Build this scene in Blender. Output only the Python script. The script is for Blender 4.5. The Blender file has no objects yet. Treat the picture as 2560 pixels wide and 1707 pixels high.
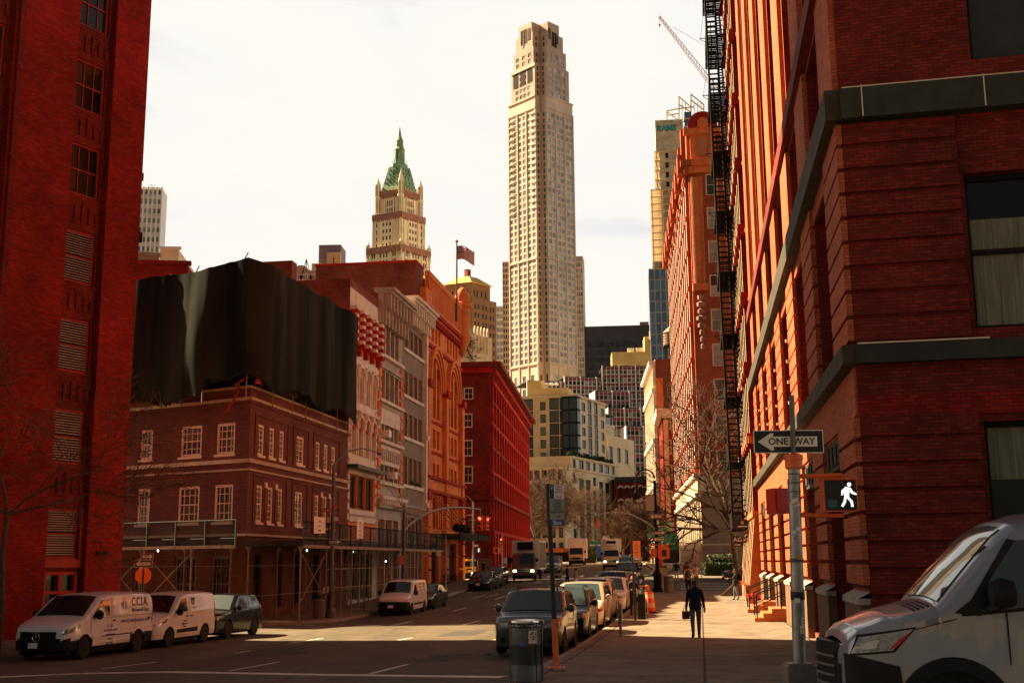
import bpy,bmesh,math,random
from mathutils import Vector,Matrix,noise
R=random.Random(7)
PI=math.pi
scene=bpy.context.scene
COL=scene.collection
rad=math.radians
# ------------------------------------------------------------------ camera maths
F_PX,CX,CY,EYE=2915.0,1280.0,853.5,2.5
TH,RO=math.atan(550/2915.0),-0.008
def ray(px,py):
 x=(px-CX)/F_PX;y=-(py-CY)/F_PX
 c,s=math.cos(RO),math.sin(RO)
 x,y=x*c-y*s,x*s+y*c
 fy=math.cos(TH)-y*math.sin(TH);fz=math.sin(TH)+y*math.cos(TH)
 return x/fy,fz/fy
def at(px,py,Y):
 d=ray(px,py);return Vector((d[0]*Y,Y,EYE+d[1]*Y))
AL=rad(8.95);SV=Vector((math.sin(AL),math.cos(AL),0));NV=Vector((math.cos(AL),-math.sin(AL),0))
BE=rad(5.0);SV2=Vector((math.sin(BE),math.cos(BE),0));NV2=Vector((math.cos(BE),-math.sin(BE),0))
def uv(u,v,z=0.0):
 p=NV*u+SV*v;return Vector((p.x,p.y,z))
def touv(x,y):
 return x*NV.x+y*NV.y,x*SV.x+y*SV.y
def lerp_tab(t,x):
 if x<=t[0][0]:return t[0][1]
 for(x0,y0),(x1,y1)in zip(t,t[1:]):
  if x<=x1:
   k=(x-x0)/(x1-x0);k=k*k*(3-2*k)*.5+k*.5
   return y0+(y1-y0)*k
 return t[-1][1]
ZC=[(14,.5),(21,.22),(34,.03),(45,0),(60,.05),(75,.3),(94,.68),(105,.9),(138,1.5),(180,2.0),(250,2.25)]
DL=[(20,.3),(37,.36),(45,.36),(60,.5),(75,.6),(94,.42),(105,.2),(135,0)]
def zg(x,y):
 u,v=touv(x,y)
 t=min(1,max(0,(-3.5-u)/13.0))
 return lerp_tab(ZC,v)-lerp_tab(DL,v)*t
def G(px,py,dz=0.0):
 """point where the sight line of a photo pixel meets the ground (raised by dz)"""
 d=ray(px,py);z=0.0
 for _ in range(30):
  Y=(z+dz-EYE)/d[1]
  z=.5*z+.5*zg(d[0]*Y,Y)
 return Vector((d[0]*Y,Y,zg(d[0]*Y,Y)+dz))
 # ------------------------------------------------------------------ materials
MATS={}
def _mat(name):
 m=bpy.data.materials.new(name);m.use_nodes=True
 nt=m.node_tree;nt.nodes.clear()
 o=nt.nodes.new('ShaderNodeOutputMaterial');b=nt.nodes.new('ShaderNodeBsdfPrincipled')
 nt.links.new(b.outputs[0],o.inputs[0]);MATS[name]=m
 return m,nt,b
def _n(nt,t,**kw):
 n=nt.nodes.new(t)
 for k,v in kw.items():
  if k in n.inputs:n.inputs[k].default_value=v
  else:setattr(n,k,v)
 return n
def c4(c):return(c[0],c[1],c[2],1)
def plain(name,col,rough=.7,metal=0,var=.25,scale=3.0,bump=0,spec=.4,emit=None,estr=1,coat=0,coord='Object',stretch=None):
 m,nt,b=_mat(name)
 b.inputs['Roughness'].default_value=rough;b.inputs['Metallic'].default_value=metal
 b.inputs['Specular IOR Level'].default_value=spec;b.inputs['Coat Weight'].default_value=coat
 tc=_n(nt,'ShaderNodeTexCoord');src=tc.outputs[coord]
 if stretch:
  mp=_n(nt,'ShaderNodeMapping');mp.inputs['Scale'].default_value=stretch
  nt.links.new(src,mp.inputs[0]);src=mp.outputs[0]
 if var>0:
  nz=_n(nt,'ShaderNodeTexNoise',Scale=scale,Detail=6.0,Roughness=.65);nt.links.new(src,nz.inputs['Vector'])
  rp=_n(nt,'ShaderNodeValToRGB')
  rp.color_ramp.elements[0].position=.3;rp.color_ramp.elements[1].position=.7
  rp.color_ramp.elements[0].color=c4([x*(1-var)for x in col]);rp.color_ramp.elements[1].color=c4([min(1,x*(1+var))for x in col])
  nt.links.new(nz.outputs['Fac'],rp.inputs[0]);nt.links.new(rp.outputs[0],b.inputs['Base Color'])
  if bump:
   bp=_n(nt,'ShaderNodeBump',Strength=bump,Distance=.02);nt.links.new(nz.outputs['Fac'],bp.inputs['Height']);nt.links.new(bp.outputs[0],b.inputs['Normal'])
 else:b.inputs['Base Color'].default_value=c4(col)
 if emit:
  b.inputs['Emission Color'].default_value=c4(emit);b.inputs['Emission Strength'].default_value=estr
 return m
def brick(name,c1,c2,mortar,bw=.22,bh=.075,mort=.012,patch=.35,pscale=.35,bump=.25,rough=.85):
 m,nt,b=_mat(name);b.inputs['Roughness'].default_value=rough;b.inputs['Specular IOR Level'].default_value=.25
 tc=_n(nt,'ShaderNodeTexCoord')
 bt=_n(nt,'ShaderNodeTexBrick',**{'Scale':1.0,'Mortar Size':mort,'Brick Width':bw,'Row Height':bh,'Bias':0.0,'Mortar Smooth':.2})
 bt.inputs['Color1'].default_value=c4(c1);bt.inputs['Color2'].default_value=c4(c2);bt.inputs['Mortar'].default_value=c4(mortar)
 nt.links.new(tc.outputs['UV'],bt.inputs['Vector'])
 nz=_n(nt,'ShaderNodeTexNoise',Scale=pscale,Detail=7.0,Roughness=.7);nt.links.new(tc.outputs['UV'],nz.inputs['Vector'])
 mp=_n(nt,'ShaderNodeMapRange');mp.inputs[1].default_value=.3;mp.inputs[2].default_value=.7;mp.inputs[3].default_value=1-patch;mp.inputs[4].default_value=1+patch
 nt.links.new(nz.outputs['Fac'],mp.inputs[0])
 mq=_n(nt,'ShaderNodeMapping');mq.inputs['Scale'].default_value=(1.3,9,1);nt.links.new(tc.outputs['UV'],mq.inputs[0])
 n2=_n(nt,'ShaderNodeTexNoise',Scale=1.0,Detail=3.0);nt.links.new(mq.outputs[0],n2.inputs['Vector'])
 mr=_n(nt,'ShaderNodeMapRange');mr.inputs[1].default_value=.3;mr.inputs[2].default_value=.7;mr.inputs[3].default_value=.86;mr.inputs[4].default_value=1.12
 nt.links.new(n2.outputs['Fac'],mr.inputs[0])
 mu=_n(nt,'ShaderNodeMath',operation='MULTIPLY');nt.links.new(mp.outputs[0],mu.inputs[0]);nt.links.new(mr.outputs[0],mu.inputs[1])
 vm=_n(nt,'ShaderNodeVectorMath',operation='SCALE');nt.links.new(bt.outputs['Color'],vm.inputs[0]);nt.links.new(mu.outputs[0],vm.inputs['Scale'])
 nt.links.new(vm.outputs[0],b.inputs['Base Color'])
 if bump:
  bp=_n(nt,'ShaderNodeBump',Strength=bump,Distance=.015);bp.invert=True
  nt.links.new(bt.outputs['Fac'],bp.inputs['Height']);nt.links.new(bp.outputs[0],b.inputs['Normal'])
 return m
def glass(name,dark,light,rough=.06,frac=.5,spec=.6,metal=0.0):
 """window glass: each pane somewhere between dark room and pale blind, always glossy"""
 m,nt,b=_mat(name);b.inputs['Roughness'].default_value=rough;b.inputs['Specular IOR Level'].default_value=spec;b.inputs['Metallic'].default_value=metal
 ge=_n(nt,'ShaderNodeNewGeometry');oi=_n(nt,'ShaderNodeObjectInfo')
 ad=_n(nt,'ShaderNodeMath',operation='ADD');nt.links.new(ge.outputs['Random Per Island'],ad.inputs[0]);nt.links.new(oi.outputs['Random'],ad.inputs[1])
 fr=_n(nt,'ShaderNodeMath',operation='FRACT');nt.links.new(ad.outputs[0],fr.inputs[0])
 rp=_n(nt,'ShaderNodeValToRGB');e=rp.color_ramp.elements
 e[0].position=0;e[0].color=c4(dark);e[1].position=1;e[1].color=c4(light)
 k=e.new(1-frac);k.color=c4([d*.7+l*.3 for d,l in zip(dark,light)])
 nt.links.new(fr.outputs[0],rp.inputs[0])
 tc=_n(nt,'ShaderNodeTexCoord');nz=_n(nt,'ShaderNodeTexNoise',Scale=1.4,Detail=2.0);nt.links.new(tc.outputs['Object'],nz.inputs['Vector'])
 mr=_n(nt,'ShaderNodeMapRange');mr.inputs[3].default_value=.6;mr.inputs[4].default_value=1.35;nt.links.new(nz.outputs['Fac'],mr.inputs[0])
 vm=_n(nt,'ShaderNodeVectorMath',operation='SCALE');nt.links.new(rp.outputs[0],vm.inputs[0]);nt.links.new(mr.outputs[0],vm.inputs['Scale'])
 nt.links.new(vm.outputs[0],b.inputs['Base Color'])
 bp=_n(nt,'ShaderNodeBump',Strength=.04,Distance=.05);nt.links.new(nz.outputs['Fac'],bp.inputs['Height']);nt.links.new(bp.outputs[0],b.inputs['Normal'])
 return m
 # ------------------------------------------------------------------ mesh builder
X3,Y3,Z3=Vector((1,0,0)),Vector((0,1,0)),Vector((0,0,1))
class Face:
 """a vertical plane: a runs left to right seen from outside, d outward, h is world height"""
 def __init__(s,o,d,L=0):
  s.o=Vector((o[0],o[1],0));s.a=Vector((d[0],d[1],0)).normalized();s.d=Vector((s.a.y,-s.a.x,0));s.L=L
 def pt(s,a,d,h):return s.o+s.a*a+s.d*d+Z3*h
 def hit(s,px,py):
  r=ray(px,py)
  a=(s.o.x-r[0]*s.o.y)/(r[0]*s.a.y-s.a.x);Y=s.o.y+s.a.y*a
  return a,EYE+r[1]*Y
 def A(s,px,py=1100):return s.hit(px,py)[0]
 def Hh(s,px,py):return s.hit(px,py)[1]
 def rect(s,pl,pr,yt,yb):
  a0,h1=s.hit(pl,yt);h0=s.hit(pl,yb)[1];a1=s.hit(pr,yb)[0]
  return a0,a1,h0,h1
 def matrix(s,a,d,h):
  m=Matrix.Identity(4)
  for i in range(3):
   m[i][0]=s.a[i];m[i][1]=-s.d[i];m[i][2]=Z3[i]
  m.translation=s.pt(a,d,h);return m
LOC=Face((0,0),(1,0))
class MB:
 def __init__(s,fr=None):s.v=[];s.f=[];s.m=[];s.uv=[];s.mats=[];s.fr=fr or LOC
 def mi(s,mat):
  if isinstance(mat,str):mat=MATS[mat]
  if mat not in s.mats:s.mats.append(mat)
  return s.mats.index(mat)
 def raw(s,pts,mat,uvs=None):
  i=len(s.v);s.v.extend(pts);s.f.append(tuple(range(i,i+len(pts))));s.m.append(s.mi(mat))
  s.uv.append(uvs or[(p.x,p.y)for p in pts])
 def q(s,pts,mat):
  """face from (a, d, h) triples in the frame"""
  P=[Vector(p)for p in pts]
  n=(P[1]-P[0]).cross(P[-1]-P[0]);ax=max(range(3),key=lambda i:abs(n[i]))
  if ax==0:u=[(p.y,p.z)for p in P]
  elif ax==1:u=[(p.x,p.z)for p in P]
  else:u=[(p.x,p.y)for p in P]
  s.raw([s.fr.pt(*p)for p in P],mat,u)
 def box(s,a0,a1,d0,d1,h0,h1,mat,skip=''):
  if 'f' not in skip:s.q([(a0,d1,h0),(a1,d1,h0),(a1,d1,h1),(a0,d1,h1)],mat)
  if 'b' not in skip:s.q([(a0,d0,h0),(a0,d0,h1),(a1,d0,h1),(a1,d0,h0)],mat)
  if 'l' not in skip:s.q([(a0,d0,h0),(a0,d1,h0),(a0,d1,h1),(a0,d0,h1)],mat)
  if 'r' not in skip:s.q([(a1,d0,h0),(a1,d0,h1),(a1,d1,h1),(a1,d1,h0)],mat)
  if 't' not in skip:s.q([(a0,d0,h1),(a0,d1,h1),(a1,d1,h1),(a1,d0,h1)],mat)
  if 'o' not in skip:s.q([(a0,d0,h0),(a1,d0,h0),(a1,d1,h0),(a0,d1,h0)],mat)
 def wall(s,a0,a1,h0,h1,holes,mat,reveal=.2,rmat=None,d=0.0):
  """a wall sheet with rectangular openings and their reveals"""
  ca=sorted(set([a0,a1]+[round(min(max(x,a0),a1),4)for w in holes for x in w[:2]]))
  ch=sorted(set([h0,h1]+[round(min(max(x,h0),h1),4)for w in holes for x in w[2:4]]))
  hs=[tuple(round(x,4)for x in w[:4])for w in holes]
  rows=[]
  for j in range(len(ch)-1):
   hm=(ch[j]+ch[j+1])/2;rel=[w for w in hs if w[2]<hm<w[3]]
   run=None
   for i in range(len(ca)-1):
    am=(ca[i]+ca[i+1])/2
    if any(w[0]<am<w[1]for w in rel):
     if run is not None:rows.append((run,ca[i],ch[j],ch[j+1]));run=None
    elif run is None:run=ca[i]
   if run is not None:rows.append((run,a1,ch[j],ch[j+1]))
  for(x0,x1,y0,y1)in rows:s.q([(x0,d,y0),(x1,d,y0),(x1,d,y1),(x0,d,y1)],mat)
  rm=rmat or mat
  for(x0,x1,y0,y1)in hs:
   for(p,q_)in(((x0,y0),(x0,y1)),((x1,y1),(x1,y0)),((x0,y1),(x1,y1)),((x1,y0),(x0,y0))):
    s.q([(p[0],d,p[1]),(q_[0],d,q_[1]),(q_[0],d-reveal,q_[1]),(p[0],d-reveal,p[1])],rm)
 def tube(s,p0,p1,r0,mat,seg=6,r1=None,cap=True):
  """tapered rod between two points in world/local coordinates of the frame's pt()"""
  p0=Vector(p0);p1=Vector(p1);r1=r0 if r1 is None else r1
  ax=(p1-p0);L=ax.length
  if L<1e-6:return
  ax/=L;t=ax.orthogonal().normalized();b=ax.cross(t)
  A=[];B=[]
  for i in range(seg):
   w=2*PI*i/seg;e=t*math.cos(w)+b*math.sin(w);A.append(p0+e*r0);B.append(p1+e*r1)
  for i in range(seg):
   j=(i+1)%seg;k=2*PI*r0/seg
   s.raw([A[i],A[j],B[j],B[i]],mat,[(i*k,0),(i*k+k,0),(i*k+k,L),(i*k,L)])
  if cap:s.raw(A[::-1],mat);s.raw(B,mat)
 def path(s,pts,r,mat,seg=6,r1=None):
  n=len(pts)-1
  for i in range(n):
   ra=r if r1 is None else r+(r1-r)*i/n;rb=r if r1 is None else r+(r1-r)*(i+1)/n
   s.tube(pts[i],pts[i+1],ra,mat,seg,rb)
 def lathe(s,prof,mat,c=(0,0,0),seg=16,axis='z',mats=None,cap=True):
  """profile [(r, z)] turned round an axis through c"""
  c=Vector(c);rings=[]
  for(r,z)in prof:
   ring=[]
   for i in range(seg):
    w=2*PI*i/seg;x,y=r*math.cos(w),r*math.sin(w)
    ring.append(c+(Vector((x,y,z))if axis=='z' else Vector((x,z,y))if axis=='y' else Vector((z,x,y))))
   rings.append(ring)
  for k in range(len(rings)-1):
   mm=mats[k]if mats else mat
   for i in range(seg):
    j=(i+1)%seg
    s.raw([rings[k][i],rings[k][j],rings[k+1][j],rings[k+1][i]],mm,[(i/seg*6,prof[k][1]),((i+1)/seg*6,prof[k][1]),((i+1)/seg*6,prof[k+1][1]),(i/seg*6,prof[k+1][1])])
  if cap:
   if prof[0][0]>1e-4:s.raw(rings[0][::-1],mats[0]if mats else mat)
   if prof[-1][0]>1e-4:s.raw(rings[-1],mats[-1]if mats else mat)
 def poly(s,pts,d0,d1,mat,edge=None):
  """outline [(a, h)] given thickness d0..d1"""
  s.q([(a,d1,h)for a,h in pts],mat);s.q([(a,d0,h)for a,h in pts[::-1]],edge or mat)
  for i in range(len(pts)):
   p,q_=pts[i],pts[(i+1)%len(pts)]
   s.q([(p[0],d0,p[1]),(q_[0],d0,q_[1]),(q_[0],d1,q_[1]),(p[0],d1,p[1])],edge or mat)
 def mesh(s,name,smooth=None,weld=False):
  me=bpy.data.meshes.new(name);me.from_pydata([tuple(v)for v in s.v],[],s.f)
  for m in s.mats:me.materials.append(m)
  me.polygons.foreach_set('material_index',s.m)
  ul=me.uv_layers.new(name='UVMap');flat=[c for f in s.uv for p in f for c in p]
  ul.data.foreach_set('uv',flat)
  if smooth is not None or weld:
   bm=bmesh.new();bm.from_mesh(me);bmesh.ops.remove_doubles(bm,verts=bm.verts,dist=1e-4)
   bmesh.ops.recalc_face_normals(bm,faces=bm.faces);bm.to_mesh(me);bm.free()
  if smooth is not None:
   me.polygons.foreach_set('use_smooth',[True]*len(me.polygons));me.set_sharp_from_angle(angle=rad(smooth))
  me.update();return me
 def build(s,name,parent=None,smooth=None,weld=False):
  return link(name,s.mesh(name,smooth,weld),parent)
def link(name,me,parent=None,mat=None):
 o=bpy.data.objects.new(name,me);COL.objects.link(o)
 if parent is not None:
  o.parent=parent
  if parent.get('_w'):o.matrix_parent_inverse=Matrix.Translation(-parent.location)
 if mat is not None:o.matrix_basis=mat
 return o
def tag(o,label=None,cat=None,group=None,kind=None):
 if label:o['label']=label
 if cat:o['category']=cat
 if group:o['group']=group
 if kind:o['kind']=kind
 return o
def thing(name,label,cat,loc,group=None,world=True,rot=None):
 """an Empty at the thing's base; world=True: its parts are given in world coordinates"""
 o=bpy.data.objects.new(name,None);COL.objects.link(o);o.location=loc;o.empty_display_size=.3
 if rot is not None:o.rotation_euler=rot
 if world:o['_w']=1
 tag(o,label,cat,group);return o
def text(body,size,mat,parent,m,name='lettering',align='CENTER',extrude=.002,sx=1.0,bold=0.0):
 if body[0]=='~':
  b=MB();r_=random.Random(len(body));x=-.28*size*len(body)
  for _ in body:w_=size*(.3+.2*r_.random());b.box(x,x+w_,-.0015,.0015,-.28*size,.28*size,mat);x+=.56*size
  for i,v in enumerate(b.v):b.v[i]=Vector((v.x,v.z,v.y))
  o=link(name,b.mesh(name),parent);o.matrix_basis=m@Matrix.Diagonal((sx,1,1,1));return o
 cu=bpy.data.curves.new(name,'FONT');cu.body=body;cu.size=size;cu.align_x=align;cu.align_y='CENTER';cu.extrude=extrude;cu.offset=bold;cu.resolution_u=3
 t=bpy.data.objects.new(name,cu);COL.objects.link(t);me=bpy.data.meshes.new_from_object(t);bpy.data.objects.remove(t);bpy.data.curves.remove(cu)
 me.materials.clear();me.materials.append(MATS[mat]if isinstance(mat,str)else mat)
 o=link(name,me,parent);o.matrix_basis=m@Matrix.Diagonal((sx,1,1,1));return o
def tmat(o,a,n):
 """text matrix: a = reading direction, n = towards the reader, up = n x a"""
 a=Vector(a).normalized();n=Vector(n).normalized();u=n.cross(a)
 m=Matrix.Identity(4)
 for i in range(3):m[i][0]=a[i];m[i][1]=u[i];m[i][2]=n[i]
 m.translation=Vector(o);return m
 # ------------------------------------------------------------------ windows
WIN={}
def win_mesh(w,h,frame,gl,fw=.07,nx=1,ny=2,fd=.07,mw=.03,sill=None,split=False):
 """sash window: outer frame, muntins, glass; local x along, y inward, z up, origin bottom centre"""
 key=(round(w,2),round(h,2),frame,gl,fw,nx,ny,fd,mw,sill,split)
 if key in WIN:return WIN[key]
 b=MB();x0,x1=-w/2,w/2
 b.box(x0,x0+fw,-.05,fd,0,h,frame);b.box(x1-fw,x1,-.05,fd,0,h,frame)
 b.box(x0+fw,x1-fw,-.05,fd-.002,h-fw,h,frame);b.box(x0+fw,x1-fw,-.05,fd-.002,0,fw,frame)
 for i in range(1,nx):x=x0+w*i/nx;b.box(x-mw/2,x+mw/2,-.03,fd-.03,fw,h-fw,frame)
 for j in range(1,ny):
  z=h*j/ny;t=mw*(1.6 if(ny%2==0 and j==ny//2)else 1);b.box(x0+fw,x1-fw,-.03,fd-.025,z-t/2,z+t/2,frame)
 if sill:b.box(x0-.08,x1+.08,-.05,fd+.12,-.12,0,sill)
 g=MB()if split else b
 if ny%2==0 and ny>1:
  g.q([(x0,-.01,0),(x1,-.01,0),(x1,-.01,h/2),(x0,-.01,h/2)],gl);g.q([(x0,-.012,h/2),(x1,-.012,h/2),(x1,-.012,h),(x0,-.012,h)],gl)
 else:g.q([(x0,-.01,0),(x1,-.01,0),(x1,-.01,h),(x0,-.01,h)],gl)
 WIN[key]=(b.mesh('window'),g.mesh('pane')if split else None);return WIN[key]
class Building:
 """collects windows; the nearest hundred become parts, further ones one shared mesh"""
 def __init__(s,root):s.root=root;s.w=[]
 def win(s,face,a0,a1,h0,h1,d=-.2,**kw):s.w.append((face,a0,a1,h0,h1,d,kw))
 def wins(s,face,rects,d=-.2,**kw):
  for r in rects:s.win(face,*r[:4],d,**kw)
 def done(s,cap=96):
  s.w.sort(key=lambda w:(w[0].pt((w[1]+w[2])/2,0,w[3])-Vector((0,0,EYE))).length)
  for w in s.w[:cap]:
   f,a0,a1,h0,h1,d,kw=w
   me,pm=win_mesh(a1-a0,h1-h0,**kw)
   o=link('window',me,s.root,f.matrix((a0+a1)/2,d,h0))
   if pm:
    p=bpy.data.objects.new('pane',pm);COL.objects.link(p);p.parent=o
  if len(s.w)>cap:
   big=MB()
   for w in s.w[cap:]:
    f,a0,a1,h0,h1,d,kw=w;big.fr=f;fr,gl=kw['frame'],kw['gl'];fw=kw.get('fw',.07)
    big.q([(a0,d,h0),(a1,d,h0),(a1,d,h1),(a0,d,h1)],gl)
    t=d+.06
    for(x0,x1,y0,y1)in((a0,a0+fw,h0,h1),(a1-fw,a1,h0,h1),(a0+fw,a1-fw,h0,h0+fw),(a0+fw,a1-fw,h1-fw,h1)):
     big.q([(x0,t,y0),(x1,t,y0),(x1,t,y1),(x0,t,y1)],fr)
    if kw.get('ny',2)>1:m=(h0+h1)/2;big.q([(a0,t-.01,m-fw/2),(a1,t-.01,m-fw/2),(a1,t-.01,m+fw/2),(a0,t-.01,m+fw/2)],fr)
    if kw.get('nx',1)>1:m=(a0+a1)/2;big.q([(m-fw/2,t-.01,h0),(m+fw/2,t-.01,h0),(m+fw/2,t-.01,h1),(m-fw/2,t-.01,h1)],fr)
   o=big.build('upper_windows',s.root);o['kind']='stuff'
def grid(a_list,w,h_list,hh):
 """window rectangles on a grid of centres a and sill heights h"""
 return[(a-w/2,a+w/2,h,h+hh)for a in a_list for h in h_list]
def cols(a0,a1,n):return[a0+(a1-a0)*(i+.5)/n for i in range(n)]
def hull(mb,faces_pts,z0,z1,mat,roofmat=None):
 """plain prism walls and roof from a footprint [(x, y)]"""
 fr=mb.fr
 for i in range(len(faces_pts)):
  p,q_=faces_pts[i],faces_pts[(i+1)%len(faces_pts)]
  f=Face(p,(q_[0]-p[0],q_[1]-p[1]));L=math.hypot(q_[0]-p[0],q_[1]-p[1]);mb.fr=f
  mb.q([(0,0,z0),(L,0,z0),(L,0,z1),(0,0,z1)],mat)
 mb.fr=fr
 mb.raw([Vector((p[0],p[1],z1))for p in faces_pts],roofmat or mat)
 # ------------------------------------------------------------------ palette
def road_mat():
 m,nt,b=_mat('asphalt');b.inputs['Roughness'].default_value=.82;b.inputs['Specular IOR Level'].default_value=.3
 tc=_n(nt,'ShaderNodeTexCoord')
 def noise_(scale,det,lo,hi,st=(1,1,1)):
  mp=_n(nt,'ShaderNodeMapping');mp.inputs['Scale'].default_value=st;mp.inputs['Rotation'].default_value=(0,0,AL);nt.links.new(tc.outputs['Object'],mp.inputs[0])
  n=_n(nt,'ShaderNodeTexNoise',Scale=scale,Detail=det,Roughness=.7);nt.links.new(mp.outputs[0],n.inputs['Vector'])
  r=_n(nt,'ShaderNodeMapRange');r.inputs[1].default_value=.32;r.inputs[2].default_value=.68;r.inputs[3].default_value=lo;r.inputs[4].default_value=hi
  nt.links.new(n.outputs['Fac'],r.inputs[0]);return r.outputs[0],n
 a,_=noise_(.25,5,.62,1.25,(1.6,.3,1));c,n2=noise_(30,6,.68,1.3);d,_=noise_(.9,8,.68,1.22)
 m1=_n(nt,'ShaderNodeMath',operation='MULTIPLY');nt.links.new(a,m1.inputs[0]);nt.links.new(c,m1.inputs[1])
 m2=_n(nt,'ShaderNodeMath',operation='MULTIPLY');nt.links.new(m1.outputs[0],m2.inputs[0]);nt.links.new(d,m2.inputs[1])
 vo=_n(nt,'ShaderNodeTexVoronoi',Scale=.22);vo.feature='DISTANCE_TO_EDGE'
 mp=_n(nt,'ShaderNodeMapping');nt.links.new(tc.outputs['Object'],mp.inputs[0])
 wv=_n(nt,'ShaderNodeTexNoise',Scale=1.2,Detail=5.0);nt.links.new(tc.outputs['Object'],wv.inputs['Vector'])
 va=_n(nt,'ShaderNodeVectorMath',operation='ADD');nt.links.new(mp.outputs[0],va.inputs[0]);nt.links.new(wv.outputs['Color'],va.inputs[1]);nt.links.new(va.outputs[0],vo.inputs['Vector'])
 cr=_n(nt,'ShaderNodeMapRange');cr.inputs[1].default_value=.0;cr.inputs[2].default_value=.012;cr.inputs[3].default_value=.45;cr.inputs[4].default_value=1;nt.links.new(vo.outputs['Distance'],cr.inputs[0])
 m3=_n(nt,'ShaderNodeMath',operation='MULTIPLY');nt.links.new(m2.outputs[0],m3.inputs[0]);nt.links.new(cr.outputs[0],m3.inputs[1])
 vm=_n(nt,'ShaderNodeVectorMath',operation='SCALE');vm.inputs[0].default_value=(.115,.085,.05);nt.links.new(m3.outputs[0],vm.inputs['Scale'])
 nt.links.new(vm.outputs[0],b.inputs['Base Color'])
 bp=_n(nt,'ShaderNodeBump',Strength=.35,Distance=.01);nt.links.new(n2.outputs['Fac'],bp.inputs['Height']);nt.links.new(bp.outputs[0],b.inputs['Normal'])
def pavement_mat():
 m,nt,b=_mat('pavement');b.inputs['Roughness'].default_value=.85;b.inputs['Specular IOR Level'].default_value=.25
 tc=_n(nt,'ShaderNodeTexCoord')
 br=_n(nt,'ShaderNodeTexBrick',**{'Scale':1.0,'Mortar Size':.03,'Brick Width':3.1,'Row Height':1.55,'Mortar Smooth':.3});br.offset=0
 br.inputs['Color1'].default_value=(.27,.205,.145,1);br.inputs['Color2'].default_value=(.225,.17,.12,1);br.inputs['Mortar'].default_value=(.03,.024,.02,1)
 nt.links.new(tc.outputs['UV'],br.inputs['Vector'])
 n1=_n(nt,'ShaderNodeTexNoise',Scale=1.1,Detail=8.0,Roughness=.72);nt.links.new(tc.outputs['UV'],n1.inputs['Vector'])
 r1=_n(nt,'ShaderNodeMapRange');r1.inputs[1].default_value=.33;r1.inputs[2].default_value=.66;r1.inputs[3].default_value=.5;r1.inputs[4].default_value=1.2;nt.links.new(n1.outputs['Fac'],r1.inputs[0])
 n2=_n(nt,'ShaderNodeTexNoise',Scale=14.0,Detail=6.0,Roughness=.8);nt.links.new(tc.outputs['UV'],n2.inputs['Vector'])
 r2=_n(nt,'ShaderNodeMapRange');r2.inputs[1].default_value=.3;r2.inputs[2].default_value=.7;r2.inputs[3].default_value=.7;r2.inputs[4].default_value=1.25;nt.links.new(n2.outputs['Fac'],r2.inputs[0])
 mu=_n(nt,'ShaderNodeMath',operation='MULTIPLY');nt.links.new(r1.outputs[0],mu.inputs[0]);nt.links.new(r2.outputs[0],mu.inputs[1])
 vo=_n(nt,'ShaderNodeTexVoronoi',Scale=1.3);nt.links.new(tc.outputs['UV'],vo.inputs['Vector'])
 gs=_n(nt,'ShaderNodeMapRange');gs.inputs[1].default_value=.045;gs.inputs[2].default_value=.06;gs.inputs[3].default_value=.35;gs.inputs[4].default_value=1;nt.links.new(vo.outputs['Distance'],gs.inputs[0])
 m2=_n(nt,'ShaderNodeMath',operation='MULTIPLY');nt.links.new(mu.outputs[0],m2.inputs[0]);nt.links.new(gs.outputs[0],m2.inputs[1])
 vm=_n(nt,'ShaderNodeVectorMath',operation='SCALE');nt.links.new(br.outputs['Color'],vm.inputs[0]);nt.links.new(m2.outputs[0],vm.inputs['Scale']);nt.links.new(vm.outputs[0],b.inputs['Base Color'])
 bp=_n(nt,'ShaderNodeBump',Strength=.3,Distance=.01);nt.links.new(n2.outputs['Fac'],bp.inputs['Height']);nt.links.new(bp.outputs[0],b.inputs['Normal'])
road_mat();pavement_mat()
plain('asphalt_patch',(.045,.038,.032),.85,var=.35,scale=4,bump=.2)
plain('kerb',(.26,.22,.18),.8,var=.3,scale=2)
plain('marking',(.72,.66,.55),.7,var=.35,scale=7)
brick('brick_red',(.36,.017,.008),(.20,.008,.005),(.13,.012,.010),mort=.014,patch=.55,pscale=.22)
brick('brick_dark',(.155,.030,.018),(.10,.020,.012),(.17,.075,.05),mort=.014,patch=.35,bump=.35)
brick('brick_brown',(.30,.065,.030),(.23,.045,.022),(.20,.07,.045),patch=.4)
brick('brick_orange',(.82,.24,.065),(.74,.19,.05),(.5,.15,.06),mort=.006,patch=.3,bump=.12)
brick('brick_crimson',(.52,.024,.012),(.36,.012,.007),(.25,.016,.01),mort=.01,patch=.5,pscale=.25,bump=.15)
brick('brick_party',(.25,.058,.028),(.15,.034,.018),(.2,.07,.045),patch=.6,pscale=.2)
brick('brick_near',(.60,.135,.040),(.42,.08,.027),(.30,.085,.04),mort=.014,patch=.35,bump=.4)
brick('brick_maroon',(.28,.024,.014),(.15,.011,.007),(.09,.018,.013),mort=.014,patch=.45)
brick('brick_far',(.58,.22,.10),(.48,.16,.07),(.45,.2,.1),patch=.35,pscale=.15,bump=0)
brick('brick_ornate',(.44,.10,.038),(.36,.075,.028),(.3,.09,.045),mort=.008,patch=.35,pscale=.3,bump=.15)
brick('brick_tan',(.50,.25,.10),(.42,.20,.08),(.42,.22,.12),bw=.6,bh=.3,mort=.02,patch=.3,pscale=.1,bump=0)
brick('tan_far',(.66,.40,.22),(.60,.35,.18),(.55,.34,.2),bw=1.2,bh=.6,mort=.02,patch=.2,pscale=.08,bump=0)
plain('stone_cream',(.70,.54,.34),.85,var=.22,scale=.8,bump=.1)
plain('stone_pale',(.72,.62,.50),.85,var=.2,scale=1.2,bump=.08)
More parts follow.
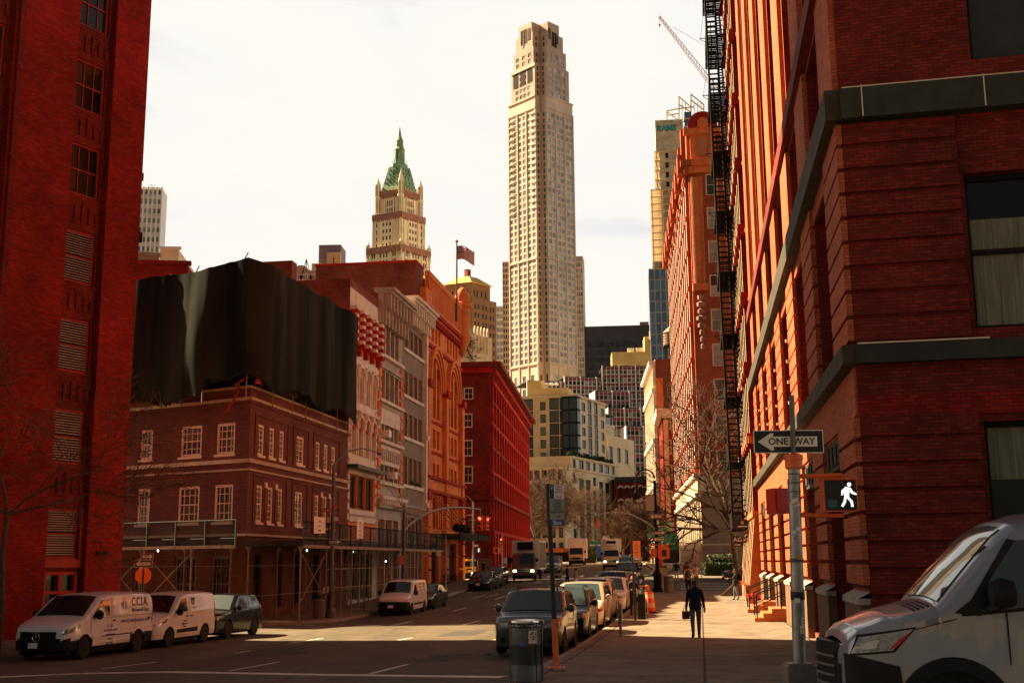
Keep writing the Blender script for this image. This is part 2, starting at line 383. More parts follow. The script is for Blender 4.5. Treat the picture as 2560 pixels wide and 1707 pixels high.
plain('stone_grey',(.42,.35,.28),.85,var=.25,scale=1.0,bump=.08)
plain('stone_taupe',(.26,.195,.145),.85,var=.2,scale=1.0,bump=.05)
plain('stone_dark',(.040,.040,.030),.8,var=.35,scale=1.6,bump=.15)
plain('stone_ledge',(.05,.040,.025),.85,var=.4,scale=2.2,bump=.15)
plain('trim_red',(.40,.03,.015),.6,var=.2)
plain('trim_cream',(.80,.64,.46),.75,var=.15)
plain('trim_tan',(.46,.33,.21),.8,var=.2)
plain('white_paint',(.76,.70,.62),.6,var=.12,scale=5)
plain('black_iron',(.008,.007,.007),.75,var=.3,scale=20,spec=.12)
plain('dark_room',(.012,.010,.009),.9,var=.3)
plain('roof_tar',(.07,.06,.055),.9,var=.3,scale=.5)
plain('red_white',(.55,.06,.04),.8,var=.2)
plain('copper_green',(.17,.31,.19),.75,var=.5,scale=.25)
plain('gold_roof',(.75,.50,.12),.6,var=.2,scale=.4)
plain('terracotta',(.32,.15,.10),.8,var=.3,scale=.5)
plain('woolworth_cream',(.80,.70,.50),.8,var=.16,scale=.12)
plain('limestone',(.66,.53,.43),.85,var=.2,scale=.1)
plain('limestone_top',(.54,.39,.31),.85,var=.22,scale=.12)
plain('beige_stone',(.66,.47,.27),.85,var=.16,scale=.25)
plain('cream_wall',(.74,.58,.36),.85,var=.15,scale=.2)
plain('yellow_wall',(.74,.52,.20),.85,var=.2,scale=.15)
plain('concrete_raw',(.60,.51,.38),.9,var=.4,scale=.25)
plain('concrete_slab',(.66,.55,.40),.9,var=.25,scale=.3)
plain('steel_blue',(.07,.07,.085),.4,metal=.3,var=.15,scale=.2)
plain('purple_clad',(.22,.16,.19),.6,var=.15,scale=.2)
plain('spandrel_burgundy',(.24,.05,.06),.5,var=.2,scale=.3)
plain('white_metal',(.82,.79,.76),.5,var=.15,scale=.3)
plain('galvanised',(.30,.29,.27),.45,metal=.55,var=.3,scale=6)
plain('grey_post',(.12,.11,.10),.5,metal=.3,var=.3,scale=5)
plain('scaffold',(.26,.18,.12),.6,metal=.2,var=.4,scale=3)
plain('plywood_dark',(.022,.016,.013),.8,var=.35,scale=1.5)
plain('orange_paint',(.80,.16,.03),.5,var=.15,scale=6)
plain('signal_orange',(.72,.13,.025),.45,var=.12)
plain('signal_red',(.55,.035,.015),.4,var=.15)
plain('sign_black',(.012,.012,.012),.45,var=.2)
plain('sign_white',(.78,.72,.63),.5,var=.08)
plain('sign_red',(.60,.05,.03),.5,var=.1)
plain('sign_green',(.02,.16,.08),.5,var=.1)
plain('sign_blue',(.015,.035,.26),.45,var=.1)
plain('sign_orange',(.85,.30,.10),.5,var=.1)
plain('chrome',(.62,.62,.62),.16,metal=1,var=.1)
plain('rubber',(.014,.013,.012),.85,var=.2,scale=8)
plain('rim_grey',(.30,.29,.28),.35,metal=.7,var=.15)
plain('rim_dark',(.05,.05,.05),.4,metal=.5,var=.15)
plain('trim_black',(.012,.012,.013),.7,var=.2,scale=9,spec=.2)
plain('paint_white',(.78,.75,.72),.28,var=.05,coat=.6)
plain('paint_black',(.007,.007,.008),.22,var=.1,coat=.35)
plain('paint_green',(.055,.075,.058),.26,metal=.35,var=.1,coat=.8)
plain('paint_silver',(.24,.26,.30),.30,metal=.25,var=.06,coat=.7)
plain('paint_grey',(.14,.14,.145),.25,metal=.4,var=.08,coat=.7)
plain('paint_pearl',(.72,.58,.42),.25,metal=.2,var=.05,coat=.8)
plain('paint_cream',(.62,.55,.40),.28,metal=.2,var=.05,coat=.7)
plain('paint_taxi',(.85,.36,.01),.3,var=.06,coat=.6)
plain('paint_brown',(.115,.085,.055),.4,var=.15,coat=.3)
plain('truck_beige',(.66,.52,.36),.45,var=.12,coat=.2)
plain('box_brown',(.115,.078,.05),.55,var=.15)
plain('box_pale',(.62,.47,.36),.55,var=.12)
plain('lamp_clear',(.34,.34,.34),.06,metal=.5,var=.5,scale=16)
plain('lamp_red',(.45,.02,.015),.12,var=.2)
plain('lamp_on',(1,.85,.5),.3,var=0,emit=(1,.8,.42),estr=3)
plain('walk_white',(.9,.9,.9),.4,var=.5,scale=60,emit=(1,1,1),estr=.35)
plain('signal_lit',(.6,.1,.04),.3,var=0,emit=(1,.14,.05),estr=1.0)
plain('bulb',(1,1,.9),.4,var=0,emit=(1,.95,.8),estr=5)
plain('navy_text',(.02,.025,.09),.5,var=0)
plain('blue_text',(.02,.09,.36),.5,var=0)
plain('skin',(.40,.20,.13),.6,var=.1)
plain('skin_dark',(.12,.055,.035),.6,var=.1)
plain('hair_dark',(.016,.011,.009),.6,var=.3,scale=30)
plain('navy_cloth',(.016,.018,.05),.9,var=.3,scale=12)
plain('jeans',(.15,.15,.16),.9,var=.35,scale=8)
plain('black_cloth',(.012,.011,.012),.9,var=.3,scale=12)
plain('tan_cloth',(.52,.30,.19),.9,var=.2,scale=9)
plain('pale_cloth',(.62,.48,.40),.9,var=.2,scale=9)
plain('red_cloth',(.35,.05,.03),.9,var=.2,scale=9)
plain('leather_red',(.24,.05,.035),.5,var=.25)
plain('shoe',(.02,.017,.015),.6,var=.2)
plain('bark',(.10,.065,.04),.9,var=.45,scale=5,bump=.5)
plain('bark_pale',(.30,.20,.11),.9,var=.5,scale=2.5,bump=.3)
plain('twig_brown',(.07,.030,.013),.9,var=.35,scale=3)
plain('twig_pale',(.13,.06,.026),.9,var=.4,scale=3)
plain('leaf_dark',(.045,.065,.018),.8,var=.6,scale=4)
plain('leaf_yellow',(.22,.2,.05),.8,var=.5,scale=5)
plain('teal_paint',(.015,.42,.50),.6,var=.12,scale=.8)
plain('crane_white',(.62,.52,.52),.6,var=.1)
plain('crane_red',(.55,.06,.05),.6,var=.1)
plain('wood_tank',(.34,.20,.11),.85,var=.35,scale=1.5,stretch=(6,6,.4))
plain('awning_green',(.03,.16,.09),.7,var=.2)
plain('flag_red',(.42,.05,.04),.8,var=.1)
plain('flag_white',(.7,.62,.55),.8,var=.05)
plain('flag_blue',(.05,.06,.2),.8,var=.1)
plain('blue_tarp',(.03,.16,.55),.6,var=.15)
plain('barrel_orange',(.85,.07,.02),.5,var=.12)
plain('reflective',(.78,.42,.24),.4,var=.1)
plain('pay_blue',(.018,.035,.11),.4,var=.15)
plain('pay_teal',(.05,.28,.34),.4,var=.3,scale=20)
plain('bin_steel',(.16,.15,.13),.42,metal=.45,var=.3,scale=4,stretch=(1,1,3))
plain('bin_dark',(.055,.052,.045),.5,metal=.3,var=.35,scale=5)
plain('brass',(.5,.3,.12),.35,metal=.8,var=.3)
plain('flower_red',(.7,.02,.02),.7,var=.4,scale=20)
plain('step_orange',(.62,.16,.05),.85,var=.2)
plain('green_shop',(.03,.05,.028),.5,var=.25)
plain('louver',(.46,.40,.33),.6,var=.2)
plain('van_logo',(.05,.05,.16),.5,var=0)
plain('plinth_brown',(.16,.085,.045),.85,var=.3,scale=2)
plain('curtain',(.22,.22,.16),.9,var=.45,scale=2.2,stretch=(9,9,.3))
plain('blind',(.10,.115,.095),.8,var=.2,scale=1)
plain('grey_banner',(.33,.28,.24),.8,var=.12)
glass('glass_dark',(.008,.009,.009),(.05,.05,.045),frac=.4,spec=.35)
glass('glass_void',(.004,.004,.004),(.02,.018,.015),frac=.3,spec=.12)
glass('glass_sash',(.012,.014,.012),(.16,.16,.13),frac=.3)
glass('glass_bright',(.02,.022,.02),(.5,.47,.38),frac=.35)
glass('glass_tower',(.09,.12,.11),(.52,.60,.54),frac=.6,spec=.9,metal=.15)  # pale teal pane colour stands in for reflected sky
glass('glass_slot',(.012,.010,.010),(.05,.045,.04),frac=.4)
glass('glass_teal',(.02,.03,.03),(.13,.16,.14),frac=.3,spec=.3)
glass('glass_blue',(.10,.17,.24),(.20,.30,.38),frac=.5,spec=.9,metal=.5)
glass('glass_black',(.012,.012,.016),(.05,.045,.05),frac=.4,spec=.8)
glass('glass_green',(.03,.055,.035),(.22,.26,.16),frac=.5)
def car_glass(name,col,rough=.04):
 m,nt,b=_mat(name);b.inputs['Base Color'].default_value=c4(col);b.inputs['Roughness'].default_value=rough;b.inputs['Specular IOR Level'].default_value=.9;b.inputs['IOR'].default_value=1.6
car_glass('car_glass',(.012,.016,.018));car_glass('screen_teal',(.055,.09,.095));car_glass('screen_dark',(.012,.015,.015));car_glass('screen_pale',(.11,.13,.13));plain('painted_reflection',(.03,.09,.13),.3,var=.3)
def net_mat():
 """dark debris netting, woven thinner in some streaks so that daylight shows through"""
 m,nt,b=_mat('debris_net');b.inputs['Roughness'].default_value=.8;b.inputs['Specular IOR Level'].default_value=.06
 tc=_n(nt,'ShaderNodeTexCoord')
 mp=_n(nt,'ShaderNodeMapping');mp.inputs['Scale'].default_value=(.55,.07,1);nt.links.new(tc.outputs['UV'],mp.inputs[0])
 nz=_n(nt,'ShaderNodeTexNoise',Scale=1.0,Detail=4.0,Roughness=.5);nt.links.new(mp.outputs[0],nz.inputs['Vector'])
 rp=_n(nt,'ShaderNodeValToRGB');e=rp.color_ramp.elements
 e[0].position=.40;e[0].color=(.006,.009,.005,1);e[1].position=.66;e[1].color=(.030,.032,.023,1)
 nt.links.new(nz.outputs['Fac'],rp.inputs[0]);nt.links.new(rp.outputs[0],b.inputs['Base Color'])
 m2=_n(nt,'ShaderNodeMapping');m2.inputs['Scale'].default_value=(1.9,.16,1);m2.inputs['Location'].default_value=(3.1,1.7,0);nt.links.new(tc.outputs['UV'],m2.inputs[0])
 n2=_n(nt,'ShaderNodeTexNoise',Scale=.8,Detail=5.0,Roughness=.55,Distortion=.4);nt.links.new(m2.outputs[0],n2.inputs['Vector'])
 mr=_n(nt,'ShaderNodeMapRange');mr.inputs[1].default_value=.68;mr.inputs[2].default_value=.84;mr.inputs[3].default_value=0;mr.inputs[4].default_value=.3;nt.links.new(n2.outputs['Fac'],mr.inputs[0])
 sp=_n(nt,'ShaderNodeSeparateXYZ');nt.links.new(tc.outputs['UV'],sp.inputs[0])
 mh=_n(nt,'ShaderNodeMapRange');mh.inputs[1].default_value=14.6;mh.inputs[2].default_value=16.6;nt.links.new(sp.outputs['Y'],mh.inputs[0])
 mm=_n(nt,'ShaderNodeMath',operation='MULTIPLY');nt.links.new(mr.outputs[0],mm.inputs[0]);nt.links.new(mh.outputs[0],mm.inputs[1])
 tr=nt.nodes.new('ShaderNodeBsdfTransparent');tr.inputs[0].default_value=(.9,.78,.42,1);mx=nt.nodes.new('ShaderNodeMixShader')
 nt.links.new(mm.outputs[0],mx.inputs[0]);nt.links.new(b.outputs[0],mx.inputs[1]);nt.links.new(tr.outputs[0],mx.inputs[2])
 out=[n for n in nt.nodes if n.type=='OUTPUT_MATERIAL'][0];nt.links.new(mx.outputs[0],out.inputs[0])
net_mat()
# ------------------------------------------------------------------ light, sky, camera
SUN_TO=Vector((-.875,.484,0)).normalized();SUN_EL=rad(40)
SUND=Vector((SUN_TO.x*math.cos(SUN_EL),SUN_TO.y*math.cos(SUN_EL),math.sin(SUN_EL)))
def sky():
 w=bpy.data.worlds.new('World');scene.world=w;w.use_nodes=True;nt=w.node_tree;nt.nodes.clear()
 out=nt.nodes.new('ShaderNodeOutputWorld')
 st=nt.nodes.new('ShaderNodeTexSky');st.sky_type='NISHITA';st.sun_disc=False;st.sun_elevation=SUN_EL
 st.sun_rotation=math.atan2(SUND.x,SUND.y);st.air_density=1.5;st.dust_density=3.0
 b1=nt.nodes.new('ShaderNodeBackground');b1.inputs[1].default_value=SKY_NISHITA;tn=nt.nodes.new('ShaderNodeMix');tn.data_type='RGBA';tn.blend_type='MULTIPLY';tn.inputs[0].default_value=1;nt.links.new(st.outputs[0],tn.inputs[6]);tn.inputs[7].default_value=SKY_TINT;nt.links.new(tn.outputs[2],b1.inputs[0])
 tc=nt.nodes.new('ShaderNodeTexCoord');mp=nt.nodes.new('ShaderNodeMapping');mp.inputs['Scale'].default_value=(1,1,2.4);nt.links.new(tc.outputs['Generated'],mp.inputs[0])
 nz=nt.nodes.new('ShaderNodeTexNoise');nz.inputs['Scale'].default_value=3.4;nz.inputs['Detail'].default_value=7;nz.inputs['Roughness'].default_value=.55;nz.inputs['Distortion'].default_value=.5
 nt.links.new(mp.outputs[0],nz.inputs['Vector'])
 rp=nt.nodes.new('ShaderNodeValToRGB');e=rp.color_ramp.elements
 e[0].position=.34;e[0].color=(.76,.74,.79,1);e[1].position=.60;e[1].color=(1.0,.972,.90,1)
 k=e.new(.46);k.color=(.97,.945,.90,1)
 nt.links.new(nz.outputs['Fac'],rp.inputs[0])
 sx=nt.nodes.new('ShaderNodeSeparateXYZ');nt.links.new(tc.outputs['Generated'],sx.inputs[0])
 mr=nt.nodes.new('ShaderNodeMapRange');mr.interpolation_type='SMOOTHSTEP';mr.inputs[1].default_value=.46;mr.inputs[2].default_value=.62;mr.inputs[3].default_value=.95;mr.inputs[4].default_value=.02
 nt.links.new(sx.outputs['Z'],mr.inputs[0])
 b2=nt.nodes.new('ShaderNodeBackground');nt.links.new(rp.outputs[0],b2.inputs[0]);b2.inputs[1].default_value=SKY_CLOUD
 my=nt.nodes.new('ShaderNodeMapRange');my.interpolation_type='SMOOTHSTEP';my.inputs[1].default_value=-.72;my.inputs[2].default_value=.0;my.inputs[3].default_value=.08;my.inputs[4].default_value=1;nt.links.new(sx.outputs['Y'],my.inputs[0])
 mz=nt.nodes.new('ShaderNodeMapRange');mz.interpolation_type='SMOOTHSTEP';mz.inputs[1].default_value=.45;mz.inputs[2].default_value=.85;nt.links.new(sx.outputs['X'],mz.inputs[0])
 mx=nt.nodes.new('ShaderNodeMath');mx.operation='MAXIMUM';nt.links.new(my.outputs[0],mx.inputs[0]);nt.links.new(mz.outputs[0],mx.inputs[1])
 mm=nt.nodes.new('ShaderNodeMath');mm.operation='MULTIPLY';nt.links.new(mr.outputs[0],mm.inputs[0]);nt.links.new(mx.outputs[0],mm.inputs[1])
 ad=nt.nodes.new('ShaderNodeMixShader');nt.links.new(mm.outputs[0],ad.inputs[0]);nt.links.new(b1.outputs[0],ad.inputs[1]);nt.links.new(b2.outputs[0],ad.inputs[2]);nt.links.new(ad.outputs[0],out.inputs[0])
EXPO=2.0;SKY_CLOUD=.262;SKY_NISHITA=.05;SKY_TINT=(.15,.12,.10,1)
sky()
sl=bpy.data.lights.new('sun','SUN');sl.energy=5.0;sl.angle=rad(.53);sl.color=(1.0,.77,.455)
so=bpy.data.objects.new('sun',sl);COL.objects.link(so);so.rotation_euler=SUND.to_track_quat('Z','Y').to_euler();so.location=(-60,30,90)
cam=bpy.data.cameras.new('camera');cam.sensor_width=36;cam.lens=36*F_PX/2560;cam.clip_end=6000;cam.clip_start=.1
co=bpy.data.objects.new('camera',cam);COL.objects.link(co)
co.matrix_world=Matrix.Translation((0,0,EYE))@Matrix.Rotation(PI/2+TH,4,'X')@Matrix.Rotation(RO,4,'Z')
scene.camera=co
vs=scene.view_settings;vs.view_transform='Standard';vs.look='None';vs.exposure=EXPO;vs.gamma=1.0
scene.render.engine='CYCLES';scene.cycles.use_denoising=True;scene.cycles.max_bounces=6;scene.cycles.diffuse_bounces=4;scene.cycles.transparent_max_bounces=12
# ------------------------------------------------------------------ ground
def sheet(name,fn,us,vs_,mat,kind='structure',dz=0.0):
 b=MB();V={}
 for i,u in enumerate(us):
  for j,v in enumerate(vs_):V[i,j]=fn(u,v)+Vector((0,0,dz))
 for i in range(len(us)-1):
  for j in range(len(vs_)-1):
   b.raw([V[i,j],V[i+1,j],V[i+1,j+1],V[i,j+1]],mat,[(us[i],vs_[j]),(us[i+1],vs_[j]),(us[i+1],vs_[j+1]),(us[i],vs_[j+1])])
 return tag(b.build(name,None,smooth=60),kind=kind)
def gpt(u,v):
 p=uv(u,v);p.z=zg(p.x,p.y);return p
def frange(a,b,s):
 n=max(1,round((b-a)/s));return[a+(b-a)*i/n for i in range(n+1)]
US=[-3000,-800,-300,-120,-60]+frange(-40,40,2)+[60,120,300,800,3000]
VS=[-3000,-600,-100,-20,0,8]+frange(12,260,2.5)+[300,400,600,1000,2000,4000]
sheet('road',gpt,US,VS,'asphalt')
def slab(name,us_of_v,vs_,n=4,h=.15,mat='pavement',ends=True):
 """raised pavement between two kerb lines u0(v)..u1(v), with kerb faces"""
 b=MB();rows=[]
 for v in vs_:
  u0,u1=us_of_v(v);k=.17
  us=[u0,u0+k]+[u0+k+(u1-u0-2*k)*i/n for i in range(1,n)]+[u1-k,u1]
  rows.append([(gpt(u,v)+Vector((0,0,h)),(u,v))for u in us])
 for r0,r1 in zip(rows,rows[1:]):
  m=len(r0)
  for i in range(m-1):
   b.raw([r0[i][0],r0[i+1][0],r1[i+1][0],r1[i][0]],'kerb' if i in(0,m-2)else mat,[r0[i][1],r0[i+1][1],r1[i+1][1],r1[i][1]])
  for i in(0,m-1):
   a,c=r0[i][0],r1[i][0];dn=Vector((0,0,-h-.1));b.raw([a,c,c+dn,a+dn],'kerb')
 for r in(rows[0],rows[-1]):
  for i in range(len(r)-1):
   a,c=r[i][0],r[i+1][0];dn=Vector((0,0,-h-.1));b.raw([a,c,c+dn,a+dn],'kerb')
 return tag(b.build(name,None),kind='structure')
def right_edge(v):
 if v<19.5:t=(v-15)/4.5;return(-3.5+3.6*(1-math.sqrt(max(0,1-(1-t)**2))),9.0)
 if v>75:t=min(1,(v-75)/5.0);return(-3.5+4*(1-math.sqrt(max(0,1-t*t))),9.0 if v>66 else 9.0)
 return(-3.5,9.0)
slab('pavement_right',right_edge,[15,15.2,15.6,16.2,17,18,19.5]+frange(21,75,2)+[76,77,78,79,79.7,80],6)
LV0=54.5
def left_edge(v):
 t=min(1,max(0,(v-LV0)/5.5));return(-40,-18.4-5*(1-math.sqrt(max(0,1-(1-t)**2))))
slab('pavement_left',left_edge,[54.5,54.7,55.2,56,57,58.5,60]+frange(62,108,2),6)
slab('pavement_far_left',lambda v:(-40,-18.4+(v-122)*.069),frange(122,240,4),4)
slab('pavement_far_right',lambda v:(-3.0-(v-101)*.069,30),frange(101,240,4),5)
cA=Vector((ray(302,1450)[0]*49.0,49.0,0));dA=Vector((.5,.866,0))
def a_pave():
 b=MB();nA=Vector((dA.y,-dA.x,0));rows=[]
 for i in range(16):
  a=1.5-i*2.4;p=cA+dA*a
  rows.append([Vector((q_.x,q_.y,zg(q_.x,q_.y)+.15))for q_ in(p-nA*.5,p+nA*1.4,p+nA*3.2,p+nA*3.4)])
 for r0,r1 in zip(rows,rows[1:]):
  for i in range(3):b.raw([r0[i],r0[i+1],r1[i+1],r1[i]],'kerb' if i==2 else 'pavement',[(p.x,p.y)for p in(r0[i],r0[i+1],r1[i+1],r1[i])])
  dn=Vector((0,0,-.25));b.raw([r0[3],r1[3],r1[3]+dn,r0[3]+dn],'kerb')
 r=rows[0]
 for i in range(3):b.raw([r[i],r[i+1],r[i+1]+dn,r[i]+dn],'kerb')
 tag(b.build('pavement_corner',None),kind='structure')
a_pave()
def stripe(b,pts,w,dz=.006):
 for p,q_ in zip(pts,pts[1:]):
  L=(q_-p).length;n=max(1,int(L/2));t=(q_-p).normalized();s=Vector((t.y,-t.x,0))*w/2
  for i in range(n):
   a=p.lerp(q_,i/n);c=p.lerp(q_,(i+1)/n);P=[]
   for k in(a-s,a+s,c+s,c-s):P.append(Vector((k.x,k.y,zg(k.x,k.y)+dz)))
   b.raw(P,'marking')
mk=MB()
stripe(mk,[G(0,1692),G(200,1683),G(420,1679),G(800,1686),G(1258,1692)],.45)
K=1/3.136
for x0,y0,x1,y1 in((640,1475,820,1440),(1190,1452,1350,1418),(1755,1445,1880,1413),(1230,1355,1345,1333),(1670,1338,1778,1312),(1618,1270,1810,1225),(1820,1238,1925,1215),(1925,1230,2028,1207),(2000,1247,2130,1203),(1785,1193,1815,1187),(1857,1188,1905,1180),(1935,1185,1985,1172),(2025,1175,2083,1163),(2095,1168,2165,1155),(540,1567,650,1553),(1235,1567,1350,1548),(1985,1567,2050,1550)):
 stripe(mk,[G(600+x0*K,1100+y0*K),G(600+x1*K,1100+y1*K)],.15)
for x0,y0,x1,y1 in((850,1547,937,1525),(527,1540,640,1520),(236,1535,360,1520),(665,1477,740,1465),(540,1500,575,1494)):
 stripe(mk,[G(x0*1.0884,y0*1.0884),G(x1*1.0884,y1*1.0884)],.13)
tag(mk.build('road_markings',None),kind='structure')
cw=MB()
for u in[-15.5+1.15*i for i in range(11)]:stripe(cw,[gpt(u,103.6),gpt(u,106.4)],.5)
for u in[-15+1.6*i for i in range(8)]:stripe(cw,[gpt(u,117),gpt(u,119.5)],.5)
stripe(cw,[gpt(-16.5,102.6),gpt(-4.4,102.6)],.25)
for v in(82,85.2,88.6,92.2,96):stripe(cw,[gpt(-1.5,v),gpt(4.6,v)],.55)
for u in[1.2+1.0*i for i in range(5)]:stripe(cw,[gpt(-19.5+u*.6,110.5+u),gpt(-24+u*.6,110.5+u)],.45)
stripe(cw,[gpt(-5,120),gpt(-6,170)],.12)
tag(cw.build('crosswalk_markings',None),kind='structure')
for px,py,r,lab in((745,1630,.36,'dark round manhole cover on the shaded road left of the litter bin'),(1000,1570,.34,'round manhole cover in the sunlit strip of the road'),(1120,1512,.34,'small manhole cover on the road past the sunlit strip')):
 g=G(px,py,.006);b=MB();b.lathe([(.01,.006),(r*.86,.006),(r*.88,.001),(r,.003),(r*1.06,-.003)],'stone_dark',g,24);o=b.build('manhole_cover',None);tag(o,lab,'manhole')
pt=MB()
for px,py,w,l in((560,1640,1.6,4.5),(1020,1655,1.1,3.2),(900,1500,1.3,5),(1090,1590,1.4,3.6),(1330,1480,1.2,5)):
 g=G(px,py);n=5
 for i in range(n):P=[g+SV*(l*(i+t)/n)+NV*s for t,s in((0,0),(0,w),(1,w),(1,0))];pt.raw([Vector((p.x,p.y,zg(p.x,p.y)+.004))for p in P],'asphalt_patch')
tag(pt.build('road_patch',None),kind='structure')
# ------------------------------------------------------------------ near left: tall red brick block
def bld_red():
 root=thing('brick_office_block','tall bright red brick block with louvred windows behind the white vans','building',(cA.x,cA.y,zg(cA.x,cA.y)))
 L=24;f=Face(cA-dA*L,dA,L);B=Building(root);w=MB(f);z0=zg(cA.x,cA.y)-.3;TOP=76
 bay=lambda i:L-(2.8+4.95*i)
 holes=[];inner=[]
 for i in range(4):
  c=bay(i);holes.append((c-.95,c+.95,z0+.3,70))
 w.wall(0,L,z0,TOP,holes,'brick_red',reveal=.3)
 for i in range(4):
  c=bay(i);hs=[]
  for k in range(18):
   s=2.76+3.72*k
   hs.append((c-.76,c+.76,s,s+(1.95 if k<1 else 2.2)))
  dr=(c-.8,c+.8,z0+.35,2.25)
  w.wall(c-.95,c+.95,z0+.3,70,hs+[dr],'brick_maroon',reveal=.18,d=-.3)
  for k,h in enumerate(hs):
   if k<4 and i<3:
    B.win(f,*h,d=-.46,frame='trim_red',gl='dark_room',fw=.09,nx=1,ny=2,split=True)
   elif k<12:B.win(f,*h,d=-.46,frame='trim_red',gl='glass_void',fw=.08,nx=3,ny=2,split=(k<8 and i<2))
  d=MB(f);a0,a1,h0,h1=dr
  d.box(a0,a0+.12,-.45,-.25,h0,h1,'trim_red');d.box(a1-.12,a1,-.45,-.25,h0,h1,'trim_red');d.box(a0,a1,-.45,-.25,h1-.12,h1,'trim_red')
  d.box(c-.09,c+.09,-.45,-.24,h0,h1-.12,'trim_red');d.box(a0+.12,a1-.12,-.45,-.26,h0,h0+.4,'trim_red');d.box(a0+.12,a1-.12,-.45,-.26,1.4,1.52,'trim_red')
  d.q([(a0,-.47,h0),(a1,-.47,h0),(a1,-.47,h1),(a0,-.47,h1)],'glass_dark')
  d.build('door',root)
  if i<3:
   for k in range(4):
    s=2.76+3.72*k;lb=MB(f);hh=1.95 if k<1 else 2.2
    for g0,g1 in((.1,hh/2-.04),(hh/2+.06,hh-.1)):
     n=9
     for q_ in range(n):
      z=s+g0+(g1-g0)*q_/n;t=(g1-g0)/n
      lb.q([(c-.67,-.44,z+t*.95),(c+.67,-.44,z+t*.95),(c+.67,-.39,z+t*.42),(c-.67,-.39,z+t*.42)],'louver')
    lb.build('louver',root)
    if k<1:m=MB(f);m.box(c-.95,c+.95,-.3,-.2,s-.35,s-.02,'trim_red');m.box(c-.95,c-.78,-.3,-.22,s,s+hh,'trim_red');m.box(c+.78,c+.95,-.3,-.22,s,s+hh,'trim_red');m.build('window_surround',root)
 for c in(bay(1)+.95+.25,bay(2)+1.2):w.box(c-.12,c+.12,0,.12,z0,72,'brick_maroon','bo')
 for k in range(12):
  s=2.76+3.72*k+2.2
  for i in range(3):
   c=bay(i)
   for q_ in range(5):w.box(c-.8+q_*.36,c-.65+q_*.36,-.3,-.24,s+.35,s+1.15-abs(q_-2)*.14,'brick_maroon','bo')
 cw_=[cA-dA*L,cA,cA+Vector((-.97,.243,0))*30,cA-dA*L+Vector((-.866,.5,0))*30]
 w.fr=LOC
 for p,q_ in((cw_[1],cw_[2]),(cw_[2],cw_[3])):
  g=Face(p,(q_-p)[:2]);w.fr=g;w.q([(0,0,z0),((q_-p).length,0,z0),((q_-p).length,0,TOP),(0,0,TOP)],'brick_red')
 w.raw([Vector((p.x,p.y,TOP))for p in cw_],'roof_tar')
 w.build('wall',root);B.done(120)
 lp=MB(f);c=bay(0)+1.5
 for q_ in(0,.35):lp.box(c+q_-.05,c+q_+.05,0,.12,2.9,3.05,'black_iron')
 lp.build('wall_lamp',root)
 fit=MB(f)
 for z,s in((19.2,.35),(16.4,.45),(14.4,.25)):fit.box(L,L+s,-.6,-.3,z,z+s,'black_iron')
 fit.tube(f.pt(L+.15,-.45,12.5),f.pt(L+.15,-.45,19.2),.03,'black_iron',4)
 fit.build('corner_bracket',root)
bld_red()
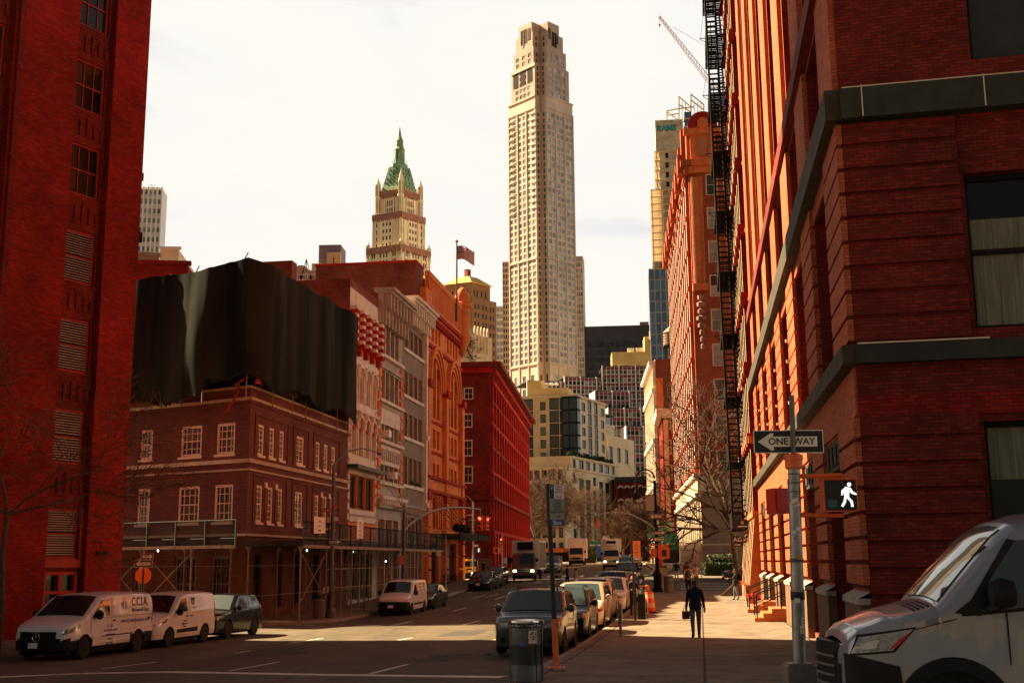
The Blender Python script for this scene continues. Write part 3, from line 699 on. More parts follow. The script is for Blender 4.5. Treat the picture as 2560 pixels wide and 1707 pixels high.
# ------------------------------------------------------------------ left corner building under a debris net
cB=Vector((ray(613,1400)[0]*60.0,60.0,0));dBX=Vector((.866,-.5,0)).normalized()
FB=Face(cB,SV[:2]);LBX=15.0;FX=Face(cB-dBX*LBX,dBX[:2])
LB=FB.A(868,1400)
def bld_corner():
 root=thing('corner_brick_building','dark red brick corner building with cream sash windows and black net over its top','building',(cB.x,cB.y,zg(cB.x,cB.y)))
 B=Building(root);w=MB(FB);z0=-1.0;TOP=11.5
 up,lo,gr=(8.12,9.75),(4.62,6.55),(.3,3.0)
 sc=((645,661),(673,687),(699,711),(742,761),(790,801),(810,821),(829,840))
 hs=[]
 for l,r in sc:
  a0=FB.A(l);a1=max(FB.A(r),a0+.55)
  for h0,h1 in(up,lo):hs.append((a0,a1,h0,h1))
  if l not in(673,810):hs.append((a0,a1+.2,.2,3.0))
 w.wall(0,LB,z0,TOP,hs,'brick_dark',reveal=.22)
 for h in hs:
  if h[2]<1:B.win(FB,*h,d=-.2,frame='plywood_dark',gl='glass_dark',fw=.1,nx=2,ny=2)
  else:B.win(FB,*h,d=-.12,frame='trim_cream',gl='glass_sash',fw=.13,nx=2,ny=6,mw=.03,sill='trim_cream',split=True)
 w.fr=FX;hx=[]
 for a0,a1 in((1.0,2.3),(3.35,4.9),(7.0,7.95),(10.6,12)):
  for h0,h1 in(up,lo):hx.append((LBX-a1,LBX-a0,h0,h1))
  hx.append((LBX-a1,LBX-a0,.1,2.9))
 w.wall(0,LBX,z0,TOP,hx,'brick_dark',reveal=.22)
 for h in hx:
  B.win(FX,*h,d=-.12,frame='trim_cream' if h[2]>1 else 'box_brown',gl='glass_sash' if h[2]>1 else 'glass_dark',fw=.14,nx=4,ny=4 if h[2]>1 else 4,mw=.035,sill='trim_cream' if h[2]>1 else None,split=True)
 p2=FB.pt(LB,0,0);p3=p2-NV*20;p4=FX.pt(0,0,0)
 w.fr=LOC;w.raw([Vector((p.x,p.y,TOP-.8))for p in(cB,p2,p3,p4)],'roof_tar')
 w.build('wall',root);B.done(120)
 def band(h0,h1,d,name,mat='trim_tan'):
  b=MB(FB);b.box(-d,LB,0,d,h0,h1,mat,'b');b.fr=FX;b.box(0,LBX+d*.4,0,d,h0,h1,mat,'br');b.build(name,root)
 band(11.5,11.62,.06,'coping');band(10.85,11.0,.16,'cornice');band(10.7,10.85,.07,'cornice','brick_dark');band(7.62,7.82,.12,'string_course');band(7.22,7.32,.08,'string_course');band(3.9,4.02,.1,'string_course')
 pn=MB(FB)
 for l,r in((640,716),(736,768),(786,846)):
  a0,a1=FB.A(l)-.1,FB.A(r)+.15
  for h0,h1 in((8.05,10.15),(4.5,7.0)):
   pn.box(a0-.12,a0,0,.05,h0,h1,'brick_dark','b');pn.box(a1,a1+.12,0,.05,h0,h1,'brick_dark','b');pn.box(a0-.12,a1+.12,0,.05,h1,h1+.14,'brick_dark','b')
 pn.build('brick_panel',root)
 cp=MB(FB)
 for px in(667,693,805.5,825):a=FB.A(px);cp.box(a-.13,a+.13,0,.08,6.45,6.75,'trim_cream');cp.box(a-.09,a+.09,0,.05,4.7,6.45,'brick_brown','b')
 cp.build('pilaster_cap',root)
bld_corner()
def cloth_red():
 b=MB();p=FX.pt(LBX-.1,.25,11.7);n=14
 rows=[]
 for i in range(n+1):
  t=i/n;c=p+FX.a*(-1.25*t-.15*math.sin(t*7))+Z3*(.25-1.75*t*t-.1*math.sin(t*9))+FX.d*(.1*math.sin(t*8))
  wd=.26+.18*math.sin(t*5+1);rows.append([c+FX.a*wd*(k-.5)+Z3*.22*(k-.5)+FX.d*.1*math.sin(k*6+t*5)for k in(0,.33,.66,1)])
 for r0,r1 in zip(rows,rows[1:]):
  for k in range(3):b.raw([r0[k],r0[k+1],r1[k+1],r1[k]],'red_cloth')
 q0=FB.pt(0,.3,11.65)
 rr=[[q0+FB.a*(x-.3)+Z3*(z*.55*(1-.3*x))+FB.d*(.2*math.sin(3*x+z))for x in(0,.4,.8,1.3)]for z in(0,.6,1.1)]
 for r0,r1 in zip(rr,rr[1:]):
  for k in range(3):b.raw([r0[k],r0[k+1],r1[k+1],r1[k]],'red_cloth')
 o=b.build('torn_cloth',None,smooth=80);so_=o.modifiers.new('thickness','SOLIDIFY');so_.thickness=.02
 tag(o,'torn red cloth hanging over the parapet corner under the black net','cloth')
cloth_red()
def net():
 """scaffold wrapped in dark netting standing on the corner building's roof"""
 root=thing('netted_scaffold','big black debris net hung round a scaffold on top of the brick corner building','scaffold',(cB.x,cB.y,10.7))
 path=[]
 n1=46;n2=54
 for i in range(n1+1):
  a=LBX-14.2+14.75*i/n1;path.append((FX.pt(a,1.15+.12*math.sin(a*1.1),0),FX.d,'x',a))
 for i in range(1,n2+1):
  a=(LB-.7)*i/n2;path.append((FB.pt(a,.75+.10*math.sin(a*1.4),0),FB.d,'s',a))
 b=MB();rows=26;V=[]
 for i,(p,nrm,sd,a)in enumerate(path):
  s=i/len(path)
  if sd=='x':top=17.75+.10*math.sin(a*.9)-.05*abs(math.sin(a*2.2))+.02*a;bot=11.15+.12*math.sin(a*1.7)+(.9 if a>LBX-2.2 else 0)
  else:
   top=18.1-.06*abs(math.sin(a*1.6))+.035*a;bot=11.9-.25*math.sin(a*.8)+.3*noise.noise((a*1.9,3,0))+(0 if a<14 else-.3)
  col_=[]
  for j in range(rows+1):
   t=j/rows;z=bot+(top-bot)*t
   fold=.08*noise.noise((s*46,0,7.1+t*.7))+.05*noise.noise((s*110,1.3*t,2.2))+.14*noise.noise((s*17,t*1.6,.4))
   sag=.10*math.sin(PI*t)*(.4+.6*noise.noise((s*9,5,1)))
   col_.append((p+nrm*(fold+sag)+Z3*z,(s*32,z)))
  V.append(col_)
 for i in range(len(V)-1):
  for j in range(rows):q_=(V[i][j],V[i+1][j],V[i+1][j+1],V[i][j+1]);b.raw([x[0]for x in q_],'debris_net',[x[1]for x in q_])
 o=b.build('net',root,smooth=80,weld=True)
 ft=MB()
 for i in range(0,len(V)-2,1):
  p=V[i][0][0];dn=.12+.35*abs(noise.noise((i*.37,9,0)));q_=V[i+1][0][0]
  ft.raw([p,q_,q_+Vector((0,0,-dn)),p+Vector((0,0,-dn*.7))],'debris_net',[(0,0),(.3,0),(.3,.3),(0,.3)])
 ft.build('net_hem',root)
 sc=MB()
 for k,i in enumerate(range(0,len(path),9)):
  p,nrm,sd,a=path[i];p=p-nrm*.45
  sc.tube(p+Z3*10.8,p+Z3*(17.7+(.45 if k in(3,5)else 0)),.035,'scaffold',5)
  if i+9<len(path):
   q_=path[i+9][0]-path[i+9][1]*.45
   for z in(12.6,14.5,16.5,17.6):sc.tube(p+Z3*z,q_+Z3*z,.03,'scaffold',4)
 for i in(8,20,34,45):
  p=V[i][-1][0];sc.tube(p-Z3*.2,p+Vector((.25,0,.35)),.03,'plywood_dark',4)
 sc.build('scaffold_frame',root)
 dk=MB(FB);dk.box(1.2,LB-.6,-5.5,-1.6,11.7,17.4,'plywood_dark');dk.fr=FX;dk.box(2.0,LBX-1.5,-5.5,-1.6,11.7,16.6,'plywood_dark');dk.build('hoarding',root)
net()
# ------------------------------------------------------------------ row along the left pavement
def zs(f,px,*ys):return[f.Hh(px,y)for y in ys]
aC0,aC1,aD1,aE1,aF1=[FB.A(p)for p in(869,941,1003,1060,1152)]
def block_rest(w,a0,a1,z0,top,mat,depth=22,roof='roof_tar',left=True):
 """side walls, back and roof of a terrace house"""
 w.fr=FB
 if left:w.q([(a0,-depth,z0),(a0,0,z0),(a0,0,top),(a0,-depth,top)],mat)
 w.q([(a1,0,z0),(a1,-depth,z0),(a1,-depth,top),(a1,0,top)],mat)
 w.q([(a1,-depth,z0),(a0,-depth,z0),(a0,-depth,top),(a1,-depth,top)],mat)
 w.q([(a0,0,top),(a1,0,top),(a1,-depth,top),(a0,-depth,top)],roof)
def bld_white():
 root=thing('white_cast_iron_house','narrow white ornate house with red and white banded columns beside the black net','building',FB.pt(aC0,0,-.4))
 f=FB;B=Building(root);w=MB(f)
 z=zs(f,869,689,711,762,850,892,910,993,1030,1040,1131,1160,1182,1178,1270,1298)
 ztop,zp1,zp0,zc0,zw,r1t,r1b,br,r2t,r2b,co1,co0,gt,gb,pb=z
 n=4;W=aC1-aC0;cs=cols(aC0+.25,aC1-.25,n);hs=[]
 for c in cs:hs+=[(c-.48,c+.48,r1b,r1t),(c-.48,c+.48,r2b,r2t)]
 for c in cols(aC0+.1,aC1-.1,5):hs.append((c-.42,c+.42,zc0+.3,zp0-.1))
 gl=[(a,a2,gb,gt-.15)for a,a2 in((aC0+.7,aC0+2.3),(aC0+2.45,aC0+4.3),(aC0+4.45,aC1-.65))]
 shop=[(aC0+.7,aC0+3.0,.1,3.1),(aC0+3.4,aC1-.7,.1,3.1)]
 w.wall(aC0,aC1,-1,4.0,shop,'stone_grey',reveal=.4)
 w.wall(aC0,aC1,4.0,co0,gl,'brick_orange',reveal=.3)
 w.wall(aC0,aC1,co0,zw-.001,[h for h in hs if h[3]<=zw+3 and h[2]<zw],'stone_pale',reveal=.35)
 w.wall(aC0,aC1,zw-.001,zp1,[h for h in hs if h[2]>zw],'stone_pale',reveal=.5)
 w.wall(aC0,aC1,zp1,ztop,[],'brick_party')
 block_rest(w,aC0,aC1,-1,ztop,'brick_party');w.build('wall',root)
 for h in hs:B.win(f,*h,d=-.3,frame='white_paint',gl='glass_dark',fw=.09,ny=2)
 for h in gl:B.win(f,*h,d=-.25,frame='green_shop',gl='glass_green',fw=.14,nx=2,ny=1)
 for h in shop:B.win(f,*h,d=-.35,frame='green_shop',gl='glass_green',fw=.16,nx=2,ny=1)
 B.done()
 for i in range(5):
  a=aC0+.3+(W-.6)*i/4;b=MB(f);nb=10
  for k in range(nb):
   h0=zc0-.2+(zp0-zc0+.3)*k/nb;h1=zc0-.2+(zp0-zc0+.3)*(k+1)/nb
   b.box(a-(.27 if k%2 else.3),a+(.27 if k%2 else.3),0,.5 if k%2 else.56,h0,h1,'stone_pale' if k%2 else 'brick_crimson')
  b.box(a-.2,a+.2,0,.3,zc0-.7,zc0-.2,'brick_crimson');b.build('banded_column',root)
 for c in cs:
  for(h1,h0,rd)in((r1t,r1b,0),(r2t,r2b,1)):
   b=MB(f)
   for k in range(7):
    t0,t1=PI*k/7,PI*(k+1)/7
    for s in(0,):
     P=[(c-.62*math.cos(t0),h1+.42*math.sin(t0)),(c-.62*math.cos(t1),h1+.42*math.sin(t1)),(c-.45*math.cos(t1),h1+.22*math.sin(t1)),(c-.45*math.cos(t0),h1+.22*math.sin(t0))]
     b.poly(P,0,.18,'stone_pale')
   b.box(c-.72,c-.55,0,.22,h1-.55,h1+.1,'stone_pale');b.box(c+.55,c+.72,0,.22,h1-.55,h1+.1,'stone_pale')
   b.box(c-.66,c-.52,0,.12,h0,h1-.55,'stone_pale');b.box(c+.52,c+.66,0,.12,h0,h1-.55,'stone_pale')
   b.build('window_hood',root)
  b=MB(f);b.box(c-.45,c+.45,.0,.05,br-.95,br+.25,'brick_crimson');b.build('panel',root)
  b=MB(f);b.box(c+.6,c+.95,0,.3,br-.35,br+.35,'stone_pale');b.box(c+.66,c+.9,.3,.42,br-.1,br+.3,'stone_pale');b.build('console',root)
 b=MB(f);b.box(aC0-.05,aC1+.05,0,.25,br+.3,br+.5,'stone_pale');b.box(aC0,aC1,0,.12,zw-.1,zw+.25,'stone_pale');b.build('string_course',root)
 b=MB(f);b.box(aC0-.1,aC1+.1,0,.75,co1-.25,co1,'green_shop');b.box(aC0,aC1,0,.18,co0,co1-.55,'stone_pale')
 for i in range(22):a=aC0+.15+(W-.3)*i/21;b.box(a-.06,a+.06,.18,.6,co0+.3,co1-.25,'stone_pale' if i%2==0 else 'green_shop')
 b.build('cornice',root)
 b=MB(f);b.box(aC0+.4,aC1-.4,0,.1,pb-.1,gb,'stone_pale');b.box(aC0+.4,aC1-.4,.1,.18,pb+.3,pb+.4,'stone_grey');b.build('sign_band',root)
 for a in(aC0+.02,aC1-.42):
  b=MB(f)
  for k in range(12):h=pb+(r1b-pb)*k/12;b.box(a,a+.4,0,.07,h,h+.42,'stone_pale')
  b.build('quoin',root)
 b=MB(f);h=ztop;b.box(aC0-.5,aC0+.5,-8,-4,h,h+1.3,'brick_party');b.build('chimney',root)
bld_white()
def cornice(root,a0,a1,h,proj,ht,mat='stone_grey',nb=9):
 b=MB(FB)
 b.box(a0-.1,a1+.1,-.3,proj,h-.22,h,mat);b.box(a0-.05,a1+.05,0,proj*.82,h-.42,h-.22,mat);b.box(a0,a1,0,proj*.3,h-ht,h-.42,mat)
 for i in range(nb):
  a=a0+.25+(a1-a0-.5)*i/(nb-1);b.box(a-.13,a+.13,proj*.3,proj*.75,h-.42-ht*.45,h-.42,mat);b.box(a-.1,a+.1,proj*.3,proj*.45,h-ht,h-.42-ht*.45,mat)
 b.build('cornice',root)
def bld_grey():
 root=thing('grey_iron_front_house','grey house with heavy bracketed cornice and red quoins, left of the taupe house','building',FB.pt(aC1,0,-.3))
 f=FB;B=Building(root);w=MB(f);A0,A1=aC1,aD1
 z=zs(f,946,726,803,880,890,918,990,1010,1020,1092,1095,1135,1190,1197,1230,1290)
 top=z[0];rows=[(z[2]+.15,z[1]-.05),(z[5],z[4]),(z[8],z[7]),(z[12]-.0,z[10]+.1)]
 hs=[];shop=[(A0+.8,A0+2.5,.3,5.6),(A0+2.8,A0+4.6,.3,5.6),(A0+4.9,A1-.7,.3,5.6)]
 for(h0,h1)in rows:
  for c in cols(A0+.9,A1-.9,4):hs.append((c-.52,c+.52,h0,h1))
 w.wall(A0,A1,-1,6.8,shop,'stone_grey',reveal=.45);w.wall(A0,A1,6.8,top,hs,'stone_grey',reveal=.4)
 block_rest(w,A0,A1,-1,top-.2,'brick_party');w.build('wall',root)
 for h in hs:B.win(f,*h,d=-.32,frame='trim_black',gl='glass_bright',fw=.08,ny=2)
 for h in shop:B.win(f,*h,d=-.4,frame='trim_tan',gl='glass_dark',fw=.12,nx=1,ny=3)
 B.done();cornice(root,A0,A1,top+.2,1.25,2.6,'stone_grey',8)
 b=MB(f)
 for h0,h1 in rows:b.box(A0+.1,A1-.1,0,.3,h0-.35,h0-.12,'stone_pale');b.box(A0+.3,A1-.3,0,.16,h1+.12,h1+.4,'stone_grey')
 b.build('string_course',root)
 for a in(A0+.05,A1-.75):
  b=MB(f)
  for k in range(13):h=6.9+(rows[0][0]-7.2)*k/13;b.box(a,a+.7,0,.16,h,h+.58,'brick_orange')
  b.build('quoin',root)
 b=MB(f)
 for h0,h1 in((rows[1][0]-1.9,rows[1][0]-.5),(rows[2][0]-1.9,rows[2][0]-.5)):b.box(A0+.85,A1-.85,0,.12,h0,h1,'stone_pale')
 for k in range(9):a=A0+1.2+(A1-A0-2.4)*k/8;b.box(a-.16,a+.16,.12,.2,rows[2][0]-1.6,rows[2][0]-.8,'stone_grey')
 for k in range(22):a=A0+.4+(A1-A0-.8)*k/21;b.box(a-.06,a+.06,0,.14,rows[0][1]+.5,rows[0][1]+1.5,'stone_pale')
 b.build('panel',root)
 b=MB(f);b.box(A0-.05,A1,0,.6,7.0,7.25,'stone_pale');b.box(A0,A1,0,.35,6.4,7.0,'stone_grey')
 for k in range(16):a=A0+.2+(A1-A0-.4)*k/15;b.box(a-.08,a+.08,.35,.55,6.65,7.0,'stone_pale')
 b.build('shop_cornice',root)
 b=MB(f)
 for(a,h)in((A0+1.8,rows[2][0]),(A0+3.7,rows[3][0]+.1)):b.box(a-.35,a+.35,-.1,.55,h+.1,h+.6,'white_metal')
 b.build('air_conditioner',root)
bld_grey()
def bld_taupe():
 root=thing('taupe_stone_house','plain taupe house with bracketed cornice between grey house and orange arched block','building',FB.pt(aD1,0,-.2))
 f=FB;B=Building(root);w=MB(f);A0,A1=aD1,aE1
 z=zs(f,1010,752,815,868,925,985,1030,1090,1140,1210,1240,1262)
 top=z[0];rows=[(z[2],z[1]),(z[4],z[3]),(z[6],z[5]),(z[8],z[7])]
 hs=[]
 for(h0,h1)in rows:
  for c in cols(A0+.5,A1-.7,4):hs.append((c-.6,c+.6,h0,h1))
 shop=[(A0+.4,A0+2.1,.6,6.0),(A0+2.5,A0+4.6,.4,6.0),(A0+5.0,A1-.6,.4,6.0)]
 w.wall(A0,A1,-1,6.6,shop,'stone_taupe',reveal=.4);w.wall(A0,A1,6.6,top,hs,'stone_taupe',reveal=.35)
 block_rest(w,A0,A1,-1,top-.2,'brick_party');w.build('wall',root)
 for h in hs:B.win(f,*h,d=-.28,frame='trim_tan',gl='glass_dark',fw=.1,ny=2)
 for h in shop:B.win(f,*h,d=-.35,frame='trim_tan',gl='glass_dark',fw=.14,nx=1,ny=3)
 B.done();cornice(root,A0,A1,top+.3,1.3,1.9,'stone_pale',10)
 b=MB(f)
 for h0,h1 in rows:b.box(A0+.3,A1-.3,0,.16,h0-.25,h0,'stone_pale')
 for i in range(26):a=A0+.2+(A1-A0-.4)*i/25;b.box(a-.05,a+.05,0,.22,6.3,6.75,'stone_grey')
 b.box(A0,A1,0,.3,6.75,6.95,'stone_grey');b.build('string_course',root)
 b=MB(f);b.box(A1-.6,A1,0,.35,6.95,top-1.5,'stone_pale');b.box(A1-.7,A1+.05,0,.5,12.6,13.0,'stone_pale');b.box(A1-.7,A1+.05,0,.5,6.95,7.4,'stone_pale');b.build('pilaster',root)
 b=MB(f)
 for c in cols(A0+.5,A1-.7,4)[1:3]:
  for k in range(6):q_=Vector(f.pt(c-.4+.16*k,.3,rows[3][0]+.18));b.lathe([(.02,-.12),(.14,-.02),(.12,.1),(.01,.18)],'leaf_dark',q_,6)
 b.build('window_plants',root)
bld_taupe()
def arch_pts(c,hw,h0,h1,n=12):
 """outline of an arched opening from springing h1 - hw"""
 sp=h1-hw;return[(c-hw,h0),(c-hw,sp)]+[(c-hw*math.cos(PI*k/n),sp+hw*math.sin(PI*k/n))for k in range(1,n)]+[(c+hw,sp),(c+hw,h0)]
def bld_orange():
 root=thing('orange_arched_block','orange brick Romanesque block with two tall arches and an entrance canopy','building',FB.pt(aE1,0,0))
 f=FB;B=Building(root);w=MB(f);A0,A1=aE1,aF1;W=A1-A0
 top=f.Hh(1152,770);z=zs(f,1064,830,868,905,985,1030,1060,1105,1150,1185,1210,1235,1345)
 arch_top=f.Hh(1080,868);spring=f.Hh(1064,965)
 floors=[(f.Hh(1064,1034),f.Hh(1064,982)),(f.Hh(1064,1112),f.Hh(1064,1062)),(f.Hh(1064,1186),f.Hh(1064,1150))]
 grp=[(A0+.25*W,2.6),(A0+.735*W,2.6)]
 hs=[]
 for c,hw in grp:
  for(h0,h1)in floors:
   for k in(-1,0,1):hs.append((c+k*1.55-.55,c+k*1.55+.55,h0,h1))
  for k in(-1,0,1):hs.append((c+k*1.55-.5,c+k*1.55+.5,spring-.6,arch_top-(1.6 if k else.7)))
  for k in(-1.5,-.5,.5,1.5):hs.append((c+k*1.3-.38,c+k*1.3+.38,f.Hh(1064,838),f.Hh(1064,800)))
  for k in(-1,0,1):hs.append((c+k*1.5-.5,c+k*1.5+.5,5.4,8.0))
  hs.append((c-2.1,c+2.1,.4,4.2))
 w.wall(A0,A1,-1,top,hs,'brick_orange',reveal=.45)
 block_rest(w,A0,A1,-1,top-.8,'brick_party',26)
 w.build('wall',root)
 for h in hs:B.win(f,*h,d=-.36,frame='brick_orange' if h[3]-h[2]<3.6 else 'trim_red',gl='glass_slot' if h[2]>5 else 'dark_room',fw=.1,ny=2 if h[2]>5 else 1)
 B.done()
 for c,hw in grp:
  b=MB(f)
  for k,(r,dd)in enumerate(((3.05,.42),(2.75,.28),(2.45,.14))):
   n=20;sp=spring+.2
   ry=arch_top+.25-sp
   for i in range(n):
    t0,t1=PI*i/n,PI*(i+1)/n;r2=r-.26;k2=ry*r/3.05;k3=ry*r2/3.05
    b.poly([(c-r*math.cos(t0),sp+k2*math.sin(t0)),(c-r*math.cos(t1),sp+k2*math.sin(t1)),(c-r2*math.cos(t1),sp+k3*math.sin(t1)),(c-r2*math.cos(t0),sp+k3*math.sin(t0))],0,dd,'brick_orange')
  b.build('arch',root)
 for a in(A0+.5,A0+W*.49,A1-.65):
  b=MB(f);b.box(a-.5,a+.5,0,.42,8.3,spring+.2,'brick_orange','b');b.box(a-.68,a+.68,0,.62,spring-.1,spring+.55,'brick_crimson')
  b.box(a-.6,a+.6,0,.5,7.7,8.3,'brick_crimson');b.build('pier',root)
  b=MB(f)
  for k in range(7):b.box(a-.55,a+.55,0,.45,-.4+k*1.17,.62+k*1.17,'brick_orange')
  b.build('rusticated_pier',root)
 b=MB(f)
 for h0,h1 in floors:b.box(A0+1,A0+W*.49-.5,0,.14,h0-.5,h0-.28,'brick_crimson');b.box(A0+W*.49+.5,A1-1,0,.14,h0-.5,h0-.28,'brick_crimson')
 b.box(A0,A1,0,.5,8.35,8.6,'brick_crimson');b.box(A0,A1,0,.25,8.6,9.5,'brick_orange');b.box(A0,A1,0,.55,9.5,9.75,'brick_crimson')
 hA=f.Hh(1064,775);b.box(A0,A1,0,.45,hA,hA+.35,'brick_crimson');b.box(A0,A1,0,.2,hA-.25,hA,'brick_orange')
 hB=f.Hh(1064,852);b.box(A0,A1,0,.22,hB-.3,hB,'brick_crimson')
 for i in range(46):a=A0+.15+(W-.3)*i/45;b.box(a-.09,a+.09,0,.3,hA-.8,hA-.25,'brick_crimson')
 b.build('string_course',root)
 b=MB(f);hp=f.Hh(1064,775)+.35
 for i in range(30):
  a=A0+.4+(W-.8)*i/29
  b.box(a-.13,a+.13,0,.32,hp+.3,top-.5,'brick_orange')
 b.box(A0,A1,0,.4,top-.5,top,'brick_orange');b.box(A0,A1,0,.36,hp,hp+.3,'brick_orange');b.build('parapet',root)
 b=MB(f);ht=f.Hh(1046,656);b.box(A0-2.6,A0+.1,-9,-.2,18,ht,'brick_party');b.box(A0-2.7,A0+.2,-9.1,-.1,ht,ht+.2,'brick_crimson');b.build('stair_tower',root)
 b=MB(f);hk=f.Hh(1010,672);b.box(A0-1.0,A0+1.2,-.6,.35,hp,hk,'brick_orange');b.build('parapet_pier',root)
 b=MB(f);hs_=f.Hh(905,676);b.box(A0-1.2,A0,-30,-1,18,hs_,'brick_party')
 for i in range(14):b.box(A0-1.3,A0-.2,-29+i*1.9,-28.2+i*1.9,hs_,hs_+.55,'stone_grey')
 b.build('party_wall',root)
 tp=f.pt(A1-.5,.25,0);b=MB();h0=top-3.4
 b.lathe([(.15,h0-1.6),(.75,h0),(.75,h0+3.2),(.95,h0+3.3),(.95,h0+3.7),(.8,h0+3.8),(.72,h0+4.5),(.45,h0+5.1),(.08,h0+5.4)],'brick_orange',(tp.x,tp.y,0),14);b.build('corner_turret',root,smooth=40)
 b=MB(f);b.box(A0+.6,A1-.2,.3,2.9,4.5,4.85,'stone_dark');b.box(A0+.6,A1-.2,2.9,3.0,4.4,4.95,'black_iron')
 b.build('canopy',root)
 b=MB()
 for i in range(7):a=A0+1.2+i*1.9;b.tube(f.pt(a,2.7,4.9),f.pt(a,.1,7.9),.03,'black_iron',4)
 b.build('canopy_rod',root)
 for i,a in enumerate((A0+1.0,A0+3,A0+4.2,A0+5.4)):b=MB(f);q_=f.pt(a,2.6,4.95);b.lathe([(.05,0),(.3,.15),(.34,.5),(.1,.75)],'black_iron',q_,8);b.build('canopy_lamp',root)
 b=MB(f)
 for a in(A0+5.2,A0+11.4):
  for k in(-.9,0,.9):b.poly([(a+k-.12,8.2),(a+k+.12,8.2),(a+k+.12,5.4),(a+k-.12,5.4)],.1,.3,'brick_orange')
 b.build('pilaster',root)
 b=MB(f);b.box(A0+2.0,A0+8,1.2,1.25,1.4,1.45,'black_iron')
 for i in range(14):a=A0+2+i*.46;b.box(a-.02,a+.02,1.2,1.25,.1,1.4,'black_iron')
 b.box(A0+1.5,A0+8.6,0,2.2,-.3,.35,'stone_dark');b.build('stoop_railing',root)
bld_orange()
# ------------------------------------------------------------------ crimson corner block across the next street
cG=Vector((ray(1226,1400)[0]*126,126,0))
def bld_crimson():
 root=thing('crimson_corner_block','deep crimson block with rows of pilasters and overhanging cornice beyond the orange arches','building',(cG.x,cG.y,.6))
 f=Face(cG,SV2[:2]);fx=Face((cG.x-22,cG.y+2.0),(22,-2.0));LX=math.hypot(22,2);L=54
 B=Building(root);w=MB(f);top=f.Hh(1226,915)
 fl=[f.Hh(1226,y)for y in(1325,1240,1175,1115,1055,1000,955)]
 hs=[];cs=cols(.8,L-.8,17)
 for c in cs:
  hs.append((c-.95,c+.95,1.4,fl[0]-.2+.6))
  for k in range(1,6):hs.append((c-.62,c+.62,fl[k]+.1,fl[k]+(fl[k+1]-fl[k])*.68))
 w.wall(0,L,-1,top,hs,'brick_maroon',reveal=.5);  # wall darker than its pilasters, painting in the shade between them
 w.fr=fx;hx=[]
 xw=lambda px,yt,yb:(LX-(cG.x-at(px-12,yt,126).x),LX-(cG.x-at(px+13,yt,126).x),at(px,yb,126).z,at(px,yt,126).z)
 for px,yt,yb in((1170,1285,1348),(1169,1163,1208),(1168,1098,1140),(1168,1032,1068),(1170,967,998)):hx.append(xw(px,yt,yb))
 for px in(1122,1075,1030):
  for yt,yb in((1163,1208),(1098,1140),(1032,1068)):hx.append(xw(px,yt,yb))
 door=(xw(1165,1330,1420)[0]-1.2,xw(1165,1330,1420)[1],.8,at(1165,1312,126).z-2)
 w.wall(0,LX,-1,top,hx,'brick_maroon',reveal=.3)
 e=f.pt(L,0,0);e2=e-NV2*20;s2=fx.pt(0,0,0);w.fr=LOC;w.raw([Vector((p.x,p.y,top))for p in(cG,e,e2,s2)],'roof_tar')
 w.build('wall',root)
 for h in hs:B.win(f,*h,d=-.4,frame='trim_red',gl='glass_slot',fw=.1,ny=2)
 for h in hx:B.win(fx,*h,d=-.2,frame='white_paint',gl='glass_dark',fw=.14,nx=2,ny=2,sill='white_paint')
 B.done(99)
 b=MB(f)
 for i in range(18):a=.8+(L-1.6)*i/17;b.box(a-.28,a+.28,0,.35,fl[0],top-1.2,'brick_crimson','b');b.box(a-.42,a+.42,0,.5,0,fl[0],'brick_crimson','b')
 b.build('pilaster',root)
 b=MB(f)
 for k in range(7):b.box(-.1,L,0,.5 if k in(0,1,6)else.28,fl[k]-.35,fl[k],'brick_maroon' if k%2 else 'brick_crimson')
 b.fr=fx
 for k in(1,0):b.box(0,LX+.05,0,.4,fl[k]-.4,fl[k]+.1,'brick_maroon')
 for k in range(8):b.box(LX-4.5,LX+.06,0,.09,1.6+k*.75,2.1+k*.75,'brick_maroon')
 b.build('string_course',root)
 b=MB(f);b.box(-1.3,L,-.2,1.4,top-.35,top+.15,'brick_maroon');b.box(-.6,L,0,.7,top-.9,top-.35,'brick_crimson');b.fr=fx;b.box(0,LX+1.2,-.2,1.4,top-.352,top+.148,'brick_maroon');b.box(0,LX+.5,0,.7,top-.9,top-.352,'brick_crimson');b.build('cornice',root)
 b=MB(f);b.box(-.15,2.2,0,.12,0,2.9,'box_brown');b.fr=fx;b.box(LX-4.6,LX+.15,0,.12,0,2.9,'box_brown');b.build('plinth',root)
 b=MB(fx);b.box(LX-10.5,LX-5.2,0,.06,.2,7.5,'dark_room');b.build('loading_door',root)
bld_crimson()
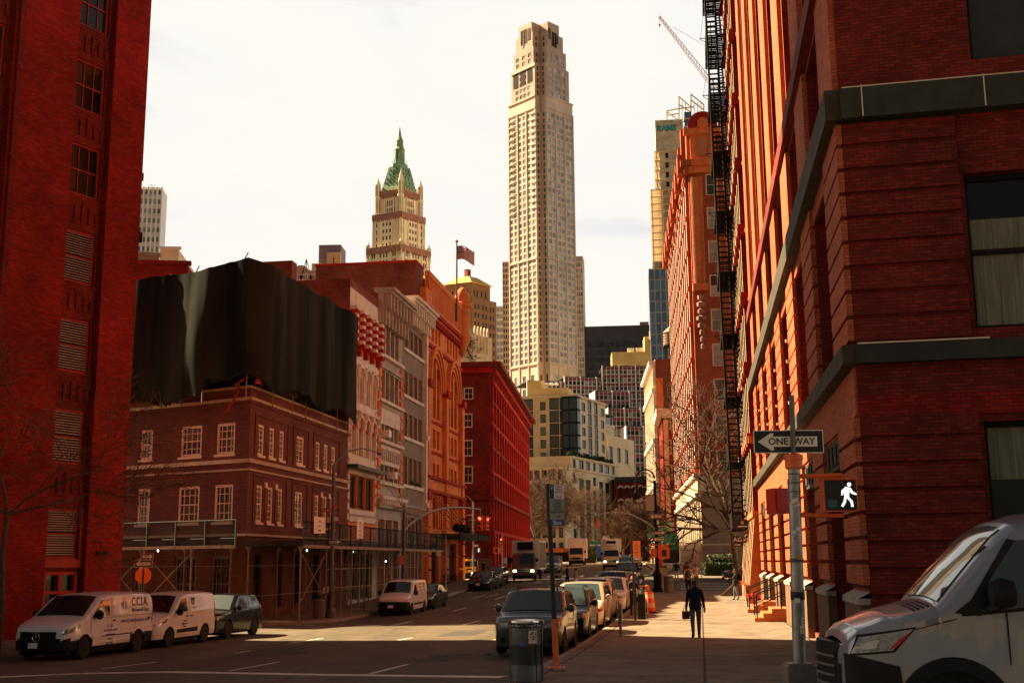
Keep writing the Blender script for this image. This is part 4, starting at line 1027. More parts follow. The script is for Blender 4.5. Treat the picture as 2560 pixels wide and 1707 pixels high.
# ------------------------------------------------------------------ right: rusticated corner warehouse
VN,VF,UR=24.66,66.3,3.32
F1=Face(uv(UR,VF),-SV[:2]if False else(-SV.x,-SV.y));FXR=Face(uv(UR,VN),(.977,-.215))
av=lambda v:VF-v
def bld_right():
 c0=uv(UR,VN);root=thing('rusticated_brick_warehouse','dark red warehouse with banded brick piers and stone ledges behind the silver van','building',(c0.x,c0.y,zg(c0.x,c0.y)+.1))
 f,fx=F1,FXR;B=Building(root);w=MB(f);L=VF-VN;TOP=37.0;LX=13.0
 pc=[av(25.9+6.27*k)for k in range(7)]
 hw=1.35
 gaps=[(pc[k+1]+hw,pc[k]-hw)for k in range(6)]
 gaps=[(min(L,max(0,a)),min(L,b))for a,b in gaps]+[(0,max(.01,pc[6]-hw))]
 hs=[(a,b,.35,5.33)for a,b in gaps if b-a>1]+[(a,b,7.0,11.25)for a,b in gaps if b-a>1]+[(a,b,12.5,15.5)for a,b in gaps if b-a>1]
 hs2=[]
 for k in range(7):
  for s in(-.98,.98)if False else():pass
 up=[]
 nb=[p for p in pc]
 for a,b in gaps:
  if b-a>1:
   for k in range(5):up.append((a+.1,b-.1,16.6+4.0*k,19.9+4.0*k))
 w.wall(0,L,-.5,16.2,hs,'brick_near',reveal=.6,rmat='brick_maroon')  # reveals and back walls in darker brick paint in the recess shade
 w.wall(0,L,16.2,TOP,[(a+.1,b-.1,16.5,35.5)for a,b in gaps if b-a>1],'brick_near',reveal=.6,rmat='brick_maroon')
 for a,b in gaps:
  if b-a<1:continue
  m=(a+b)/2;w2=(b-a)
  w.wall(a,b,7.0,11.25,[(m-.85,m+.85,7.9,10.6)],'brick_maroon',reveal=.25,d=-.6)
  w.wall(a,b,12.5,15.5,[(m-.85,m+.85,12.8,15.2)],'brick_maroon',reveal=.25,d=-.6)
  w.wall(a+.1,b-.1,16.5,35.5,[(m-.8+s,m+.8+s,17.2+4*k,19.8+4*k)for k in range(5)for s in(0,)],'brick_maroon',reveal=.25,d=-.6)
  for(h0,h1)in((7.9,10.6),(12.8,15.2))+tuple((17.2+4*k,19.8+4*k)for k in range(5)):
   B.win(f,m-.85,m+.85,h0,h1,d=-.82,frame='trim_black',gl='glass_dark',fw=.09,nx=2,ny=2,split=True)
   w.box(m-1.05,m+1.05,-.6,-.42,h0-.22,h0,'stone_ledge','b')
  for s in(-1.25,1.25):w.box(m+s-.2,m+s+.2,-.6,-.35,16.5,35.5,'brick_maroon','bo')
  B.win(f,a+.05,b-.05,.35,4.55,d=-.58,frame='trim_black',gl='glass_green',fw=.12,nx=3,ny=2,split=True)
 w.fr=fx
 holes=[(2.4,4.3,1.1,5.2),(2.4,4.3,7.1,10.4),(2.75,4.5,12.9,16.2),(2.75,4.5,18,21),(7.4,9.3,1.1,5.2),(7.4,9.3,7.1,10.4),(7.4,9.3,12.9,16.2)]
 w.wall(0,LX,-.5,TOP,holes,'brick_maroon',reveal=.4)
 e=fx.pt(LX,0,0);far=f.pt(0,0,0);far2=far+NV*20
 w.fr=Face(far2,(far.x-far2.x,far.y-far2.y));w.q([(0,0,-.5),(20,0,-.5),(20,0,TOP),(0,0,TOP)],'brick_near')
 w.fr=LOC;w.raw([Vector((p.x,p.y,TOP))for p in(far,f.pt(L,0,0),e,far2)],'roof_tar')
 w.build('wall',root)
 for h in holes:
  b=MB(fx);a0,a1,h0,h1=h
  for x0,x1,y0,y1 in((a0,a0+.1,h0,h1),(a1-.1,a1,h0,h1),(a0+.1,a1-.1,h1-.1,h1),(a0+.1,a1-.1,h0,h0+.1),(a0+.1,a1-.1,(h0+h1)/2-.05,(h0+h1)/2+.06)):b.box(x0,x1,-.38,-.28,y0,y1,'trim_black')
  m=(h0+h1)/2
  o=b.build('window',root)
  g=MB(fx);hi=h0+(h1-h0)*.72
  g.q([(a0,-.36,h0),(a1,-.36,h0),(a1,-.36,m),(a0,-.36,m)],'curtain' if 6<h0<8 else 'glass_dark')
  g.q([(a0,-.36,m),(a1,-.36,m),(a1,-.36,hi),(a0,-.36,hi)],'curtain' if 6<h0<8 else('blind' if h0>12 else 'glass_dark'))
  g.q([(a0,-.36,hi),(a1,-.36,hi),(a1,-.36,h1),(a0,-.36,h1)],'blind' if h0>12 else('curtain' if h0<3 else 'glass_dark'))
  p=link('pane',g.mesh('pane'),o);p.matrix_parent_inverse=Matrix.Translation(-root.location)if False else Matrix.Identity(4)
 B.done(130)
 step=.49
 def rust(name,fr,a0,a1,h0,h1,d,mat='brick_near',base=.0,wrap=0):
  b=MB(fr);n=int((h1-h0)/step)
  for k in range(n):
   h=h0+k*(h1-h0)/n;b.box(a0,a1+wrap,base,base+d,h+.09,h+(h1-h0)/n,mat,'b')
  b.box(a0+.02,a1-.02,base-.02,base+.03,h0,h1,'brick_maroon','b')  # darker backing puts shade into the grooves between courses
  return b.build(name,root)
 for k,c in enumerate(pc):
  a0,a1=max(0,c-hw),min(L,c+hw)
  rust('rusticated_pier',f,a0,a1,1.9,5.33,.13,wrap=(.12 if k==0 else 0));rust('rusticated_pier',f,a0,a1,6.85,11.65,.13,wrap=(.12 if k==0 else 0))
  b=MB(f);b.box(a0-.04,a1+.04,-.02,.2,-.4,1.6,'plinth_brown','b');b.q([(a0-.07,.24,1.72),(a1+.07,.24,1.72),(a1+.07,.0,1.84),(a0-.07,.0,1.84)],'stone_grey');b.box(a0-.07,a1+.07,0,.24,1.6,1.72,'stone_grey','b');b.build('pier_plinth',root)
  b=MB(f);b.box(a0+.05,a1-.05,0,.12,12.4,15.55,'brick_near','bo');b.box(a0+.1,a1-.1,0,.14,16.2,35.8,'brick_near','bo');b.build('pier',root)
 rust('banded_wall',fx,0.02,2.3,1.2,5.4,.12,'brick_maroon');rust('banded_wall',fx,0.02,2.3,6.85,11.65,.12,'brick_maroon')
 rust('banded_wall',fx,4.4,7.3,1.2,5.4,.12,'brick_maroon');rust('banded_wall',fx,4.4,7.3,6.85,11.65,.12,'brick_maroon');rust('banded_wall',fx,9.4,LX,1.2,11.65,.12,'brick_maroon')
 def ledge(h0,h1,d,name,mat='stone_ledge',md='stone_dark'):
  b=MB(f);b.box(0,L+d*.8,-.05,d,h0,h1,mat,'b');b.fr=fx;b.box(0.002,LX,-.05,d,h0+.002,h1-.002,md,'b');b.build(name,root)
 ledge(6.44,6.83,.28,'stone_ledge');ledge(11.7,12.38,.34,'stone_ledge');ledge(15.62,16.15,.26,'stone_ledge','brick_maroon','stone_dark')
 b=MB(fx)
 for a in(.45,2.9,5.6):b.box(a-.012,a+.012,.34,.347,11.72,12.37,'trim_cream');b.box(a-.012,a+.012,.0,.34,12.42,12.424,'trim_cream')
 b.box(.05,LX,.0,.30,12.385,12.42,'trim_cream');b.box(.05,2.6,0,.3,6.832,6.86,'trim_cream');b.box(0,LX,0,.06,5.36,5.8,'brick_red');b.build('joint',root)
 b=MB(f);b.box(0,L,0,.05,5.4,6.4,'brick_near','b')
 for a,b_ in gaps:
  if b_-a>1:
   n=16
   for i in range(n):x0=a+(b_-a)*i/n;b.box(x0+.02,x0+(b_-a)/n-.02,-.5,.04,11.27,11.68,'brick_near','b')
   b.box(a,b_,-.55,.02,4.6,5.3,'stone_dark','b')
   for i in range(4):x0=a+.2+(b_-a-.4)*i/4;b.box(x0,x0+.45,.02,.06,4.7,5.2,'stone_ledge')
 b.build('lintel',root)
 b=MB(f)
 for k in range(2,6):
  a=gaps[k][1]
  for h in(7.6,8.3,9.0,9.7):b.box(a+.02,a+.12,.13,.22,h,h+.1,'white_metal')
 b.build('tie_plate',root)
 b=MB(f);a=av(61.5);b.box(a-2.2,a+2.4,-.56,.1,.3,.36,'stone_taupe');b.build('door_sill',root)
bld_right()
def stoop(name,v0,wd,n,label):
 p=uv(UR,v0);root=thing(name,label,'steps',(p.x,p.y,zg(p.x,p.y)+.15));f=Face(uv(UR,v0),(-SV.x,-SV.y));z0=zg(p.x,p.y)+.12
 b=MB(f)
 for k in range(n):b.box(0,wd,.3-.28,.35+.33*(n-k),z0+.17*k,z0+.17*(k+1),'step_orange','o')
 b.build('tread',root)
 for a in(.06,wd-.06):
  r=MB();d1=.35+.33*n-.1
  r.tube(f.pt(a,d1,z0+.15),f.pt(a,d1,z0+1.05),.028,'black_iron',6);r.tube(f.pt(a,d1,z0+1.05),f.pt(a,.1,z0+1.05+.17*n),.028,'black_iron',6);r.tube(f.pt(a,d1,z0+.6),f.pt(a,.1,z0+.6+.17*n),.02,'black_iron',5);r.tube(f.pt(a,.3,z0+.3),f.pt(a,.3,z0+1.0+.17*n),.028,'black_iron',6)
  r.build('handrail',root)
 return root,f,z0
stoop('entrance_steps',49.5,2.4,3,'nearer orange stone steps with black handrails, beside the taped grey pole')
stoop('entrance_steps',56.5,2.2,3,'farther orange steps with black handrails, with red flowers on top')
def flowers():
 p=uv(UR-1.05,55.6);z=zg(p.x,p.y)+.15;root=thing('flower_pot','low pot of bright red flowers on the farther orange steps','flower pot',(p.x,p.y,z+.34))
 b=MB();b.lathe([(.16,0),(.22,.22),(.24,.24)],'brick_brown',(p.x,p.y,z+.34),12);b.build('pot',root)
 b=MB();r=random.Random(3)
 for i in range(60):
  q_=Vector((p.x+r.gauss(0,.17),p.y+r.gauss(0,.17),z+.62+r.random()*.16));b.lathe([(.01,-.03),(.05,0),(.01,.03)],'flower_red' if i%5 else 'leaf_dark',q_,5)
 b.build('blossom',root)
flowers()
# ------------------------------------------------------------------ right: second house, sunlit pilasters and fire escape
VE=80.0
def bld_ribbed():
 c0=uv(UR,VF);root=thing('ribbed_red_loft_building','tall red loft building with thin pale sunlit ribs, behind the black fire escape','building',(c0.x,c0.y,zg(c0.x,c0.y)+.1))
 f=Face(uv(UR,VE),(-SV.x,-SV.y));L=VE-VF;B=Building(root);w=MB(f);TOP=58
 a_of=lambda v:VE-v;vs_=[66.9+2.15*k for k in range(7)]
 hs=[]
 for v0,v1 in zip(vs_,vs_[1:]):
  a0,a1=a_of(v1)+.3,a_of(v0)-.3
  hs.append((a0,a1,.5,4.0));hs.append((a0,a1,5.4,8.6))
  for k in range(12):hs.append((a0,a1,9.8+4.05*k,12.6+4.05*k))
 w.wall(0,L,-.5,TOP,hs,'brick_maroon',reveal=.3)
 e=f.pt(0,0,0);e2=e+NV*16;w.fr=Face(e2,(e.x-e2.x,e.y-e2.y));w.q([(0,0,-.5),(16,0,-.5),(16,0,TOP),(0,0,TOP)],'brick_party')
 w.build('wall',root)
 for h in hs:B.win(f,*h,d=-.26,frame='trim_tan' if 5<h[2]<6 else 'trim_red',gl='glass_dark',fw=.1,ny=2)
 B.done(99)
 for v in vs_:
  a=a_of(v);b=MB(f)
  b.q([(a-.22,.85,-.1),(a+.22,.85,-.1),(a+.16,.28,5.0),(a-.16,.28,5.0)],'stone_cream')  # sunlit front edge of the buttress put in as cream
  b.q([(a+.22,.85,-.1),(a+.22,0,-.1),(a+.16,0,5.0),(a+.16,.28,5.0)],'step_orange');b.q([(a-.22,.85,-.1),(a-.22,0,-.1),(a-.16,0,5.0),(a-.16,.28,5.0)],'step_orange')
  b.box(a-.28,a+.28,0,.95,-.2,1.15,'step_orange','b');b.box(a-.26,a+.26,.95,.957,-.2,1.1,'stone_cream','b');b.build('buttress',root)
  b=MB(f);b.box(a-.14,a+.14,0,.34,5.0,TOP-1,'brick_maroon','bf');b.q([(a-.14,.34,5),(a+.14,.34,5),(a+.14,.34,TOP-1),(a-.14,.34,TOP-1)],'stone_cream')  # cream front face paints in the sunlit edge; flanks stay dark red
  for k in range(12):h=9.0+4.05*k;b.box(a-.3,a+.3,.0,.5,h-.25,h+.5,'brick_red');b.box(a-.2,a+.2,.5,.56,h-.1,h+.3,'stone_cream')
  b.build('pilaster',root)
 b=MB(f);b.box(0,L,0,.4,4.85,5.15,'step_orange');b.box(0,L,0,.45,8.9,9.3,'brick_orange')
 for k in range(12):b.box(0,L,0,.1,13.0+4.05*k,13.2+4.05*k,'stone_cream')
 b.build('string_course',root)
 b=MB(f);a=a_of(72.6);b.box(a-.35,a+.35,0,.45,12.8,14.6,'box_pale')
 for k in range(4):b.box(a-.28,a+.28,.45,.47,13.0+.4*k,13.2+.4*k,'box_brown')
 b.build('air_conditioner',root)
bld_ribbed()
def fire_escape():
 v0,v1=75.0,80.4;ui,uo=3.2,2.05
 p=uv(2.6,77);root=thing('fire_escape','black iron fire escape of ladders and platforms on the ribbed red building','fire escape',(p.x,p.y,4.3))
 levels=[4.4+4.12*k for k in range(14)]
 W=lambda u,v,z:uv(u,v,z)
 for k,z in enumerate(levels):
  o=uo-.011*(z-4)
  b=MB()
  for i in range(20):v=v0+(v1-v0)*i/19;b.tube(W(o,v,z),W(ui,v,z),.055,'black_iron',4)
  for u in(o,o+.35,o+.7,ui):b.tube(W(u,v0,z),W(u,v1,z),.07,'black_iron',4)
  b.build('platform',root)
  b=MB()
  for h in(.35,.7,1.05):b.path([W(ui,v0,z+h),W(o,v0,z+h),W(o,v1,z+h),W(ui,v1,z+h)],.04,'black_iron',4)
  for i in range(24):v=v0+(v1-v0)*i/23;b.tube(W(o,v,z),W(o,v,z+1.05),.03,'black_iron',4)
  for i in range(6):u=o+(ui-o)*i/5;b.tube(W(u,v0,z),W(u,v0,z+1.05),.03,'black_iron',4)
  b.build('railing',root)
  b=MB();b.tube(W(o-.45,v0+.4,z+.03),W(ui,v0+.4,z+.03),.03,'black_iron',4);b.tube(W(o-.45,v0+.4,z),W(ui,v0+.3,z-1.4),.02,'black_iron',4);b.tube(W(o-.4,v0+.4,z),W(o,v0+.4,z+2.6),.014,'black_iron',4);b.build('bracket',root)
  if k<len(levels)-1:
   z2=levels[k+1];o2=uo-.011*(z2-4);b=MB();va=v0-.1
   for u in(.04,.68):b.tube(W(o+u,va,z),W(o2+u,va,z2+.9),.085,'black_iron',4)
   n=11
   for i in range(n):t=(i+.5)/n;oo=o+(o2-o)*t;b.tube(W(oo+.04,va,z+(z2-z)*t),W(oo+.68,va,z+(z2-z)*t),.06,'black_iron',4)
   b.build('ladder',root)
   b=MB()
   for s in(0,.5):
    b.tube(W(o+.75+s*.6,v0+.8,z),W(o+.75+s*.6,v1-.8,z2),.075,'black_iron',4)
   for i in range(12):t=(i+.5)/12;v=v0+.8+(v1-v0-1.6)*t;b.tube(W(o+.75,v,z+(z2-z)*t),W(o+1.05,v,z+(z2-z)*t),.05,'black_iron',4)
   b.build('stair',root)
fire_escape()
def shop_signs():
 p=uv(2.55,73.6);z=4.35;root=thing('projecting_sign','black projecting shop sign with small white lettering at the foot of the fire escape','sign',(p.x,p.y,z))
 b=MB(Face(uv(2.0,73.6),NV[:2]));b.box(0,1.15,-.06,.06,z,z+.62,'sign_black');b.box(.0,1.4,-.03,.03,z+.7,z+.75,'black_iron');b.build('board',root)
 fm=Face(uv(2.0,73.6),NV[:2]);text('~~~~~~~~~',.12,'sign_white',root,tmat(fm.pt(.6,.07,z+.16),fm.a,fm.d));text('@',.2,'sign_white',root,tmat(fm.pt(.6,.07,z+.4),fm.a,fm.d),name='emblem')
 p=uv(2.2,74.4);root=thing('projecting_sign','small hanging AG letter sign just below the black shop sign','sign',(p.x,p.y,3.3))
 fm=Face(uv(2.0,74.4),NV[:2]);b=MB(fm);b.box(.0,.62,-.03,.03,3.3,3.95,'stone_dark');b.build('board',root)
 text('AG',.38,'sign_white',root,tmat(fm.pt(.3,.035,3.72),fm.a,fm.d));text('~~~~~~~',.1,'sign_white',root,tmat(fm.pt(.3,.035,3.42),fm.a,fm.d))
 # ------------------------------------------------------------------ right: tall ornate block beyond the side street
oc=at(1757,1400,128);cR=Vector((oc.x,oc.y,0))
def bld_ornate():
 root=thing('ornate_orange_tower_block','tall ornate orange brick block with striped stone base, behind the bare tree and fire escape','building',(cR.x,cR.y,1.2))
 L=47;f=Face(cR+SV2*L,(-SV2.x,-SV2.y));fx=Face(cR,NV2[:2]);LX=16
 B=Building(root);w=MB(f);TOP=51.5;n=13;cs=cols(1,L-1,n);hs=[]
 for c in cs:
  for k in range(9):hs.append((c-.95,c+.95,13.0+4.1*k,15.7+4.1*k))
  hs.append((c-1.1,c+1.1,2.6,8.6))
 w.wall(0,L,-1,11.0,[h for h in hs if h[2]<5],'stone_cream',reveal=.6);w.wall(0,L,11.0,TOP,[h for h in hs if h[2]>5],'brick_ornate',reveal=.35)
 w.fr=fx;hx=[]
 for k in range(9):
  hx.append((1.9,3.3,11.8+3.95*k,14.4+3.95*k));hx.append((5.5,7.0,11.8+3.95*k,14.4+3.95*k))
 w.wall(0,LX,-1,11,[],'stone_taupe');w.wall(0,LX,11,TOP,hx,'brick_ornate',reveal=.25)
 w.fr=LOC;e=f.pt(0,0,0);w.raw([Vector((p.x,p.y,TOP-1))for p in(cR,fx.pt(LX,0,0),e+NV2*LX,e)],'roof_tar')
 w.fr=Face(e+NV2*LX,(-NV2.x,-NV2.y));w.q([(0,0,-1),(LX,0,-1),(LX,0,TOP),(0,0,TOP)],'brick_far')
 w.build('wall',root)
 for h in hs:B.win(f,*h,d=-.3,frame='trim_tan',gl='glass_slot',fw=.14,ny=2)
 for h in hx:B.win(fx,*h,d=-.2,frame='trim_cream',gl='glass_bright',fw=.16,nx=1,ny=2,sill='trim_cream')
 B.done(99)
 for i in range(n+1):
  a=cs[0]-(cs[1]-cs[0])/2+(cs[1]-cs[0])*i;b=MB(f)
  b.box(a-.24,a+.24,0,.4,11,46.5,'brick_ornate','bf');b.q([(a-.24,.4,11),(a+.24,.4,11),(a+.24,.4,46.5),(a-.24,.4,46.5)],'stone_pale')
  for k in range(9):h=12.0+4.1*k;b.box(a-.32,a+.32,0,.5,h,h+.5,'brick_ornate')
  b.build('pilaster',root)
  b=MB(f);b.box(a-.42,a+.42,0,.4,-.5,2.4,'stone_pale','b');b.box(a-.32,a+.32,0,.3,2.4,9.3,'stone_pale','b');b.build('base_pilaster',root)
 b=MB(f);b.box(-.2,L+.45,0,.6,9.3,9.7,'stone_pale');b.box(0,L+.3,0,.3,9.7,11.4,'stone_cream');b.box(-.2,L+.6,0,.7,11.4,11.8,'stone_pale');b.fr=fx;b.box(0,.8,0,.4,9.7,11.4,'stone_pale');b.box(0,LX,0,.12,11.0,11.3,'stone_taupe');b.box(0,6,0,.1,4.1,4.2,'stone_pale');b.build('string_course',root)
 b=MB(f);b.box(-.2,L+.8,-.3,.9,46.8,47.5,'brick_ornate');b.box(0,L+.5,0,.5,46.0,46.8,'brick_ornate');b.fr=fx;b.box(.0,6.0,0,.8,46.8,47.498,'brick_orange');b.box(.0,3.4,0,.5,46.0,46.8,'brick_orange');b.box(-.4,5.6,0,.5,50.6,51.4,'brick_orange');b.build('cornice',root)
 for i in range(8):b=MB(f);a=L-1-6.2*i;b.box(a-.9,a+.9,.2,1.2,46.2,48.4,'brick_ornate');b.box(a-.6,a+.6,.2,.7,48.4,51.6,'brick_ornate');b.build('dormer',root)
 b=MB(fx);b.box(.15,1.5,0,.45,33,45.5,'brick_orange');b.box(.0,1.7,0,.7,32.2,33,'brick_orange');b.box(.25,.42,.45,.6,33,45.5,'stone_cream');b.box(1.2,1.4,.45,.6,33,45.5,'brick_far');b.box(.3,3.2,0,.4,47.5,50.6,'brick_orange');b.box(1.0,2.2,.4,.5,48,50.2,'brick_far');b.build('corner_pier',root)
 b=MB(fx);b.poly(arch_pts(1.8,1.7,51.4,53.4,10),-.3,.45,'brick_crimson');b.poly(arch_pts(1.8,.6,51.4,52.6,8),.45,.6,'brick_orange');b.build('crest',root)
 b=MB(fx)
 for z,r in((31.4,.38),(30.6,.5),(29.8,.42),(29.0,.6),(28.2,.45),(27.4,.3),(26.6,.22),(25.8,.2)):q_=fx.pt(.85,.3,z);b.lathe([(.02,-.45),(r,-.2),(r,.2),(.02,.45)],'terracotta',q_,8)
 b.build('carved_figure',root)
 b=MB(fx);
 for a,c in((3.3,'barrel_orange'),(4.0,'black_iron'),(4.5,'red_white')):b.lathe([(.2,0),(.35,.5),(.2,1.6),(.05,2.0)],c,fx.pt(a,-1,51.4),8)
 b.build('roof_ornament',root)
bld_ornate()
# ------------------------------------------------------------------ farther buildings
def facade_wall(w,B,f,L,z0,z1,cs,ww,h0,fh,nf,wh,mat,frame,gl,reveal=.25,fw=.1,nx=1,ny=2,d=0.0):
 hs=grid(cs,ww,[h0+fh*k for k in range(nf)],wh);hs=[h for h in hs if h[3]<z1-.1 and h[0]>.02 and h[1]<L-.02]
 w.fr=f;w.wall(0,L,z0,z1,hs,mat,reveal=reveal,d=d)
 for h in hs:B.win(f,*h,d=d-reveal+.02,frame=frame,gl=gl,fw=fw,nx=nx,ny=ny)
def two_face(name,label,corner,dl,dr,Ll,Lr,z0,z1,spec_l,spec_r,mat,roof='roof_tar',cap=96,extra=None):
 """a box seen from its near corner: left face (runs to the corner) and right face (runs away from it)"""
 c=Vector((corner[0],corner[1],0));dl=Vector((dl[0],dl[1],0)).normalized();dr=Vector((dr[0],dr[1],0)).normalized()
 root=thing(name,label,'building',(c.x,c.y,z0));B=Building(root);w=MB()
 fl=Face(c+dl*Ll,(-dl.x,-dl.y));fr=Face(c,(dr.x,dr.y))
 if spec_l:facade_wall(w,B,fl,Ll,z0,z1,mat=mat,**spec_l)
 else:w.fr=fl;w.q([(0,0,z0),(Ll,0,z0),(Ll,0,z1),(0,0,z1)],mat)
 if spec_r:facade_wall(w,B,fr,Lr,z0,z1,mat=mat,**spec_r)
 else:w.fr=fr;w.q([(0,0,z0),(Lr,0,z0),(Lr,0,z1),(0,0,z1)],mat)
 a,b_,d_=c+dl*Ll,c+dr*Lr,c+dl*Ll+dr*Lr
 w.fr=LOC
 w.raw([Vector((p.x,p.y,z1))for p in(c,b_,d_,a)],roof)
 for p,q_ in((b_,d_),(d_,a)):w.raw([Vector((p.x,p.y,z0)),Vector((q_.x,q_.y,z0)),Vector((q_.x,q_.y,z1)),Vector((p.x,p.y,z1))],mat)
 if extra:extra(root,B,fl,fr,w)
 w.build('wall',root);B.done(cap);return root,fl,fr
 # --- brown party-wall block and stone houses beyond the ornate tower
def right_row():
 c=at(1650,1300,196)
 def ex(root,B,fl,fr,w):
  b=MB(fl);L=30
  b.box(L-1.6,L+.6,0,.8,40.6,41.4,'stone_cream');b.build('cornice',root)
 root,fl,fr=two_face('brown_party_wall_house','tall house showing a bare brown brick party wall, left of the ornate orange tower',c,(-math.sin(rad(3)),-math.cos(rad(3))),(1,-.05),.01,14,1.5,42.6,None,None,'brick_party')if False else(None,None,None)
 rt=thing('brown_party_wall_house','tall house showing a bare brown brick party wall, left of the ornate orange tower','building',(c.x,c.y,1.8));B=Building(rt);w=MB()
 dS=Vector((math.sin(rad(3.2)),math.cos(rad(3.2)),0));L=26;f=Face(Vector((c.x,c.y,0))+dS*L,(-dS.x,-dS.y));fx=Face((c.x,c.y),(1,-.06))
 facade_wall(w,B,f,L,-1,36.2,cols(.5,L-.5,8),1.7,5,3.4,9,2.3,'stone_cream','trim_tan','glass_dark',reveal=.4)
 w.fr=fx;w.q([(0,0,-1),(15,0,-1),(15,0,36.2),(0,0,36.2)],'brick_party');w.q([(-.02,.02,33),(1.2,.02,33),(1.2,.02,-1),(-.02,.02,-1)],'brick_orange')
 w.fr=LOC;w.raw([Vector((p.x,p.y,36.2))for p in(f.pt(0,0,0),f.pt(L,0,0),fx.pt(15,0,0),fx.pt(15,-25,0))],'roof_tar');w.build('wall',rt);B.done(90)
 b=MB(f)
 for h,d in((35.2,1.1),(30.5,.8),(22,.8),(14.6,.7),(6,.6)):b.box(-.2,L+.3,0,d,h,h+.7,'stone_pale')
 for i in range(9):a=.5+(L-1)*i/8;b.box(a-.3,a+.3,0,.5,0,35.2,'stone_pale','b')
 b.build('cornice',rt)
 c=at(1663,1300,181);rt=thing('low_red_house','low red brick house with pale cornice, half hidden by bare branches','building',(c.x,c.y,1.8));B=Building(rt);w=MB()
 L=13;dS=SV2;f=Face(Vector((c.x,c.y,0))+dS*L,(-dS.x,-dS.y));fx=Face((c.x,c.y),NV2[:2])
 facade_wall(w,B,f,L,-1,25.7,cols(.3,L-.3,5),1.3,3,3.9,6,2.5,'brick_red','trim_cream','glass_dark',reveal=.3,fw=.2)
 facade_wall(w,B,fx,8,-1,25.7,[.9,2.6],1.0,3,3.9,6,2.4,'brick_red','trim_cream','glass_bright',reveal=.2,fw=.2)
 w.fr=LOC;w.raw([Vector((p.x,p.y,25.7))for p in(f.pt(0,0,0),f.pt(L,0,0),fx.pt(8,0,0),fx.pt(8,-L,0))],'roof_tar');w.build('wall',rt);B.done()
 b=MB(f);b.box(-.2,L+.5,0,.9,24.6,25.8,'stone_pale');b.fr=fx;b.box(0,5,0,.7,24.3,25.798,'stone_pale');b.box(.2,.9,0,.15,-1,24,'stone_cream');b.box(3.2,3.7,0,.15,-1,24,'stone_cream');b.build('cornice',rt)
 b=MB(f);b.box(L-4.5,L-.3,0,.3,-1,6.2,'trim_red');b.build('shopfront',rt)
right_row()
